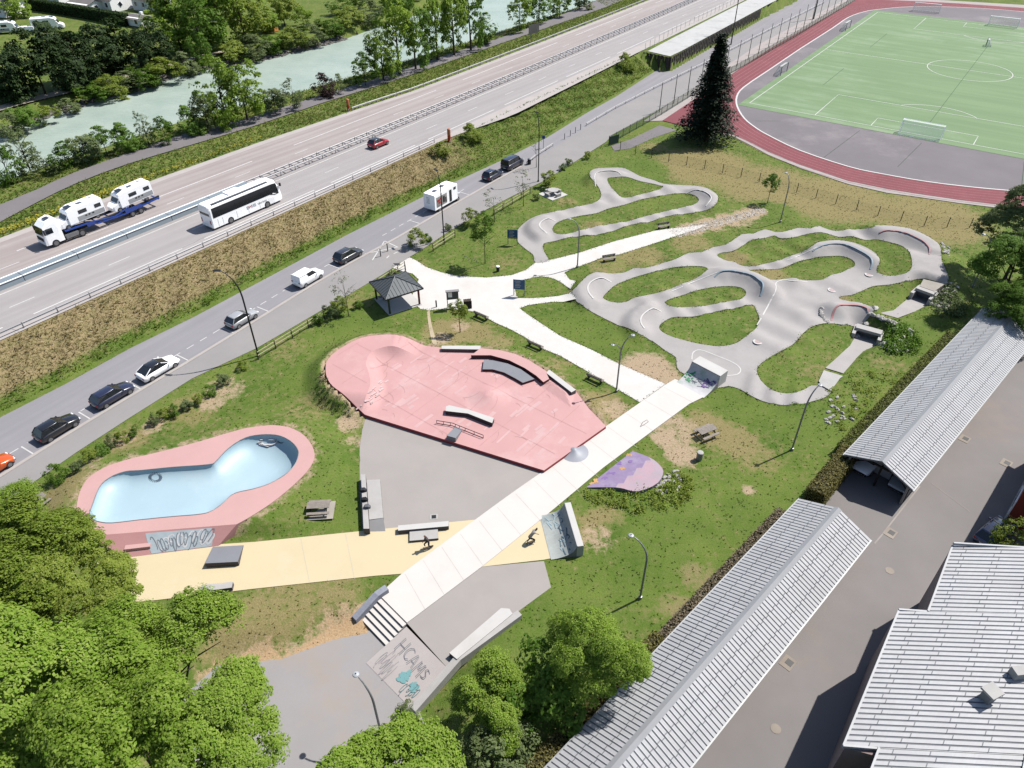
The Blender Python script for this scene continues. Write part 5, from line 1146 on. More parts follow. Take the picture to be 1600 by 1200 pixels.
# ================================================================== LAMPS, SIGNS, FURNITURE
def lamp(label, base, h, arm, head, m=STEEL, heads=1, r=.09, bend=1.2, group=None):
    b = at(*base)[:2]; z = float(zat(b)[0]); t = thing('street_lamp', label, 'street lamp', (*b, z), arm, group)
    MB().lathe([(.16, 0), (.16, .3), (r, .32)], 8).build('foot', m, t)
    k = [(0, 0, 0), (0, 0, h*.7)]+[(bend*(1-math.cos(q)), 0, h*.7+h*.3*math.sin(q)) for q in np.linspace(.25, 1.25, 6)]
    MB().tube(k, np.linspace(r, r*.55, len(k)), 7).build('pole', m, t)
    e = k[-1]
    if head == 'disc': MB().lathe([(.05, .1), (.2, .05), (.23, 0), (.2, -.05)], 12, (e[0]+.25, 0, e[2]+.02)).build('lamp_head', mat('pale lamp head', C(208, 212, 218), .4), t)
    else: MB().box((e[0]+.35, 0, e[2]), (.8, .28, .12)).build('lamp_head', m, t)
    if heads == 2:
        k2 = [(0, 0, h*.78)]+[(-bend*.8*(1-math.cos(q)), 0, h*.72+h*.18*math.sin(q)) for q in np.linspace(.4, 1.3, 5)]; MB().tube(k2, .05, 6).build('side_arm', m, t)
        f = k2[-1]; MB().lathe([(.05, .1), (.18, .05), (.2, 0)], 12, (f[0]-.2, 0, f[2])).build('lamp_head', mat('pale lamp head', C(208, 212, 218), .4), t)
lamp('tall dark road lamp beside the silver car', (404, 556), 11.3, R(175), 'bar', BLACK, r=.1, bend=2.4)
lamp('tall dark road lamp beside the white box camper', (694, 376), 10.5, R(120), 'bar', BLACK, r=.09, bend=1.2)
lamp('tall dark road lamp behind the dark parked van', (841, 284), 11.5, R(120), 'bar', BLACK, r=.09, bend=1.2)
lamp('pale park lamp by the fork of the gravel path', (902, 418), 7.2, R(170), 'disc', bend=1.6)
lamp('pale park lamp with two arms beside the lower gravel path', (963, 612), 7.2, R(20), 'disc', heads=2, bend=1.4)
lamp('pale park lamp on the lawn between picnic table and hedge', (1237, 703), 7.8, R(30), 'disc', bend=1.3)
lamp('pale park lamp on the lawn right of the blue sprayed quarter pipe', (1000, 935), 6.9, R(150), 'disc', bend=1.8)
lamp('pale park lamp at the bottom edge above the big bush', (594, 1140), 6.6, R(140), 'disc', bend=1.6)
lamp('pale park lamp in the shade of the trees right of the pump track', (1518, 452), 7.5, R(165), 'disc', bend=1.6)
lamp('pale park lamp near the wire fence at the far side of the pump track', (1219, 347), 7.5, R(120), 'disc', bend=1.2)
fmst = thing('floodlight_mast', 'tall slim mast between spruce tree and road', 'mast', (*at(1142, 70)[:2], 0))
MB().tube([(0, 0, 0), (0, 0, 16)], [.16, .08], 7).build('pole', BLACK, fmst); MB().box((0, 0, 15.6), (.9, .2, .25)).build('floodlight', DARK, fmst)
fm2 = thing('floodlight_mast', 'dark mast by the mesh fence at the top left of the pitch', 'mast', (*at(1271, 30)[:2], 0))
MB().tube([(0, 0, 0), (0, 0, 12)], [.2, .1], 7).build('pole', GREENM, fm2); MB().box((0, 0, 11.7), (1.2, .25, .3)).build('floodlight', DARK, fm2)
def callbox(label, px, py):
    b = at(px, py, MZ); t = thing('emergency_phone', label, 'emergency phone', (*b[:2], MZ), .9); OO = mat('orange plastic', C(232, 90, 40), .5, .05)
    MB().lathe([(.3, 0), (.3, .9), (.28, 1.0)], 10).build('base', OO, t); MB().lathe([(.28, 0), (.3, .1), (.3, 1.0), (.2, 1.15)], 10, (0, 0, 1.02)).build('hood', mat('pale orange top', C(240, 150, 100), .5), t)
    MB().box((-.8, -1.0, .55), (1.6, .06, .06), .6).build('handrail', STEEL, t); MB().box((-.8, -1.0, .28), (.06, .06, .55), .6).build('handrail_post', STEEL, t)
callbox('orange emergency phone on the far side of the motorway', 545, 172); callbox('orange emergency phone at the near edge of the motorway', 702, 220)
def board(name, label, base, rz, w, h, z0, mp, mf, cat='sign'):
    b = at(*base)[:2]; t = thing(name, label, cat, (*b, float(zat(b)[0])), rz)
    for sx in (-1, 1): MB().box((sx*w*.45, 0, (z0+h)/2), (.09, .09, z0+h)).build('post', mp, t)
    p = MB().box((0, -.07, z0+h/2), (w, .05, h)).build('panel', mf, t); return t, p
BLU = mat('blue panel', C(60, 110, 160), .5, .1, 2)
t, p = board('rules_sign', 'blue rules sign at the edge of the small pump track', (801, 382), R(-8), 1.5, 1.4, 1.0, STEEL, BLU)
for k in range(5): MB().box((-.2+.08*(k % 2), -.1, 2.2-.22*k), (.8-.12*(k % 3), .012, .06)).build('print_line', WHITE, p)
MB().box((0, -.1, 1.12), (1.3, .012, .14)).build('print_band', mat('yellow band', C(220, 190, 90), .6), p)
t, p = board('rules_sign', 'blue rules sign on the grass wedge beside the gravel path', (811, 462), R(-8), 1.5, 1.4, 1.0, STEEL, BLU)
for k in range(5): MB().box((-.2+.08*(k % 2), -.1, 2.2-.22*k), (.8-.12*(k % 3), .012, .06)).build('print_line', WHITE, p)
t, p = board('notice_board', 'grey notice board on two posts in the gravel beside the shelter', (708, 480), R(10), 1.5, 1.2, 1.2, mat('grey post', C(130, 128, 126)), mat('grey glazed panel', C(120, 124, 128), .3))
MB().box((0, -.2, 2.5), (1.7, .5, .08)).build('canopy', CONCD, t); MB().box((-.3, -.1, 1.9), (.5, .012, .7)).build('notice', WPAINT, p)
bx = thing('timber_bin', 'brown slatted box beside the sapling near the notice board', 'bin', (*at(731, 481)[:2], 0), .2)
for k in range(5): MB().box((-.4+.2*k, -.28, .6), (.17, .04, 1.1)).build('slat', DKWOOD, bx); MB().box((-.4+.2*k, .28, .6), (.17, .04, 1.1)).build('slat', DKWOOD, bx)
MB().box((0, 0, .58), (.9, .5, 1.0)).build('box', mat('dark brown box', C(84, 74, 62), .9), bx)
sg_ = thing('road_sign', 'large grey backed road sign beyond the motorway near the river path', 'sign', (*at(834, 60, 2.6)[:2], 2.6), R(50))
for sx in (-1, 1): MB().tube([(sx*1.4, 0, 0), (sx*1.4, 0, 2.2)], .08, 6).build('post', STEEL, sg_)
MB().box((0, 0, 2.3), (4.2, .08, 2.2)).build('panel', mat('sign back', C(110, 108, 108), .6), sg_)
rf = thing('rail_fence', 'brown river railing at the top of the riverside path', 'fence', (*at(810, 50, 2.6)[:2], 2.6)); rfo = np.array(rf.location)
for h in (.5, 1.0): MB().tube([np.array([*at(px, py, 2.6)[:2], 2.6+h])-rfo for px, py in ((775, 62), (835, 38), (860, 28))], .05, 5).build('rail', DKWOOD, rf)
for px, py in ((775, 62), (795, 54), (815, 46), (835, 38), (860, 28)): link(postmesh(.06, 1.1, DKWOOD), 'post', rf, np.array([*at(px, py, 2.6)[:2], 2.6])-rfo)
bs = thing('traffic_sign', 'small round blue sign beside the road left of the spruce', 'sign', (*at(1119, 82)[:2], 0)); MB().tube([(0, 0, 0), (0, 0, 2.6)], .05, 6).build('post', STEEL, bs); MB().wheel((0, 0, 2.4), .4, .04).build('disc', mat('blue disc', C(50, 80, 180), .5), bs)
bs = thing('traffic_sign', 'small blue traffic sign on the verge above the dark van', 'sign', (*at(849, 232)[:2], 0)); MB().tube([(0, 0, 0), (0, 0, 2.3)], .05, 6).build('post', STEEL, bs); MB().box((0, -.05, 2.1), (.55, .04, .55)).build('plate', mat('blue disc', C(50, 80, 180), .5), bs)
lb_ = thing('litter_bin', 'dark litter bin on the verge behind the dark parked van', 'bin', (*at(827, 257)[:2], 0)); MB().lathe([(.28, 0), (.32, .9), (.3, 1.0)], 10).build('body', DARK, lb_); MB().lathe([(.33, 1.0), (.2, 1.15)], 10).build('lid', STEEL, lb_)
def bench(label, base, rz):
    b = at(*base)[:2]; t = thing('park_bench', label, 'bench', (*b, float(zat(b)[0])), rz)
    for sx in (-.8, .8):
        MB().box((sx, .05, .22), (.08, .45, .44)).build('leg', BLACK, t); MB().box((sx, .3, .62), (.08, .08, .5)).build('back_support', BLACK, t)
    for k in range(3): MB().box((0, -.16+.16*k, .46), (2.0, .14, .05)).build('seat_slat', WOOD, t)
    for k in range(2): MB().box((0, .33, .64+.18*k), (2.0, .05, .14)).build('back_slat', WOOD, t)
bench('dark park bench in the gravel just right of the sapling', (753, 497), R(-38)+math.pi); bench('dark park bench above the pink plaza beside the gravel path', (837, 543), R(-38)+math.pi)
bench('dark park bench near the two armed lamp on the gravel path', (930, 595), R(-38)+math.pi); bench('park bench on the gravel path under the small pump track, farther one', (1037, 357), R(18)); bench('park bench at the gravel path edge above the big pump track, nearer one', (952, 408), R(18)); 
def picnic(label, base, rz, slab=True):
    b = at(*base)[:2]; z = float(zat(b)[0]); t = thing('picnic_table', label, 'picnic table', (*b, z+.03), rz)
    if slab: MB().box((0, 0, 0), (2.6, 2.1, .06)).build('slab', mat('picnic slab', C(206, 198, 186), .9), t)
    for k in range(5): MB().box((0, -.32+.16*k, .76), (2.0, .145, .05)).build('top_slat', WOOD, t)
    for sy in (-1, 1): MB().box((0, sy*.72, .45), (2.0, .28, .05)).build('bench_seat', WOOD, t)
    for sx in (-.7, .7):
        MB().box((sx, 0, .42), (.08, 1.5, .08)).build('cross_beam', DKWOOD, t)
        for sy in (-1, 1): MB().tube([(sx, sy*.55, 0), (sx, sy*.25, .74)], .05, 4).build('leg', DKWOOD, t)
picnic('weathered picnic table on the lawn between blue bowl and grey pad', (500, 800), R(4)); picnic('weathered picnic table on bare ground right of the cream strip', (1103, 680), R(28), False); picnic('weathered picnic table beside the trees left of the blue bowl', (59, 792), R(62))
ct = thing('concrete_table', 'round concrete picnic table on a pale slab near the small pump track', 'table', (*at(864, 304)[:2], .02), .4)
MB().box((0, 0, .0), (3.4, 3.4, .1), .3).build('slab', CONCW, ct); MB().lathe([(.25, 0), (.2, .7), (.9, .72), (.9, .82)], 14).build('table', CONC, ct)
for k in range(4): a = k*math.pi/2+.3; MB().box((1.25*math.cos(a), 1.25*math.sin(a), .3), (.35, 1.0, .5), a).build('seat', CONC, ct)
bn = thing('litter_bin', 'round metal litter bin on the lawn below the picnic table', 'bin', (*at(1092, 718)[:2], 0)); MB().lathe([(.26, 0), (.3, .1), (.3, .85)], 14).build('body', STEEL, bn); MB().lathe([(.3, .86), (.33, .9), (.3, .98), (.12, 1.02)], 14).build('lid', CONC, bn)
bn = thing('litter_bin', 'small dark litter bin on the grass tip by the path fork', 'bin', (*at(778, 424)[:2], 0)); MB().lathe([(.2, 0), (.24, .7)], 12).build('body', DARK, bn); MB().lathe([(.24, .72), (.26, .78), (.2, .85)], 12).build('lid', WPAINT, bn)
for i, (px, py) in enumerate(((728, 407), (741, 410))): 
    k = [(.35*math.cos(q), 0, .7*math.sin(q)) for q in np.linspace(0, math.pi, 10)]; tag(MB().tube(k, .035, 6).build('bicycle_hoop', STEEL), ('left', 'right')[i]+' of two steel bicycle hoops under the small tree', 'bicycle hoop', 'bicycle hoops').location = (*at(px, py)[:2], 0)
nb = thing('info_lectern', 'small tilted board beside the fence behind the shelter', 'sign', (*at(622, 424)[:2], 0), .6); MB().box((0, 0, .5), (.1, .1, 1.0)).build('post', DKWOOD, nb); MB().box((0, 0, 1.1), (.9, .6, .05), ry=.3).build('panel', DARK, nb)
# shelter
shb = np.array([*at(622, 472)[:2], 0]); shr = R(32); sh = thing('shelter', 'open square shelter with dark pyramid roof and red corner posts', 'shelter', shb, shr)
w, he, hr = 2.55, 2.5, 3.75; RT_ = mat('dark standing seam roof', C(112, 118, 122), .5, .08, 1, metal=.2)
for k in range(4):
    a = k*math.pi/2; cs = [(w, -w), (w, w)]; M = Matrix.Rotation(a, 3, 'Z')
    f = [tuple(M @ Vector(v)) for v in ((w, -w, he), (w, w, he), (0, 0, hr))]; pn_ = MB().add(f, [(0, 1, 2)]).build('roof_panel', RT_, sh)
    for i in range(-5, 6):
        y = i*w/5.5; top = 1-abs(y)/w; p0 = M @ Vector((w, y, he+.02)); p1 = M @ Vector((w*(1-top), y, he+(hr-he)*top+.02))
        if top > .08: MB().tube([p0, p1], .022, 4).build('roof_rib', mat('roof rib', C(70, 74, 80), .6), pn_)
    MB().tube([M @ Vector((w, -w, he+.03)), M @ Vector((0, 0, hr+.03))], .07, 5).build('hip_cap', RT_, sh)
    MB().box(M @ Vector((w, 0, he-.04)), (.08, 2*w, .16), a).build('fascia', BLACK, sh)
    PR = mat('shelter red post', C(150, 36, 44), .7); PO = mat('shelter olive post', C(76, 88, 52), .7)
    pc_ = M @ Vector((w-.5, w-.5, he/2)); MB().box(pc_, (.2, .2, he), a).build('post', PR if k in (0, 3) else PO, sh)
MB().box((0, 0, .03), (4.6, 4.6, .1)).build('floor_slab', CONCW, sh)
MB().box((-1.2, 1.6, .5), (1.5, .4, .1)).build('seat', WOOD, sh); MB().box((-1.2, 1.6, .25), (.3, .3, .45)).build('seat_leg', DKWOOD, sh)

# ================================================================== VEHICLES
def paint(name, c, rough=.25): return mat('paint '+name, c, rough, .03, .5, 4, spec=.5, coat=.6)
RIM = mat('alloy rim', C(190, 190, 194), .35, .1, metal=.6); TAIL = mat('tail light', (.25, .01, .01), .3, .05); HEAD = mat('head light', (.6, .62, .65), .15, .03); PLATE = mat('number plate', (.6, .6, .55), .5, .03)
_W = {}
def wheels(t, xs, W, r, w=.22, rim=RIM):
    for x in xs:
        for sy in (-1, 1):
            k = (r, w)
            if k not in _W: _W[k] = (MB().wheel((0, 0, 0), r, w, n=16).mesh('tyre', DARK), MB().wheel((0, 0, 0), r*.62, w+.02, n=12).mesh('rim', rim))
            o = link(_W[k][0], 'wheel', t, (x, sy*(W/2-w/2+.01), r)); link(_W[k][1], 'rim', o)
def sect(x, w, zb, zs, zc=None):
    return [(x, -w*.86, zb), (x, -w, zb+.16), (x, -w*1.0, zs-.22), (x, -w*.97, zs-.08), (x, -w*.88, zs), (x, 0, (zc or zs)+.02), (x, w*.88, zs), (x, w*.97, zs-.08), (x, w, zs-.22), (x, w, zb+.16), (x, w*.86, zb)]
def car(label, loc, rz, col, L=4.4, W=1.8, H=1.5, belt=.95, rear=.12, rslope=.45, wind=1.35, wslope=.75, hood=.82, roof=None, cat='car', cargo=False, tw=.70, rimc=RIM, name='parked_car', gr=None):
    t = thing(name, label, cat, loc, rz, gr); h = W/2; x0, x1 = -L/2, L/2; rp_ = roof or col
    tail = belt-.02
    S = [sect(x0, h*.80, .34, tail-.22), sect(x0+.07, h*.93, .27, tail-.06), sect(x0+.35, h*.985, .22, tail), sect(x0+1.0, h, .2, belt), sect(0, h, .2, belt), sect(x1-wind, h, .2, belt-.01), sect(x1-.75, h*.985, .2, hood), sect(x1-.28, h*.92, .24, hood-.1), sect(x1-.06, h*.78, .3, hood-.24), sect(x1, h*.6, .36, hood-.34)]
    MB().loft(S).build('body', col, t, True)
    a0, a1 = x0+rear, x0+rear+rslope; b1, b0 = x1-wind-wslope, x1-wind+.1; wb, wt = h*.90, h*tw; zb, zt = belt-.03, H-.06
    base = [(a0, -wb, zb), (b0, -wb*.93, zb), (b0, wb*.93, zb), (a0, wb, zb)]; top = [(a1, -wt, zt), (b1, -wt, zt), (b1, wt, zt), (a1, wt, zt)]
    def lp(i, j, f, k): p = np.array(base[i])*(1-f)+np.array(base[j])*f; q = np.array(top[i])*(1-f)+np.array(top[j])*f; return p*(1-k)+q*k
    if cargo:
        f = .52
        MB().add([lp(0, 1, 0, 0), lp(0, 1, f, 0), lp(3, 2, f, 0), lp(3, 2, 0, 0), lp(0, 1, 0, 1), lp(0, 1, f, 1), lp(3, 2, f, 1), lp(3, 2, 0, 1)], [(0, 1, 5, 4), (1, 2, 6, 5), (2, 3, 7, 6), (3, 0, 4, 7), (4, 5, 6, 7)]).build('cargo_shell', col, t)
    else:
        f = 0
        MB().add([base[0], base[3], top[3], top[0]], [(0, 3, 2, 1)]).build('rear_window', GLASS, t)
    for sy, (i, j) in ((-1, (0, 1)), (1, (3, 2))):
        g = (f, .5, 1) if not cargo else (f, 1)
        for k in range(len(g)-1): MB().add([lp(i, j, g[k], 0), lp(i, j, g[k+1], 0), lp(i, j, g[k+1], 1), lp(i, j, g[k], 1)], [(0, 1, 2, 3) if sy < 0 else (3, 2, 1, 0)]).build('side_window', GLASS, t)
        for g_ in ((0, 1) if cargo else (0, .5, 1)):
            MB().tube([lp(i, j, g_, 0), lp(i, j, g_, 1)], .045, 4).build('pillar', col if g_ != .5 else BLACK, t)
    MB().add([base[1], base[2], top[2], top[1]], [(0, 1, 2, 3)]).build('windscreen', GLASS, t)
    cxr = (a1+b1)/2; lr = b1-a1
    MB().loft([[(cxr+lr*u, -wt*v, zt-.01), (cxr+lr*u, -wt*v*.8, zt+.05*k), (cxr+lr*u, 0, zt+.075*k), (cxr+lr*u, wt*v*.8, zt+.05*k), (cxr+lr*u, wt*v, zt-.01)] for u, v, k in ((-.52, .98, .3), (-.42, 1.04, .9), (0, 1.05, 1), (.42, 1.02, .9), (.53, .96, .2))]).build('roof', rp_, t, True)
    wheels(t, (x0+L*.19, x1-L*.19), W, .33, rim=rimc)
    for sy in (-1, 1):
        MB().box((x1-.2, sy*h*.68, hood-.26), (.26, .32, .13)).build('headlight', HEAD, t); MB().box((x0+.06, sy*h*.72, tail-.22), (.12, .3, .16)).build('tail_light', TAIL, t)
        MB().box((x1-wind-.15, sy*(h+.07), belt+.06), (.14, .18, .12)).build('mirror', col, t)
    MB().box((x0-.005, 0, .55), (.03, .5, .11)).build('number_plate', PLATE, t); MB().box((x0+.03, 0, .36), (.1, W*.78, .12)).build('bumper', DARK, t); MB().box((x1-.03, 0, .42), (.1, W*.55, .16)).build('grille', DARK, t)
    return t
def pk(px, py, off=1.15):
    sv = park_s(px, py); p, rz = parkp(sv, off); return (*p, .02), rz
def C2(r, g, b): return tuple(lin(v) for v in (r, g, b))
l, r_ = pk(107, 683); car('black hatchback parked second from the left edge', l, r_, paint('black', (.008, .008, .01)), 4.3, 1.8, 1.52)
l, r_ = pk(194, 631); car('dark navy hatchback parked behind the white and black car', l, r_, paint('navy', (.012, .014, .035)), 4.5, 1.82, 1.5)
l, r_ = pk(262, 588); car('white car with black roof parked by the road lamp shadow', l, r_, paint('white', (.75, .75, .75)), 4.75, 1.88, 1.48, roof=paint('black roof', (.01, .01, .012)), rslope=.95, rear=.3, wslope=.9)
l, r_ = pk(393, 508); car('silver hatchback parked next to the tall dark lamp', l, r_, paint('silver', C(205, 206, 210), .3), 4.2, 1.78, 1.5)
l, r_ = pk(501, 447); car('white panel van parked between silver hatchback and grey car', l, r_, paint('white', (.75, .75, .75)), 4.4, 1.82, 1.85, belt=1.15, hood=1.02, rear=.04, rslope=.1, wind=1.25, wslope=.7, cat='van', cargo=True, tw=.84, name='parked_van')
l, r_ = pk(562, 411); car('dark grey estate car parked before the hatched bay', l, r_, paint('graphite', C(70, 74, 84), .3), 4.5, 1.85, 1.58)
l, r_ = pk(787, 283); car('dark blue hatchback parked behind the dark van', l, r_, paint('dark blue', (.014, .018, .04)), 4.2, 1.8, 1.55)
l, r_ = pk(812, 264); car('tall dark van parked at the front of the row', l, r_, paint('dark van', (.015, .017, .03)), 4.9, 1.92, 1.95, belt=1.15, hood=1.05, rear=.06, rslope=.15, wind=1.1, wslope=.6, tw=.8, cat='van', name='parked_van')
l, r_ = pk(-2, 742); car('bright orange car cut off by the left edge', l, r_, paint('orange', C(255, 110, 25)), 4.1, 1.75, 1.5, roof=paint('dark roof', (.012, .012, .025)))
hd = math.atan2(*(mw(np.array([90.]), np.array([0.]))[0]-mw(np.array([80.]), np.array([0.]))[0])[::-1])
car('red car with black roof driving on the motorway', at(592, 228, MZ), hd, paint('red', C(225, 25, 50)), 4.1, 1.8, 1.5, roof=paint('black roof', (.01, .01, .012)), name='car')
car('dark blue car in the shadow of the red building', at(1551, 838, .03), R(35), paint('shaded blue', (.03, .04, .09)), 4.3, 1.8, 1.5)
car('white car parked inside the open carport', (*(ra+rd*3.2+np.array([-rd[1], rd[0]])*1.6), .03), math.atan2(rd[1], rd[0])+math.pi, paint('white', (.75, .75, .75)), 4.2, 1.75, 1.45)
car('silver car parked inside the carport on its yard side', (*(ra+rd*3.4-np.array([-rd[1], rd[0]])*1.7), .03), math.atan2(rd[1], rd[0])+math.pi, paint('silver', C(205, 206, 210), .3), 4.2, 1.75, 1.45)
# coach
bl = (at(322, 358, MZ)+at(434, 313, MZ))/2; hb = math.atan2(*(mw(np.array([50.]), np.array([0.]))[0]-mw(np.array([40.]), np.array([0.]))[0])[::-1])
bp = mw(np.array([float(mst(bl[None, :2])[0][0])+.3]), np.array([7.35]))[0]
bus = thing('coach', 'white touring coach with dark windows driving on the motorway', 'bus', (*bp, MZ), hb); WB_ = paint('coach white', (.78, .78, .78)); BL, BWd, BH = 12.4, 2.55, 3.65
MB().loft([[(x, -w, zb), (x, -w, 2.95 if zt > 3 else zt-.4), (x, -w*.93, zt-.18), (x, -w*.6, zt), (x, w*.6, zt), (x, w*.93, zt-.18), (x, w, 2.95 if zt > 3 else zt-.4), (x, w, zb)] for x, w, zb, zt in ((-6.2, 1.2, .4, 3.5), (-6.05, 1.27, .32, 3.6), (4.6, 1.27, .32, BH), (5.4, 1.25, .32, 3.5), (5.9, 1.2, .34, 2.7), (6.2, 1.08, .4, 1.5))]).build('body', WB_, bus)
for sy in (-1, 1):
    MB().add([(-5.8, sy*1.283, 1.75), (4.0, sy*1.283, 1.75), (4.9, sy*1.283, 1.45), (5.7, sy*1.243, 1.45), (5.45, sy*1.25, 3.1), (4.6, sy*1.278, 3.2), (-5.8, sy*1.278, 3.2)], [tuple(range(7)) if sy < 0 else tuple(range(7))[::-1]]).build('side_window', GLASS, bus)
    MB().box((4.2, sy*1.275, .85), (1.0, .02, .9)).build('door' if sy < 0 else 'locker_door', paint('coach panel', (.7, .7, .7)), bus)
    MB().box((6.05, sy*1.4, 2.7), (.2, .25, .45)).build('mirror', DARK, bus)
    for x in (-5.2, -4.4, -2, 0, 2): MB().box((x, sy*1.28, .95), (.02, .012, 1.0)).build('panel_gap', STEEL, bus)
MB().add([(-6.215, -1.1, 2.1), (-6.215, 1.1, 2.1), (-6.17, 1.05, 3.2), (-6.17, -1.05, 3.2)], [(3, 2, 1, 0)]).build('rear_window', GLASS, bus)
MB().add([(5.50, -1.1, 3.32), (5.50, 1.1, 3.32), (5.93, 1.08, 2.66), (6.2, .98, 1.55), (6.2, -.98, 1.55), (5.93, -1.08, 2.66)], [(0, 1, 2, 5), (5, 2, 3, 4)]).build('windscreen', GLASS, bus)
MB().box((-.6, -.95, BH-.02), (9.6, .34, .1)).build('roof_vent_strip', mat('dark roof strip', C(120, 124, 132), .5), bus); MB().box((-1, .2, BH+.08), (2.2, 1.4, .2)).build('roof_unit', WB_, bus)
wheels(bus, (-3.2, 3.3), 2.56, .5, .3)
def word(txt, size, m, parent, loc, rot, name='lettering'):
    cu = bpy.data.curves.new(name, 'FONT'); cu.body = txt; cu.size = size; cu.extrude = .002; o = bpy.data.objects.new(name, cu); COL.objects.link(o)
    dg = bpy.context.evaluated_depsgraph_get(); me = bpy.data.meshes.new_from_object(o.evaluated_get(dg)); bpy.data.objects.remove(o); bpy.data.curves.remove(cu)
    me.materials.clear(); me.materials.append(m); return link(me, name, parent, loc, rot)
TXR = (math.pi/2, 0, 0)
word('S', .62, mat('logo blue', C(70, 130, 180), .5), bus, (-.3, -1.285, 1.02), TXR); word('W', .62, mat('logo red', C(220, 40, 60), .5), bus, (.02, -1.285, 1.02), TXR); word('I', .62, mat('logo violet', C(120, 90, 160), .5), bus, (.62, -1.285, 1.02), TXR); word('SS', .62, mat('logo teal', C(60, 150, 160), .5), bus, (.82, -1.285, 1.02), TXR)
word('touristic', .5, mat('logo faint grey', C(216, 216, 220), .5), bus, (1.7, -1.285, 1.06), TXR)
for sy in (-1, 1): MB().box((-6.22, sy*1.0, 1.2), (.03, .18, .6)).build('tail_light', TAIL, bus); MB().box((6.12, sy*.85, .85), (.15, .4, .2)).build('headlight', HEAD, bus)
# motorhome (on carrier and on its own)
def motorhome(label, loc, rz, tilt=0., sc=1.):
    t = thing('motorhome', label, 'motorhome', loc, rz); t.rotation_euler = (0, tilt, rz); t.scale = (sc,)*3; MW = paint('motorhome white', (.78, .78, .78)); GR_ = mat('motorhome grey side', C(214, 216, 220), .4, .03)
    MB().loft([[(x, -1.13, .55), (x, -1.13, zt-.1), (x, -1.0, zt), (x, 1.0, zt), (x, 1.13, zt-.1), (x, 1.13, .55)] for x, zt in ((-3.5, 2.75), (-3.4, 2.85), (1.0, 2.85), (1.9, 2.55), (2.1, 2.3))]).build('living_box', MW, t)
    MB().loft([[(x, -w, .35), (x, -w, z-.1), (x, -w*.85, z), (x, w*.85, z), (x, w, z-.1), (x, w, .35)] for x, w, z in ((1.0, 1.0, 2.3), (1.9, 1.0, 2.25), (2.5, .98, 1.45), (3.2, .93, 1.2), (3.5, .8, .95))]).build('cab', MW, t)
    MB().add([(1.99, -.86, 2.2), (1.99, .86, 2.2), (2.54, .88, 1.48), (2.54, -.88, 1.48)], [(0, 3, 2, 1)]).build('windscreen', GLASS, t)
    for sy in (-1, 1):
        MB().add([(1.2, sy*1.012, 1.4), (2.35, sy*1.0, 1.4), (1.9, sy*1.01, 2.0), (1.25, sy*1.012, 2.0)], [(0, 1, 2, 3) if sy < 0 else (3, 2, 1, 0)]).build('cab_window', GLASS, t)
        for x, w in ((-2.6, 1.0), (-.2, 1.3)): MB().box((x, sy*1.135, 1.95), (w, .03, .55)).build('window', GLASS, t)
        MB().box((-1.3, sy*1.135, 1.0), (4.2, .02, .7)).build('side_decal', GR_, t)
        for x in (-1.6, -1.0, -.5): MB().box((x, sy*1.147, 1.15), (.3, .01, .22)).build('decal_mark', DARK, t)
    MB().box((1.2, 0, 2.86), (.9, 1.0, .08)).build('roof_window', GLASS, t); MB().box((-.5, .2, 2.87), (.8, .6, .08)).build('roof_hatch', mat('tinted hatch', C(120, 126, 140), .3), t); MB().box((-2.4, -.2, 2.87), (.45, .45, .1)).build('roof_vent', GR_, t)
    wheels(t, (-2.1, 2.5), 2.2, .36); return t
ti = float(mst(at(150, 360, MZ)[None, :2])[0][0]); hp_ = hb+math.pi
tp = mw(np.array([ti+1.6]), np.array([-6.2]))[0]; tx = np.array([math.cos(hp_), math.sin(hp_)])
truck = thing('car_carrier_truck', 'white cab car carrier with blue trailer loaded with two motorhomes', 'truck', (*tp, MZ), hp_); TW = paint('cab white', (.78, .78, .78)); BLUEC = paint('trailer blue', C(40, 90, 200))
MB().loft([[(x, -w, .5), (x, -w, z-.3), (x, -w*.85, z), (x, w*.85, z), (x, w, z-.3), (x, w, .5)] for x, w, z in ((6.0, 1.2, 3.5), (6.4, 1.24, 3.7), (7.5, 1.24, 3.45), (8.2, 1.22, 2.9), (8.45, 1.15, 1.6), (8.5, 1.15, .9))]).build('cab', TW, truck)
MB().add([(8.24, -1.05, 2.85), (8.24, 1.05, 2.85), (8.47, 1.05, 1.85), (8.47, -1.05, 1.85)], [(0, 3, 2, 1)]).build('windscreen', GLASS, truck)
for sy in (-1, 1): MB().box((7.55, sy*1.24, 2.35), (.95, .03, .75)).build('side_window', GLASS, truck); MB().box((8.25, sy*1.4, 2.4), (.15, .22, .7)).build('mirror', DARK, truck); MB().box((4.9, sy*1.05, .75), (1.8, .4, .55)).build('fuel_tank', STEEL, truck); MB().box((8.48, sy*.85, .95), (.1, .35, .22)).build('headlight', HEAD, truck)
MB().box((8.49, 0, 1.25), (.06, 1.7, .5)).build('grille', DARK, truck); MB().box((6.9, 0, 3.66), (.7, .8, .08)).build('roof_hatch', GLASS, truck); MB().box((4.4, 0, .85), (4.2, .9, .3)).build('chassis', DARK, truck)
for sy in (-1, 1):
    MB().tube([(5.6, sy*1.1, 1.55), (2.4, sy*1.1, 1.45), (1.2, sy*1.1, .95), (-3.0, sy*1.1, .8), (-8.6, sy*1.1, 1.25)], .13, 4).build('side_beam', BLUEC, truck)
    MB().tube([(1.5, sy*1.1, 1.4), (-1.5, sy*1.1, 1.0), (-3.8, sy*1.1, 1.55)], .09, 4).build('ramp_beam', BLUEC, truck)
    MB().box((-4.4, sy*1.12, 1.1), (2.6, .12, .5)).build('wheel_guard', BLUEC, truck); MB().box((2.0, sy*1.12, 1.25), (1.2, .12, .5)).build('side_panel', BLUEC, truck)
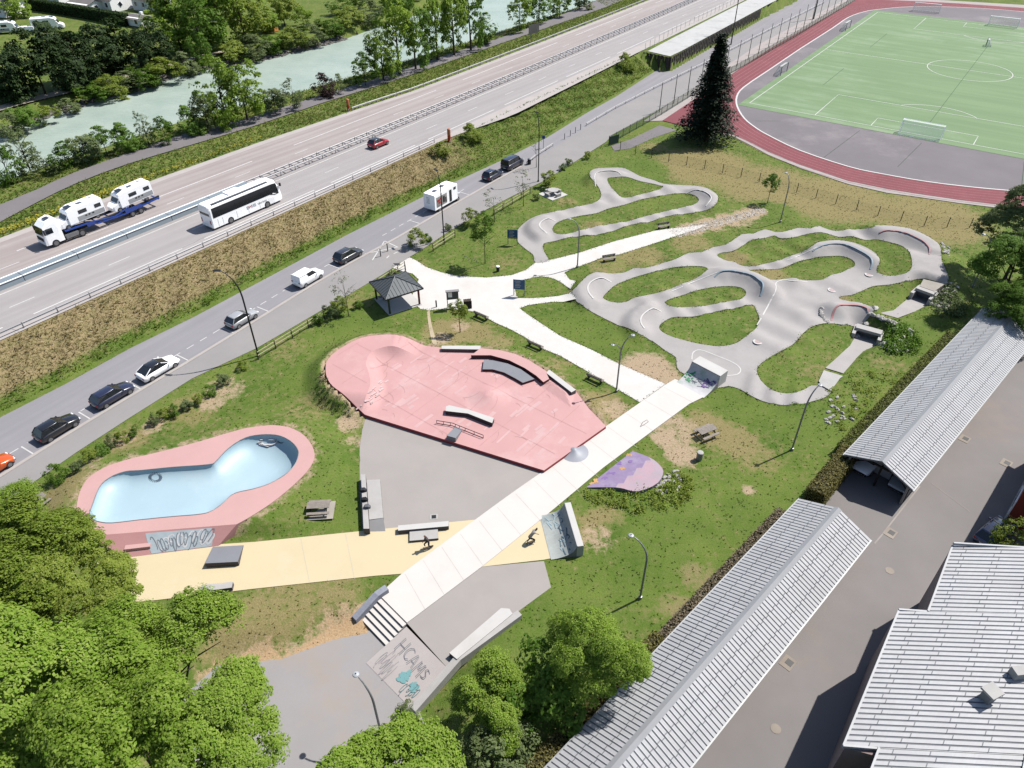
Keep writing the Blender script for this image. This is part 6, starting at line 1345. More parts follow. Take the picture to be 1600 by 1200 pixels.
for x in (5.2, 3.8, 2.4, 1.0, -1, -3, -5, -7, -8.5): MB().box((x, 0, 1.45 if x > 2 else .8+.05*abs(x+3)), (.18, 2.2, .12)).build('cross_beam', BLUEC, truck)
for sy in (-.8, .8): MB().tube([(5.6, sy, 1.6), (2.3, sy, 1.5), (1.3, sy, 1.15), (-4, sy, 1.1), (-8.8, sy, 1.35)], .16, 4).build('track', DARK, truck)
wheels(truck, (7.3, 3.6), 2.5, .5, .34); wheels(truck, (-4.0, -5.3), 2.5, .42, .34)
def onT(x, z): q = tp+tx*x; return (*q, MZ+z)
motorhome('white motorhome riding behind the cab on the carrier truck', onT(2.6, 1.5), hp_, .02, .92); motorhome('white motorhome riding at the rear of the carrier truck', onT(-4.9, 1.3), hp_, .05, .92)
# box camper on the service road
l, r_ = pk(706, 325, 1.3); bx = thing('box_camper', 'white box camper with printed side parked by the tall lamp', 'camper', l, r_); MWp = paint('camper white', (.8, .8, .8))
MB().loft([[(x, -1.12, .55), (x, -1.12, zt-.08), (x, -1.04, zt), (x, 1.04, zt), (x, 1.12, zt-.08), (x, 1.12, .55)] for x, zt in ((-3.2, 3.0), (1.6, 3.05), (2.5, 2.95))]).build('living_box', MWp, bx)
MB().loft([[(x, -w, .4), (x, -w, z-.1), (x, -w*.85, z), (x, w*.85, z), (x, w, z-.1), (x, w, .4)] for x, w, z in ((1.6, 1.0, 2.0), (2.2, 1.0, 1.95), (2.8, .98, 1.3), (3.4, .93, 1.15), (3.6, .8, .9))]).build('cab', paint('camper cab', (.3, .3, .32)), bx)
MB().add([(2.25, -.86, 1.93), (2.25, .86, 1.93), (2.82, .88, 1.32), (2.82, -.88, 1.32)], [(0, 3, 2, 1)]).build('windscreen', GLASS, bx)
pr = MB().box((-1.5, -1.13, 1.7), (2.6, .02, 1.6)).build('printed_panel', mat('camper print', C(206, 200, 196), .5, .3, 1.5, 3, C(70, 66, 64), .9), bx)
rdm = mat('print red', C(216, 60, 60), .5)
for k, (x, z, w_, h_) in enumerate(((-2.3, 1.9, .7, .35), (-2.1, 1.5, .5, .3), (-1.75, 2.1, .4, .3))): MB().box((x, -1.145, z), (w_, .01, h_)).build('print_block', rdm, pr)
for k, (x, z, w_, h_) in enumerate(((-1.0, 1.7, .5, 1.0), (-.5, 1.5, .3, .8))): MB().box((x, -1.145, z), (w_, .01, h_)).build('print_block', DARK, pr)
MB().box((.7, -1.13, 1.65), (.6, .02, 1.9)).build('side_door', DARK, bx); MB().box((1.8, -1.13, 2.5), (.6, .02, .4)).build('side_window', GLASS, bx)
for k in range(5): MB().box((-3.215, .2, 2.4-.22*k), (.012, .7-.1*(k % 2), .05)).build('rear_print', mat('print grey', C(120, 120, 124), .5), bx)
for x, y in ((-1.8, 0), (.3, .2)): MB().box((x, y, 3.05), (.7, .6, .1)).build('roof_hatch', mat('tinted hatch', C(120, 126, 140), .3), bx)
wheels(bx, (-2.0, 2.6), 2.15, .36)

# ================================================================== PEOPLE
SKIN = mat('skin', C(190, 140, 115), .6, .05); HAIR = mat('dark hair', (.02, .015, .012), .7)
def figure(label, base, rz, top, legs, lean=.35, crouch=.25, arms=((.3, .35, 1.0), (.25, -.5, 1.05))):
    b = at(*base)[:2]; z = .06; t = thing('person', label, 'person', (*b, z), rz); dk = .13
    hipz = .92-crouch+dk; hip = Vector((-.12*lean, 0, hipz)); ch = hip+Vector((lean*.55, 0, .48)); nk = ch+Vector((lean*.2, 0, .1)); hd_ = nk+Vector((lean*.15, 0, .16))
    V = []; E_ = []; Rr = []; 
    def v(p, r): V.append(tuple(p)); Rr.append(r); return len(V)-1
    p = v(hip, .15); c1 = v(hip.lerp(ch, .5), .145); c2 = v(ch, .16); n = v(nk, .06); E_ += [(p, c1), (c1, c2), (c2, n)]
    h1 = v(hd_-Vector((0, 0, .03)), .095); h2 = v(hd_+Vector((.01, 0, .08)), .085); E_ += [(n, h1), (h1, h2)]
    for sy, fx in ((-1, .27), (1, -.25)):
        a = v(hip+Vector((0, sy*.1, -.04)), .1); kn = v(Vector((fx*.6+.16, sy*.16, hipz*.52)), .07); an = v(Vector((fx, sy*.12, dk+.09)), .045); to = v(Vector((fx+.02, sy*.12+(.15 if sy < 0 else .13)*-1, dk+.04)), .04); E_ += [(p, a), (a, kn), (kn, an), (an, to)]
    for sy, ar in zip((-1, 1), arms):
        s_ = v(ch+Vector((0, sy*.19, .02)), .06); eb = v(ch+Vector((ar[0]*.5, sy*.19+ar[1]*.4, -.2)), .045); ha = v(ch+Vector((ar[0], sy*.2+ar[1]*.7, -.35*ar[2])), .035); fi = v(ch+Vector((ar[0]+.07, sy*.2+ar[1]*.75, -.42*ar[2])), .022); E_ += [(c2, s_), (s_, eb), (eb, ha), (ha, fi)]
    me = bpy.data.meshes.new('body'); me.from_pydata(V, E_, []); o = bpy.data.objects.new('body', me); COL.objects.link(o); o.parent = t
    sk = o.modifiers.new('skin', 'SKIN'); o.modifiers.new('sub', 'SUBSURF').levels = 1
    for i, r in enumerate(Rr): me.skin_vertices[0].data[i].radius = (r, r)
    me.skin_vertices[0].data[0].use_root = True
    dg = bpy.context.evaluated_depsgraph_get(); m2 = bpy.data.meshes.new_from_object(o.evaluated_get(dg)); o.modifiers.clear(); o.data = m2
    m2.materials.clear(); [m2.materials.append(x) for x in (SKIN, top, legs, HAIR, DARK)]
    idx = []
    for f in m2.polygons:
        c = f.center; dist = (Vector(c)-ch).length
        if (Vector(c)-hd_).length < .17 and c.z > nk.z+.03: idx.append(3 if c.z > hd_.z+.06 or c.x < hd_.x-.05 else 0)
        elif c.z < dk+.1: idx.append(4)
        elif c.z < hipz+.05 and abs(c.y) < .3: idx.append(2)
        elif dist < .36 or (c.z > hipz and abs(c.y) < .2 and c.x < ch.x+.1): idx.append(1)
        else: idx.append(0)
    m2.polygons.foreach_set('material_index', idx); m2.polygons.foreach_set('use_smooth', [True]*len(idx))
    bd = thing('skateboard', 'skateboard under '+label.split(' ', 1)[1] if False else 'skateboard under the feet of the '+label.split('in ')[1].split(' ')[0]+' dressed skater', 'skateboard', (*b, z), rz)
    MB().loft([[(x, -w, h), (x, w, h), (x, w, h+.02), (x, -w, h+.02)] for x, w, h in ((-.42, .06, .14), (-.32, .1, .1), (.32, .1, .1), (.42, .06, .14))]).build('deck', mat('board deck', C(90, 70, 55), .7), bd)
    for x in (-.25, .25):
        for y in (-.08, .08): MB().wheel((x, y, .03), .03, .04, n=8).build('wheel', WPAINT, bd)
figure('skater in dark clothes riding by the pale manual pad on the sand strip', (670, 857), R(200), mat('dark grey top', C(96, 84, 80), .9), mat('black trousers', (.01, .01, .012), .9), .3, .15)
figure('skater in white top and black trousers crouching near the blue quarter pipe', (829, 849), R(25), mat('pale top', C(226, 216, 208), .9), mat('black trousers', (.01, .01, .012), .9), .75, .22, ((.35, .1, 1.1), (.3, .35, .9)))

# ================================================================== VEGETATION
def leafquads(P, Nn, size, rng, asp=.62):
    n = len(P); Nn = Nn/np.linalg.norm(Nn, axis=1, keepdims=True); a = rng.normal(size=(n, 3)); t = np.cross(Nn, a); t /= np.linalg.norm(t, axis=1, keepdims=True)+1e-9; b = np.cross(Nn, t)
    s = (size*rng.uniform(.5, 1.35, n))[:, None]
    V = np.stack([P-t*s, P-b*s*asp, P+t*s, P+b*s*asp], 1).reshape(-1, 3); F = np.arange(4*n).reshape(n, 4); return V, F
def crown(name, n_cl, per, leaf, seed, m, shell=.55, lump=.28, clr=.2, zc=1.0, up=.8, low=False):
    rg = np.random.default_rng(seed); d = rg.normal(size=(n_cl, 3)); d /= np.linalg.norm(d, axis=1, keepdims=True); d[:, 2] = np.where((d[:, 2] < -.55) & (not low), -d[:, 2], d[:, 2])
    nl = 12; lob = rg.normal(size=(nl, 3)); lob /= np.linalg.norm(lob, axis=1, keepdims=True); lob[:, 2] = np.where((lob[:, 2] < -.3) & (not low), -lob[:, 2], lob[:, 2])
    lr = rg.uniform(.34, .34+lump, nl); nl = nl; lc = lob*rg.uniform(.42, .9, nl)[:, None]; pick = rg.integers(0, nl, n_cl)
    d = d+lob[pick]*.55; d /= np.linalg.norm(d, axis=1, keepdims=True)
    c = (lc[pick]+d*(lr[pick]*(shell+(1-shell)*rg.uniform(0, 1, n_cl)**.5))[:, None])*np.array([1, 1, zc]); cr = clr*rg.uniform(.5, 1.3, n_cl)
    e = rg.normal(size=(n_cl, per, 3)); e /= np.linalg.norm(e, axis=2, keepdims=True); e[..., 2] = np.where(e[..., 2] < -.2, -e[..., 2]*.6, e[..., 2])
    rr = rg.uniform(.35, 1, (n_cl, per, 1))**.5
    P = c[:, None]+e*rr*cr[:, None, None]*np.array([1.15, 1.15, .75]); Nn = e*.8+d[:, None]*.4+np.array([.5, .25, up])+rg.normal(size=e.shape)*.4
    V, F = leafquads(P.reshape(-1, 3), Nn.reshape(-1, 3), leaf, rg); return fast(name, V, F, m)
def conifer(name, seed, m, tiers=40, per=24, leaves=34):
    rg = np.random.default_rng(seed); P = []; Nn = []
    for i in range(tiers):
        z = .06+.94*(i/(tiers-1))**1.0; R0 = (1-z)**.95*.25+.006
        for k in range(int(per*(1-z)**.6)+4):
            a = rg.uniform(0, 6.283); L_ = R0*rg.uniform(.65, 1.2); t = rg.uniform(.08, 1, leaves); sp = rg.normal(size=leaves)*.022*(1.2-t*.4)
            x = L_*t*math.cos(a)-sp*math.sin(a); y = L_*t*math.sin(a)+sp*math.cos(a); zz = z+.012-t*t*L_*.28+rg.normal(size=leaves)*.006
            P.append(np.stack([x, y, zz], 1)); Nn.append(np.stack([.5*np.cos(a)+rg.normal(size=leaves)*.5, .5*np.sin(a)+rg.normal(size=leaves)*.5, np.ones(leaves)], 1))
    V, F = leafquads(np.vstack(P), np.vstack(Nn), .0125, rg, .45); return fast(name, V, F, m)
G1 = leafmat('leaf fresh green', C(158, 206, 58), C(224, 248, 124), .5); G2 = leafmat('leaf olive green', C(152, 186, 60), C(208, 228, 108), .5); G3 = leafmat('leaf mid green', C(110, 160, 52), C(172, 210, 92), .46)
G4 = leafmat('leaf dark green', C(54, 80, 44), C(98, 124, 66), .3); G5 = leafmat('leaf grey green', C(126, 148, 88), C(180, 196, 134), .4); G6 = leafmat('leaf plum', C(66, 44, 46), C(92, 66, 60), .2); G7 = leafmat('spruce needles', C(30, 48, 28), C(52, 72, 42), .06); G8 = leafmat('leaf pale sapling', C(150, 162, 116), C(186, 194, 150), .2); G9 = leafmat('leaf yellow green', C(164, 194, 66), C(222, 236, 120), .5)
CB = [crown('crown', 540, 115, .0205, s, G1, .5, .22, .13) for s in (1, 2)]                 # large crowns, near the camera
CM = [crown('crown', 150, 38, .05, s, G3, .5, .22, .19, low=True) for s in (3, 4, 5)]              # middle distance
CT = [crown('crown', 110, 26, .05, s, G3, .3, .2, .19, low=True) for s in (6, 7)]  # loose
CW = [crown('crown', 46, 14, .05, s, G8, .2, .25, .2, low=True) for s in (8, 9)]          # wispy
CF = [crown('crown', 760, 84, .019, s, G2, .6, .2, .1) for s in (10,)]                 # fine leaved
def setmat(o, m): o.material_slots[0].link = 'OBJECT'; o.material_slots[0].material = m
def trunkmesh(h, r, seed, hz_=.55):
    rg = random.Random(seed); mb = MB(); lean = (rg.uniform(-.06, .06)*h, rg.uniform(-.06, .06)*h)
    k = [(lean[0]*f*f, lean[1]*f*f, h*f) for f in (0, .15, .4, .7, .95)]; mb.tube(k, [r*1.3, r, r*.8, r*.5, r*.2], 7)
    for i in range(6):
        f = hz_*rg.uniform(.6, 1.2); f = min(f, .8); a = rg.uniform(0, 6.3); L_ = h*rg.uniform(.22, .38); b = (lean[0]*f*f, lean[1]*f*f, h*f)
        mb.tube([b, (b[0]+.5*L_*math.cos(a), b[1]+.5*L_*math.sin(a), b[2]+L_*.45), (b[0]+L_*math.cos(a), b[1]+L_*math.sin(a), b[2]+L_*.7)], [r*.45, r*.3, r*.12], 5)
    return mb
_ti = [0]
def tree(label, xy, z, h, R0, Rz, cm, m, name='tree', cat='tree', group=None, tr=None, stem=True):
    _ti[0] += 1; rg = random.Random(_ti[0]*13); t = thing(name, label, cat, (*xy, z), rg.uniform(0, 6.3), group)
    o = link(cm, 'crown', t, (0, 0, h-Rz*.95), (0, 0, 0), (R0, R0*rg.uniform(.88, 1.1), Rz)); setmat(o, m)
    if stem: trunkmesh(h*.92, tr or max(.05, h*.016), _ti[0]).build('trunk', BARK, t)
    return t
def ctree(label, px, py, zc, R0, Rz, cm, m, **k):
    """crown centre measured at height zc"""
    q = at(px, py, zc)[:2]; z = float(zat(q)[0]); return tree(label, q, z, zc-z+Rz*.95, R0, Rz, cm, m, **k)
# big trees in the lower left corner
ctree('olive green fine leaved tree at the left edge above the other near trees', 25, 905, 7.5, 5.2, 4.8, CF[0], G2); ctree('yellow green fine leaved tree nearest to the sand strip', 128, 925, 7, 4.0, 4.0, CF[0], G9)
ctree('bright green broadleaf tree reaching towards the bare earth patch', 262, 1018, 7, 4.4, 4.2, CB[0], G1); ctree('bright green broadleaf tree in the bottom left corner', 40, 1110, 8.5, 6, 5.5, CB[1], G1); ctree('bright green broadleaf tree at the bottom edge left of the grey plaza', 190, 1120, 8.5, 5.4, 5, CB[0], G1); ctree('bright green tree with branches over the lower grey plaza', 345, 1165, 7, 4.0, 3.6, CB[1], G1)
ctree('fresh green tree at the left edge below the road', 5, 820, 7.5, 3.0, 3.0, CB[1], G1)
ctree('wide light green bush tree at the bottom edge below the lamp', 612, 1262, 4.5, 5.0, 3.6, CF[0], G1, name='bush', cat='bush'); ctree('small grey green shrub at the end of the long grey wall', 634, 1116, 1.2, .9, .9, CM[0], G5, name='bush', cat='bush')
ctree('large round green tree beside the near garage roof', 930, 1030, 5.2, 3.1, 3.3, CB[1], G1); ctree('leafy light green shrub in front of the round tree', 775, 1110, 3.0, 2.6, 3.0, CB[0], G1, name='bush', cat='bush'); ctree('dark green shrub in the shade of the round tree', 845, 1075, 3.0, 2.9, 3.0, CM[1], G3, name='bush', cat='bush'); ctree('pale green shrub at the bottom edge beside the dry hedge', 770, 1190, 2.4, 2.4, 2.2, CM[2], G5, name='bush', cat='bush')
# trees at the right edge
ctree('grey green tree at the right edge below the running track', 1600, 372, 6.0, 5.0, 5.5, CF[0], G5); ctree('dark green tree at the right edge beside the shaded lamp', 1585, 425, 5.5, 5.0, 5.0, CB[0], G3); ctree('green leafy bush overhanging the far end of the carport roof', 1590, 488, 3.6, 3.4, 3.0, CB[1], G3, name='bush', cat='bush'); ctree('yellow green bush in front of the red building', 1590, 842, 2.4, 1.7, 1.8, CM[0], G9, name='bush', cat='bush')
# spruce
sb_ = at(1103, 219)[:2]; sh_ = rise((1103, 219), (1136, 58)); sp = thing('spruce_tree', 'tall dark spruce standing alone beside the running track', 'tree', (*sb_, 0))
link(conifer('crown', 5, G7), 'crown', sp, (0, 0, .6), (0, 0, 0), (sh_*1.36, sh_*1.36, sh_*.98)); MB().tube([(0, 0, 0), (0, 0, sh_*.5), (0, 0, sh_*.97)], [.45, .25, .04], 8).build('trunk', BARK, sp)
# young trees in the park
for lab, b, tp_, R0, cm, m in (('small dense green tree in a mulch ring by the path fork', (758, 412), (757, 333), 1.5, CM[0], G3), ('small bright sapling with mulch ring above the plaza', (719, 519), (716, 468), 1.1, CM[1], G9), ('pale sapling by the fence between van and shelter', (545, 494), (543, 432), 1.5, CW[0], G8), ('pale sparse sapling beside the fence, left of two', (773, 347), (772, 300), 1.6, CW[1], G8), ('pale sparse sapling beside the fence, right of two', (818, 322), (818, 268), 1.5, CW[0], G8), ('thin sapling beside the low rail near the dark van', (838, 262), (838, 212), .9, CW[1], G5), ('small round tree beside the wire fence of the sports ground', (1199, 317), (1198, 272), 1.1, CM[2], G3)):
    h = rise(b, tp_); q = at(*b)[:2]; tree(lab, q, float(zat(q)[0]), h, R0, min(h*.42, R0*1.25), cm, m, name='sapling', cat='tree', tr=.05)
# shrubs by the pavement
SHR = [(95, 752), (127, 742), (145, 724), (162, 714), (176, 698), (193, 692), (213, 680), (243, 662), (258, 654), (275, 648), (293, 640), (312, 630), (328, 617), (350, 600), (380, 577), (497, 507), (520, 495), (533, 488), (560, 482), (612, 436), (652, 385), (668, 378), (700, 360), (735, 352), (765, 350), (838, 312), (858, 292), (880, 266), (888, 258), (918, 248)]
for i, (px, py) in enumerate(SHR):
    q = at(px, py)[:2]; r0 = (1.15 if i in (0, 16, 17, 20, 23, 26) else .62)*random.uniform(.85, 1.2); tree(f'{ordl(i)} small shrub from the left along the pavement edge' if i else 'leftmost rounded shrub along the pavement edge above the bowl', q, float(zat(q)[0]), r0*1.9, r0, r0, CM[i % 3], (G3, G5, G9)[i % 3], name='shrub', cat='shrub', group='shrubs along the pavement', stem=False)
# hedges
def hedge(label, a, b, w, h, m, seed, z0=0, dens=260, leaf=.09):
    a, b = np.array(a), np.array(b); L_ = np.hypot(*(b-a)); rg = np.random.default_rng(seed); n = int(dens*(L_*w+2*h*(L_+w))*.6); t = thing('hedge', label, 'hedge', (*a, z0), math.atan2(b[1]-a[1], b[0]-a[0]))
    k = rg.uniform(0, 1, n); f = rg.integers(0, 5, n); pr_ = np.array([L_*w, L_*h, L_*h, w*h, w*h]); f = rg.choice(5, n, p=pr_/pr_.sum()); x = rg.uniform(0, L_, n); y = rg.uniform(-w/2, w/2, n); z = rg.uniform(0, h, n)
    z = np.where(f == 0, h, z); y = np.where(f == 1, w/2, np.where(f == 2, -w/2, y)); x = np.where(f == 3, 0, np.where(f == 4, L_, x)); P = np.stack([x, y, z], 1)+rg.normal(size=(n, 3))*.07; Nn = np.stack([(f == 4)*1.-(f == 3), (f == 1)*1.-(f == 2), (f == 0)*1.], 1)+rg.normal(size=(n, 3))*.6
    V, F = leafquads(P, Nn, leaf, rg); link(fast('foliage', V, F, m), 'foliage', t); MB().box((L_/2, 0, h/2-.06), (L_-.2, w-.2, h-.12)).build('twig_core', mat('hedge core', C(60, 58, 36), .95), t)
GH = leafmat('hedge dry green', C(138, 134, 70), C(182, 172, 108), .3); GHB = leafmat('hedge twiggy brown', C(150, 136, 108), C(192, 176, 150), .2)
gd = (rdn-rc)/np.hypot(*(rdn-rc)); gp = np.array([gd[1], -gd[0]]); gp = gp if gp[0] < 0 else -gp
off_ = lambda s_, o_: rc+gd*s_+gp*o_
hedge('dry clipped hedge along the near garage, lower stretch', off_(19, 3.9), off_(33, 3.9), 1.1, 1.7, GH, 1); hedge('sparse brown hedge along the near garage, upper stretch', off_(.8, 3.9), off_(18.6, 3.9), .9, 1.0, GHB, 2)
hedge('square clipped hedge block at the corner of the open carport', at(1268, 790, 0)[:2], at(1322, 722, 0)[:2], 1.6, 1.9, GH, 3); hedge('green hedge along the open carport', ra+rd*2.5+np.array([-rd[1], rd[0]])*4.0, ra+rd*30+np.array([-rd[1], rd[0]])*4.0, 1.2, 1.2, leafmat('hedge green', C(122, 136, 60), C(170, 176, 92), .3), 4)
# river side
NB = [(20, 288, 8, 3, 0), (50, 272, 10, 3., 1), (78, 278, 5, 2.6, 1), (110, 268, 6, 3, 0), (140, 258, 7, 3.4, 0), (170, 248, 6.5, 3, 0), (200, 240, 6.5, 3, 0), (235, 232, 8.5, 2, 1), (262, 228, 6, 2.6, 0), (300, 215, 7, 2.8, 0), (328, 208, 10, 3.6, 0), (356, 200, 13, 4.4, 2), (388, 192, 13, 4.4, 2), (432, 182, 6, 2.5, 0), (462, 175, 6, 2.2, 1), (508, 155, 5, 2.4, 3), (530, 150, 4, 1.8, 1), (572, 138, 7, 2.5, 0), (600, 130, 12, 3.6, 2), (625, 120, 17, 4.6, 2), (650, 112, 15, 4, 0), (684, 98, 17, 4, 2), (710, 90, 17, 4.4, 2), (736, 82, 16, 4, 0), (758, 74, 8, 3, 0), (812, 52, 10, 3.6, 2), (842, 42, 9, 3.4, 0), (874, 30, 8, 3.2, 2), (905, 18, 7, 3, 0)]
for i, (px, py, h, r0, k) in enumerate(NB):
    q = at(px, py, 2)[:2]; z = float(zat(q)[0]); tree(f'{ordl(i)} tree from the left along the near river bank', q, z, h*(.72 if i < 11 else .9), r0*(.8 if i < 11 else .92), h*(.4 if i < 11 else .48), (CM[i % 3], CT[i % 2], CM[(i+1) % 3], CM[0])[k], (G3, G5, G1, G6)[k] if not (k == 0 and i % 3 == 1) else G5, name='river_tree', cat='tree', group='trees on the near river bank')
FBK = [(18, 205, 4, 2.6), (40, 198, 5, 2.8), (75, 186, 3, 1.8), (108, 172, 3, 1.8), (150, 152, 4, 3), (175, 148, 4.5, 3), (200, 140, 4.5, 3.2), (228, 132, 5, 3.4), (258, 124, 5, 3.5), (290, 112, 5, 3), (318, 104, 9, 2.4), (368, 92, 4.5, 3.2), (398, 86, 5, 3.2), (428, 80, 5, 3.2), (458, 73, 5, 3.2), (488, 66, 5, 3.2), (518, 56, 5, 3.4), (548, 46, 5.5, 3.6), (578, 35, 6, 3.8), (608, 22, 7, 4.2), (640, 10, 8, 4.4)]
for i, (px, py, h, r0) in enumerate(FBK):
    q = at(px, py, 0)[:2]; tree(f'{ordl(i)} bush from the left along the far river bank', q, max(-.3, float(zat(q)[0]))-.4, h, r0*1.15, h*.55, CM[i % 3], (G5, G3, G9)[i % 3], name='river_bush', cat='bush', group='bushes on the far river bank', stem=False)
DKC = [(6, 160, 12, 5), (38, 158, 13, 5), (72, 148, 14, 5.5), (104, 138, 15, 6), (135, 130, 15, 5.6), (165, 122, 12, 5), (196, 112, 13, 5.4), (222, 108, 11, 4.6), (250, 102, 10, 4.2)]
for i, (px, py, h, r0) in enumerate(DKC):
    q = at(px, py, 1)[:2]; tree(f'{ordl(i)} dark dense tree from the left behind the towpath' if i < 9 else f'dark dense tree in the back row behind the towpath, {ORD[i-8]} from the left edge', q, 1, h*.85, r0*1.1, h*.5, CM[i % 3], G4, name='dark_tree', cat='tree', group='dark trees behind the towpath')
LGT = [(285, 84, 14, 5.5), (318, 86, 16, 6), (350, 72, 16, 6), (385, 68, 15, 6), (275, 52, 13, 5.5), (330, 45, 14, 6), (415, 52, 8, 3.5), (445, 40, 9, 4), (475, 44, 5, 3), (530, 22, 5, 3), (560, 12, 6, 3.5), (375, 30, 14, 6), (20, 28, 9, 4)]
for i, (px, py, h, r0) in enumerate(LGT):
    q = at(px, py, 1)[:2]; tree(f'light green tree beyond the river by the houses, {ORD[i]} one counted from the dark trees' if i else 'light green tree beyond the river standing next to the dark trees', q, 1, h, r0*1.1, h*.52, CM[i % 3], (G1, G3, G1, G9)[i % 4], name='garden_tree', cat='tree', group='light green trees by the houses')
# embankment shrubs near the phone
for lab, px, py, r0 in (('green bush on the embankment under the orange phone', 690, 250, 1.6), ('yellow green bush on the embankment right of the phone', 735, 225, 1.8), ('bush at the top of the green embankment by the sheet piles', 975, 110, 2.2), ('small bush on the far motorway verge near the road sign', 922, 22, 1.2)):
    q = at(px, py, 1.5)[:2]; tree(lab, q, float(zat(q)[0])-.2, r0*1.7, r0, r0*.9, CM[0], G9, name='shrub', cat='shrub', stem=False)

for _o in COL.objects:
    if _o.name.startswith('graffiti') and _o.parent and _o.type == 'MESH': _o['kind'] = 'stuff'
# ================================================================== FAR BANK HOUSES
def house(label, px, py, rz, lx, ly, he, hr, wm, rm, n=3):
    q = at(px, py, 1)[:2]; t = thing('house', label, 'house', (*q, 1), rz)
    MB().box((0, 0, he/2), (lx, ly, he)).build('wall', wm, t)
    MB().loft([[(x, -ly/2-.1, he), (x, 0, hr-.2), (x, ly/2+.1, he)] for x in (-lx/2, lx/2)]).build('gable', wm, t)
    for sy in (-1, 1):
        rf_ = MB().add([(-lx/2-.5, 0, hr), (lx/2+.5, 0, hr), (lx/2+.5, sy*(ly/2+.7), he-.25), (-lx/2-.5, sy*(ly/2+.7), he-.25)], [(0, 1, 2, 3)] if sy < 0 else [(3, 2, 1, 0)]).build('roof', rm, t)
    MB().box((lx*.25, ly*.15, hr), (.8, .8, 1.2)).build('chimney', wm, rf_)
    for i in range(n):
        x = -lx/2+(i+.5)*lx/n; w = MB().box((x, -ly/2-.02, he*.55), (1.2, .1, 1.4)).build('window', WPAINT, t); MB().box((x, -ly/2-.08, he*.55), (1.0, .04, 1.2)).build('pane', GLASS, w)
    for sx in (-1, 1): w = MB().box((sx*(lx/2+.02), 0, he*.6), (.1, 1.3, 1.4)).build('window', WPAINT, t); MB().box((sx*(lx/2+.08), 0, he*.6), (.04, 1.1, 1.2)).build('pane', GLASS, w)
    return t
WH = mat('white render', (.62, .62, .62), .85, .05); RF1 = mat('brown grey roof', C(120, 112, 110), .85, .15, .4); RF2 = mat('grey roof', C(150, 144, 142), .85, .12, .4)
h1 = house('white house with solar panels on its grey brown roof beyond the river', 170, 12, R(-28), 15, 9, 3.6, 6.2, WH, RF1, 4)
for k in range(2): MB().box((1.5+k*3.2, -2.3, 5.15), (3, 2.6, .1)).build('solar_panel', GLASS, h1); h1.children[-1].rotation_euler = (R(31), 0, 0); h1.children[-1].location = (0, 0, 0)
house('low white house with brown roof at the right of the far houses', 243, 14, R(-28), 10, 8, 3.4, 5.6, WH, RF1); house('pale roofed annex in front of the white house', 138, 18, R(-28), 9, 6, 2.6, 3.6, WH, RF2, 2); house('house with pale roof in the top left corner', 8, 22, R(-20), 10, 8, 3.5, 5.5, WH, RF2); house('dark roofed house at the top edge beyond the river', 95, 2, R(-28), 12, 9, 3.6, 6, WH, mat('dark roof', C(84, 78, 78), .85)); house('long low roof beside the far trees', 215, 38, R(-28), 9, 4, 2.2, 2.8, WH, RF2, 2)
hedge('long dark hedge wall in front of the far houses', at(38, 12, 1)[:2], at(200, 40, 1)[:2], 2.0, 3.0, G4, 9, 1, 60, .25)
motorhome('white caravan camper beyond the river, right of two', (*at(78, 46, 1)[:2], 1), R(20), 0, 1.15); motorhome('white caravan camper beyond the river at the left edge', (*at(14, 52, 1)[:2], 1), R(15), 0, 1.1)
tb = thing('trailer', 'low white trailer between the two far campers', 'trailer', (*at(42, 50, 1)[:2], 1), R(18)); MB().box((0, 0, .9), (4.5, 2, 1.1), top=(.95, .9)).build('box', WPAINT, tb); wheels(tb, (-.4, .4), 2.0, .3)
ex = thing('orange_tent', 'crumpled orange tent among the trees beyond the river', 'tent', (*at(422, 48, 1)[:2], 1), .3); MB().loft([[(x, -w, 0), (x, -w*.6, h*.8), (x, 0, h), (x, w*.6, h*.75), (x, w, 0)] for x, w, h in ((-2.4, .9, .9), (-1, 1.5, 2.1), (.6, 1.6, 1.6), (2.3, .9, .8))]).build('canvas', mat('orange canvas', C(232, 160, 70), .8, .1, 1), ex); MB().box((-2.2, 0, .4), (.2, .7, .7)).build('flap', DARK, ex)

# ================================================================== GROUND COVER
COVER = [W1, PLAZA, DECK, A2([(572, 652), (850, 735), (742, 812), (567, 830), (562, 700)]), ylw, A2(CREAM+[], .07), LOWPAD, LOWER, YARDP, U1, U2, np.array(OUT), A2([(1081, 566), (1137, 580), (1125, 590), (1060, 590)]), A2([(857, 802), (882, 787), (900, 786), (912, 856), (890, 868)]), PB, np.vstack([PARKL, RFAR, RFARN[::-1], NEARE[::-1]]), np.vstack([fo, RFAR[::-1], PARKL[::-1]])]
def free(P):
    ok = ~on_pump(P)
    for c in COVER: ok &= ~inside(P, c)
    for i in ((WT1),): ok |= inside(P, i)
    for g in ((ra, rd, 36), (rc, gd, 46)):
        r = P-g[0]; s_ = r@g[1]; o_ = np.abs(r@np.array([-g[1][1], g[1][0]])); ok &= ~((s_ > 0) & (s_ < g[2]) & (o_ < 3))
    return ok
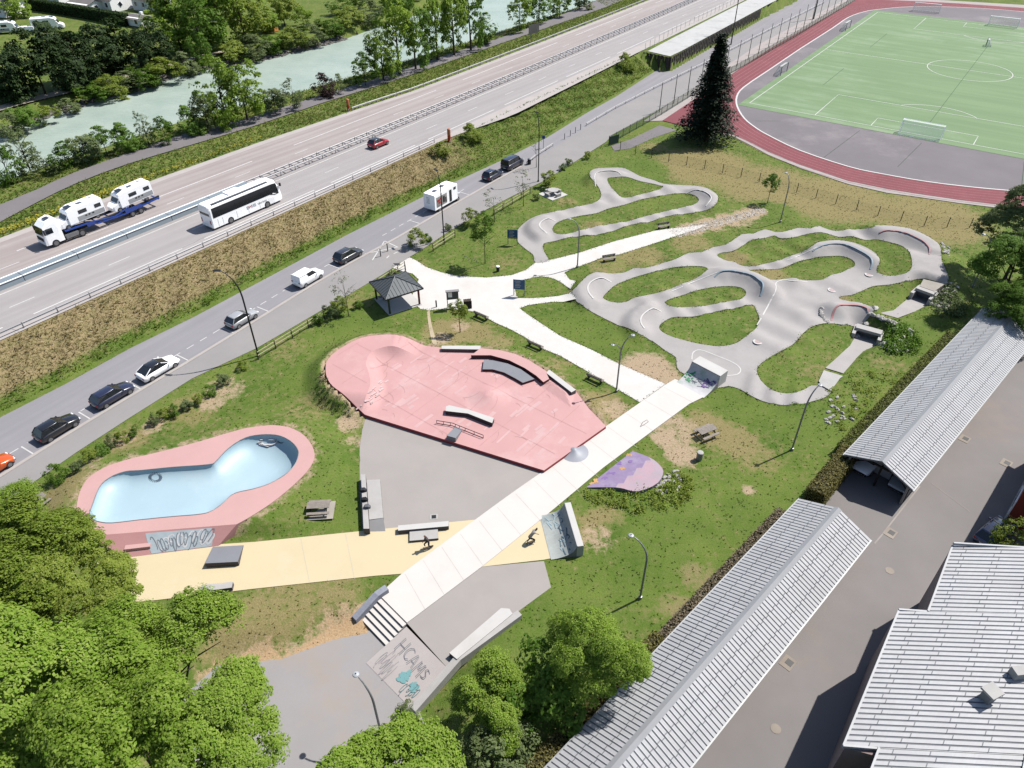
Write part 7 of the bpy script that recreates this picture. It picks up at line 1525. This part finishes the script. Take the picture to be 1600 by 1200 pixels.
def tufts(name, P, h, w, label, seed, m=BLADE, z=None):
    rg = np.random.default_rng(seed); n = len(P); Z = hz(P) if z is None else z; V = []; 
    a = rg.uniform(0, 6.283, (n, 2)); hh = h*rg.uniform(.5, 1.3, (n, 2)); dx, dy = np.cos(a), np.sin(a); ww = w*rg.uniform(.7, 1.3, (n, 2)); ln = rg.uniform(-1.3, 1.3, (n, 2, 2))*hh[..., None]
    B = np.c_[P, Z-.02][:, None, :]; off1 = np.stack([dx*ww, dy*ww, 0*dx], -1); tip = np.concatenate([ln, hh[..., None]], -1)
    V = np.stack([B-off1, B+off1, B+tip], 2).reshape(-1, 3); F = np.arange(len(V)).reshape(-1, 3); me = fast(name, V, F, m)
    ca = me.color_attributes.new('zone', 'FLOAT_COLOR', 'POINT'); zc = zones(P); ca.data.foreach_set('color', np.repeat(zc, 6, axis=0).astype(np.float32).ravel()); return stuff(link(me, name), label, 'grass')
rg = np.random.default_rng(3)
P = np.stack([rg.uniform(-50, 75, 120000), rg.uniform(20, 140, 120000)], 1); s_, t_ = mst(P); P = P[(t_ > np.interp(s_, _fs, _ft)+.2)]; P = P[free(P)]
clump = np.sin(P[:, 0]*1.7+np.sin(P[:, 1]*.9)*2)+np.sin(P[:, 1]*2.1+np.sin(P[:, 0]*1.3)*2); P = P[rg.uniform(-2, 2, len(P)) < clump+.9]
ed = np.vstack([along(np.vstack([l, l[:1]]), .11) for l in [WA, WB, W1, WT1]+WIA+WIB]); ed = ed+rg.normal(size=ed.shape)*.1
P = np.vstack([P[::2], ed])
tufts('lawn_grass', P, .11, .1, 'short patchy lawn grass across the park', 1)
s_ = rg.uniform(-5, 175, 80000); ft_ = np.interp(s_, _fs, _ft); t_ = 12.2+(ft_-12.4)*rg.uniform(0, 1, 80000); P = mw(s_, t_); P = P[(s_ < 165)]
tufts('embankment_grass', P, .11, .055, 'tall dry grass on the motorway embankment', 2)
k_ = rg.integers(0, len(P), 5000); tufts('embankment_tussock', P[k_], .34, .1, 'taller tussocks scattered over the motorway embankment', 5)
s_ = rg.uniform(15, 260, 26000); t_ = rg.uniform(-34, -12.5, 26000); P = mw(s_, t_); ok = np.ones(len(P), bool)
pp = A2([(-40, 368), (0, 347), (120, 286), (200, 256), (400, 196), (600, 131), (800, 62), (950, 10), (930, 2), (800, 53), (600, 119), (400, 181), (250, 222), (120, 268), (0, 320), (-40, 342)], 2.6); ok &= ~inside(P, pp); tfv = np.array([tf(v) for v in s_]); ok &= t_ < tfv-.3; P = P[ok]; zz = hz(P); P = P[zz > -.6]
tufts('verge_grass', P, .4, .12, 'rough grass on the verge between motorway and river', 3)
YF = leafmat('yellow flowers', C(196, 190, 50), C(236, 226, 90), .2); s_ = np.r_[rg.normal(22, 9, 900), rg.uniform(15, 75, 800), rg.normal(46, 4, 400)]; t_ = np.array([tf(v) for v in s_])-rg.uniform(.6, 2.8, len(s_)); P = mw(s_, t_); V, F = leafquads(np.c_[P, hz(P)+rg.uniform(.2, .6, len(P))], rg.normal(size=(len(P), 3))*.4+[0, 0, 1], .16, rg); stuff(link(fast('yellow_blossom', V, F, YF), 'yellow_blossom'), 'yellow wild flowers along the far motorway verge', 'flowers')
# low planting beds
def bed(name, label, pts, n, r0, m, seed):
    rg = np.random.default_rng(seed); poly = A2(pts); lo, hi = poly.min(0), poly.max(0); c = rg.uniform(lo, hi, (n*3, 2)); c = c[inside(c, poly)][:n]; k = 26
    P = np.repeat(np.c_[c, hz(c)], k, 0)+np.abs(rg.normal(size=(len(c)*k, 3)))*[0, 0, r0*.8]+rg.normal(size=(len(c)*k, 3))*[r0*.55, r0*.55, 0]; V, F = leafquads(P, rg.normal(size=P.shape)*.6+[0, 0, .7], r0*.28, rg); stuff(link(fast(name, V, F, m), name), label, 'plants')
def pebbles(name, label, pts, n, seed):
    rg = np.random.default_rng(seed); poly = A2(pts); lo, hi = poly.min(0), poly.max(0); c = rg.uniform(lo, hi, (n*3, 2)); c = c[inside(c, poly)][:n]
    P = np.c_[c, hz(c)+.03]; V, F = leafquads(P, rg.normal(size=P.shape)*.25+[0, 0, 1], .11, rg, .8); stuff(link(fast(name, V, F, mat('pale pebbles', C(244, 234, 220), .95, .1, island=.3)), name), label, 'gravel')
pebbles('loose_gravel', 'loose pale gravel fading into the grass at the end of the path', [(1040, 358), (1100, 347), (1192, 324), (1200, 331), (1130, 352), (1060, 371)], 2600, 3)
bed('bed_plants', 'dark low plants dotted in the gravel bed left of the pink plaza', [(492, 602), (510, 598), (520, 620), (560, 650), (535, 655), (500, 645)], 60, .2, G4, 1)
bed('slope_plants', 'low leafy plants on the rocky slope right of the pump track', [(1372, 515), (1400, 507), (1440, 530), (1425, 560), (1385, 548)], 90, .5, G3, 2); bed('slope_plants', 'low leafy plants on the slope right of the upper underpass', [(1455, 475), (1480, 452), (1512, 480), (1500, 500), (1465, 495)], 70, .5, G5, 3)
bed('bed_plants', 'low flowering plants in the bed below the purple bank', [(900, 762), (970, 772), (1030, 765), (1045, 735), (1085, 745), (1075, 790), (1000, 805), (930, 790)], 120, .34, G9, 4)
bed('slope_plants', 'low plants along the bank above the open carport', [(1290, 600), (1340, 580), (1420, 580), (1380, 640), (1320, 690), (1300, 650)], 60, .35, G9, 5)
# river bank stones
def riprap(name, label, line, n, wd, seed, dn):
    rg = np.random.default_rng(seed); Q = along(line, .4); i = rg.integers(0, len(Q), n); P = Q[i]+rg.normal(size=(n, 2))*wd+dn; z = np.maximum(hz(P), -1.1); Vs, Fs = [], []; base = np.array([v.co for v in ROCKS[0].vertices]); fc_ = np.array([list(p.vertices) for p in ROCKS[0].polygons if len(p.vertices) == 4])
    for k in range(n):
        s_ = rg.uniform(.3, .75); a = rg.uniform(0, 6.3); c_, d_ = math.cos(a), math.sin(a); Vs.append((base*s_*[1.3, 1, .9])@np.array([[c_, -d_, 0], [d_, c_, 0], [0, 0, 1]])+[*P[k], z[k]+.1]); Fs.append(fc_+k*len(base))
    stuff(link(fast(name, np.vstack(Vs), np.vstack(Fs), mat('bank stone', C(150, 144, 140), .9, .25, 1, 8, island=.6)), name), label, 'stones')
riprap('bank_stones', 'grey boulders along the water on the far river bank', FARB[:10], 620, .55, 4, np.array([-.3, .6]))
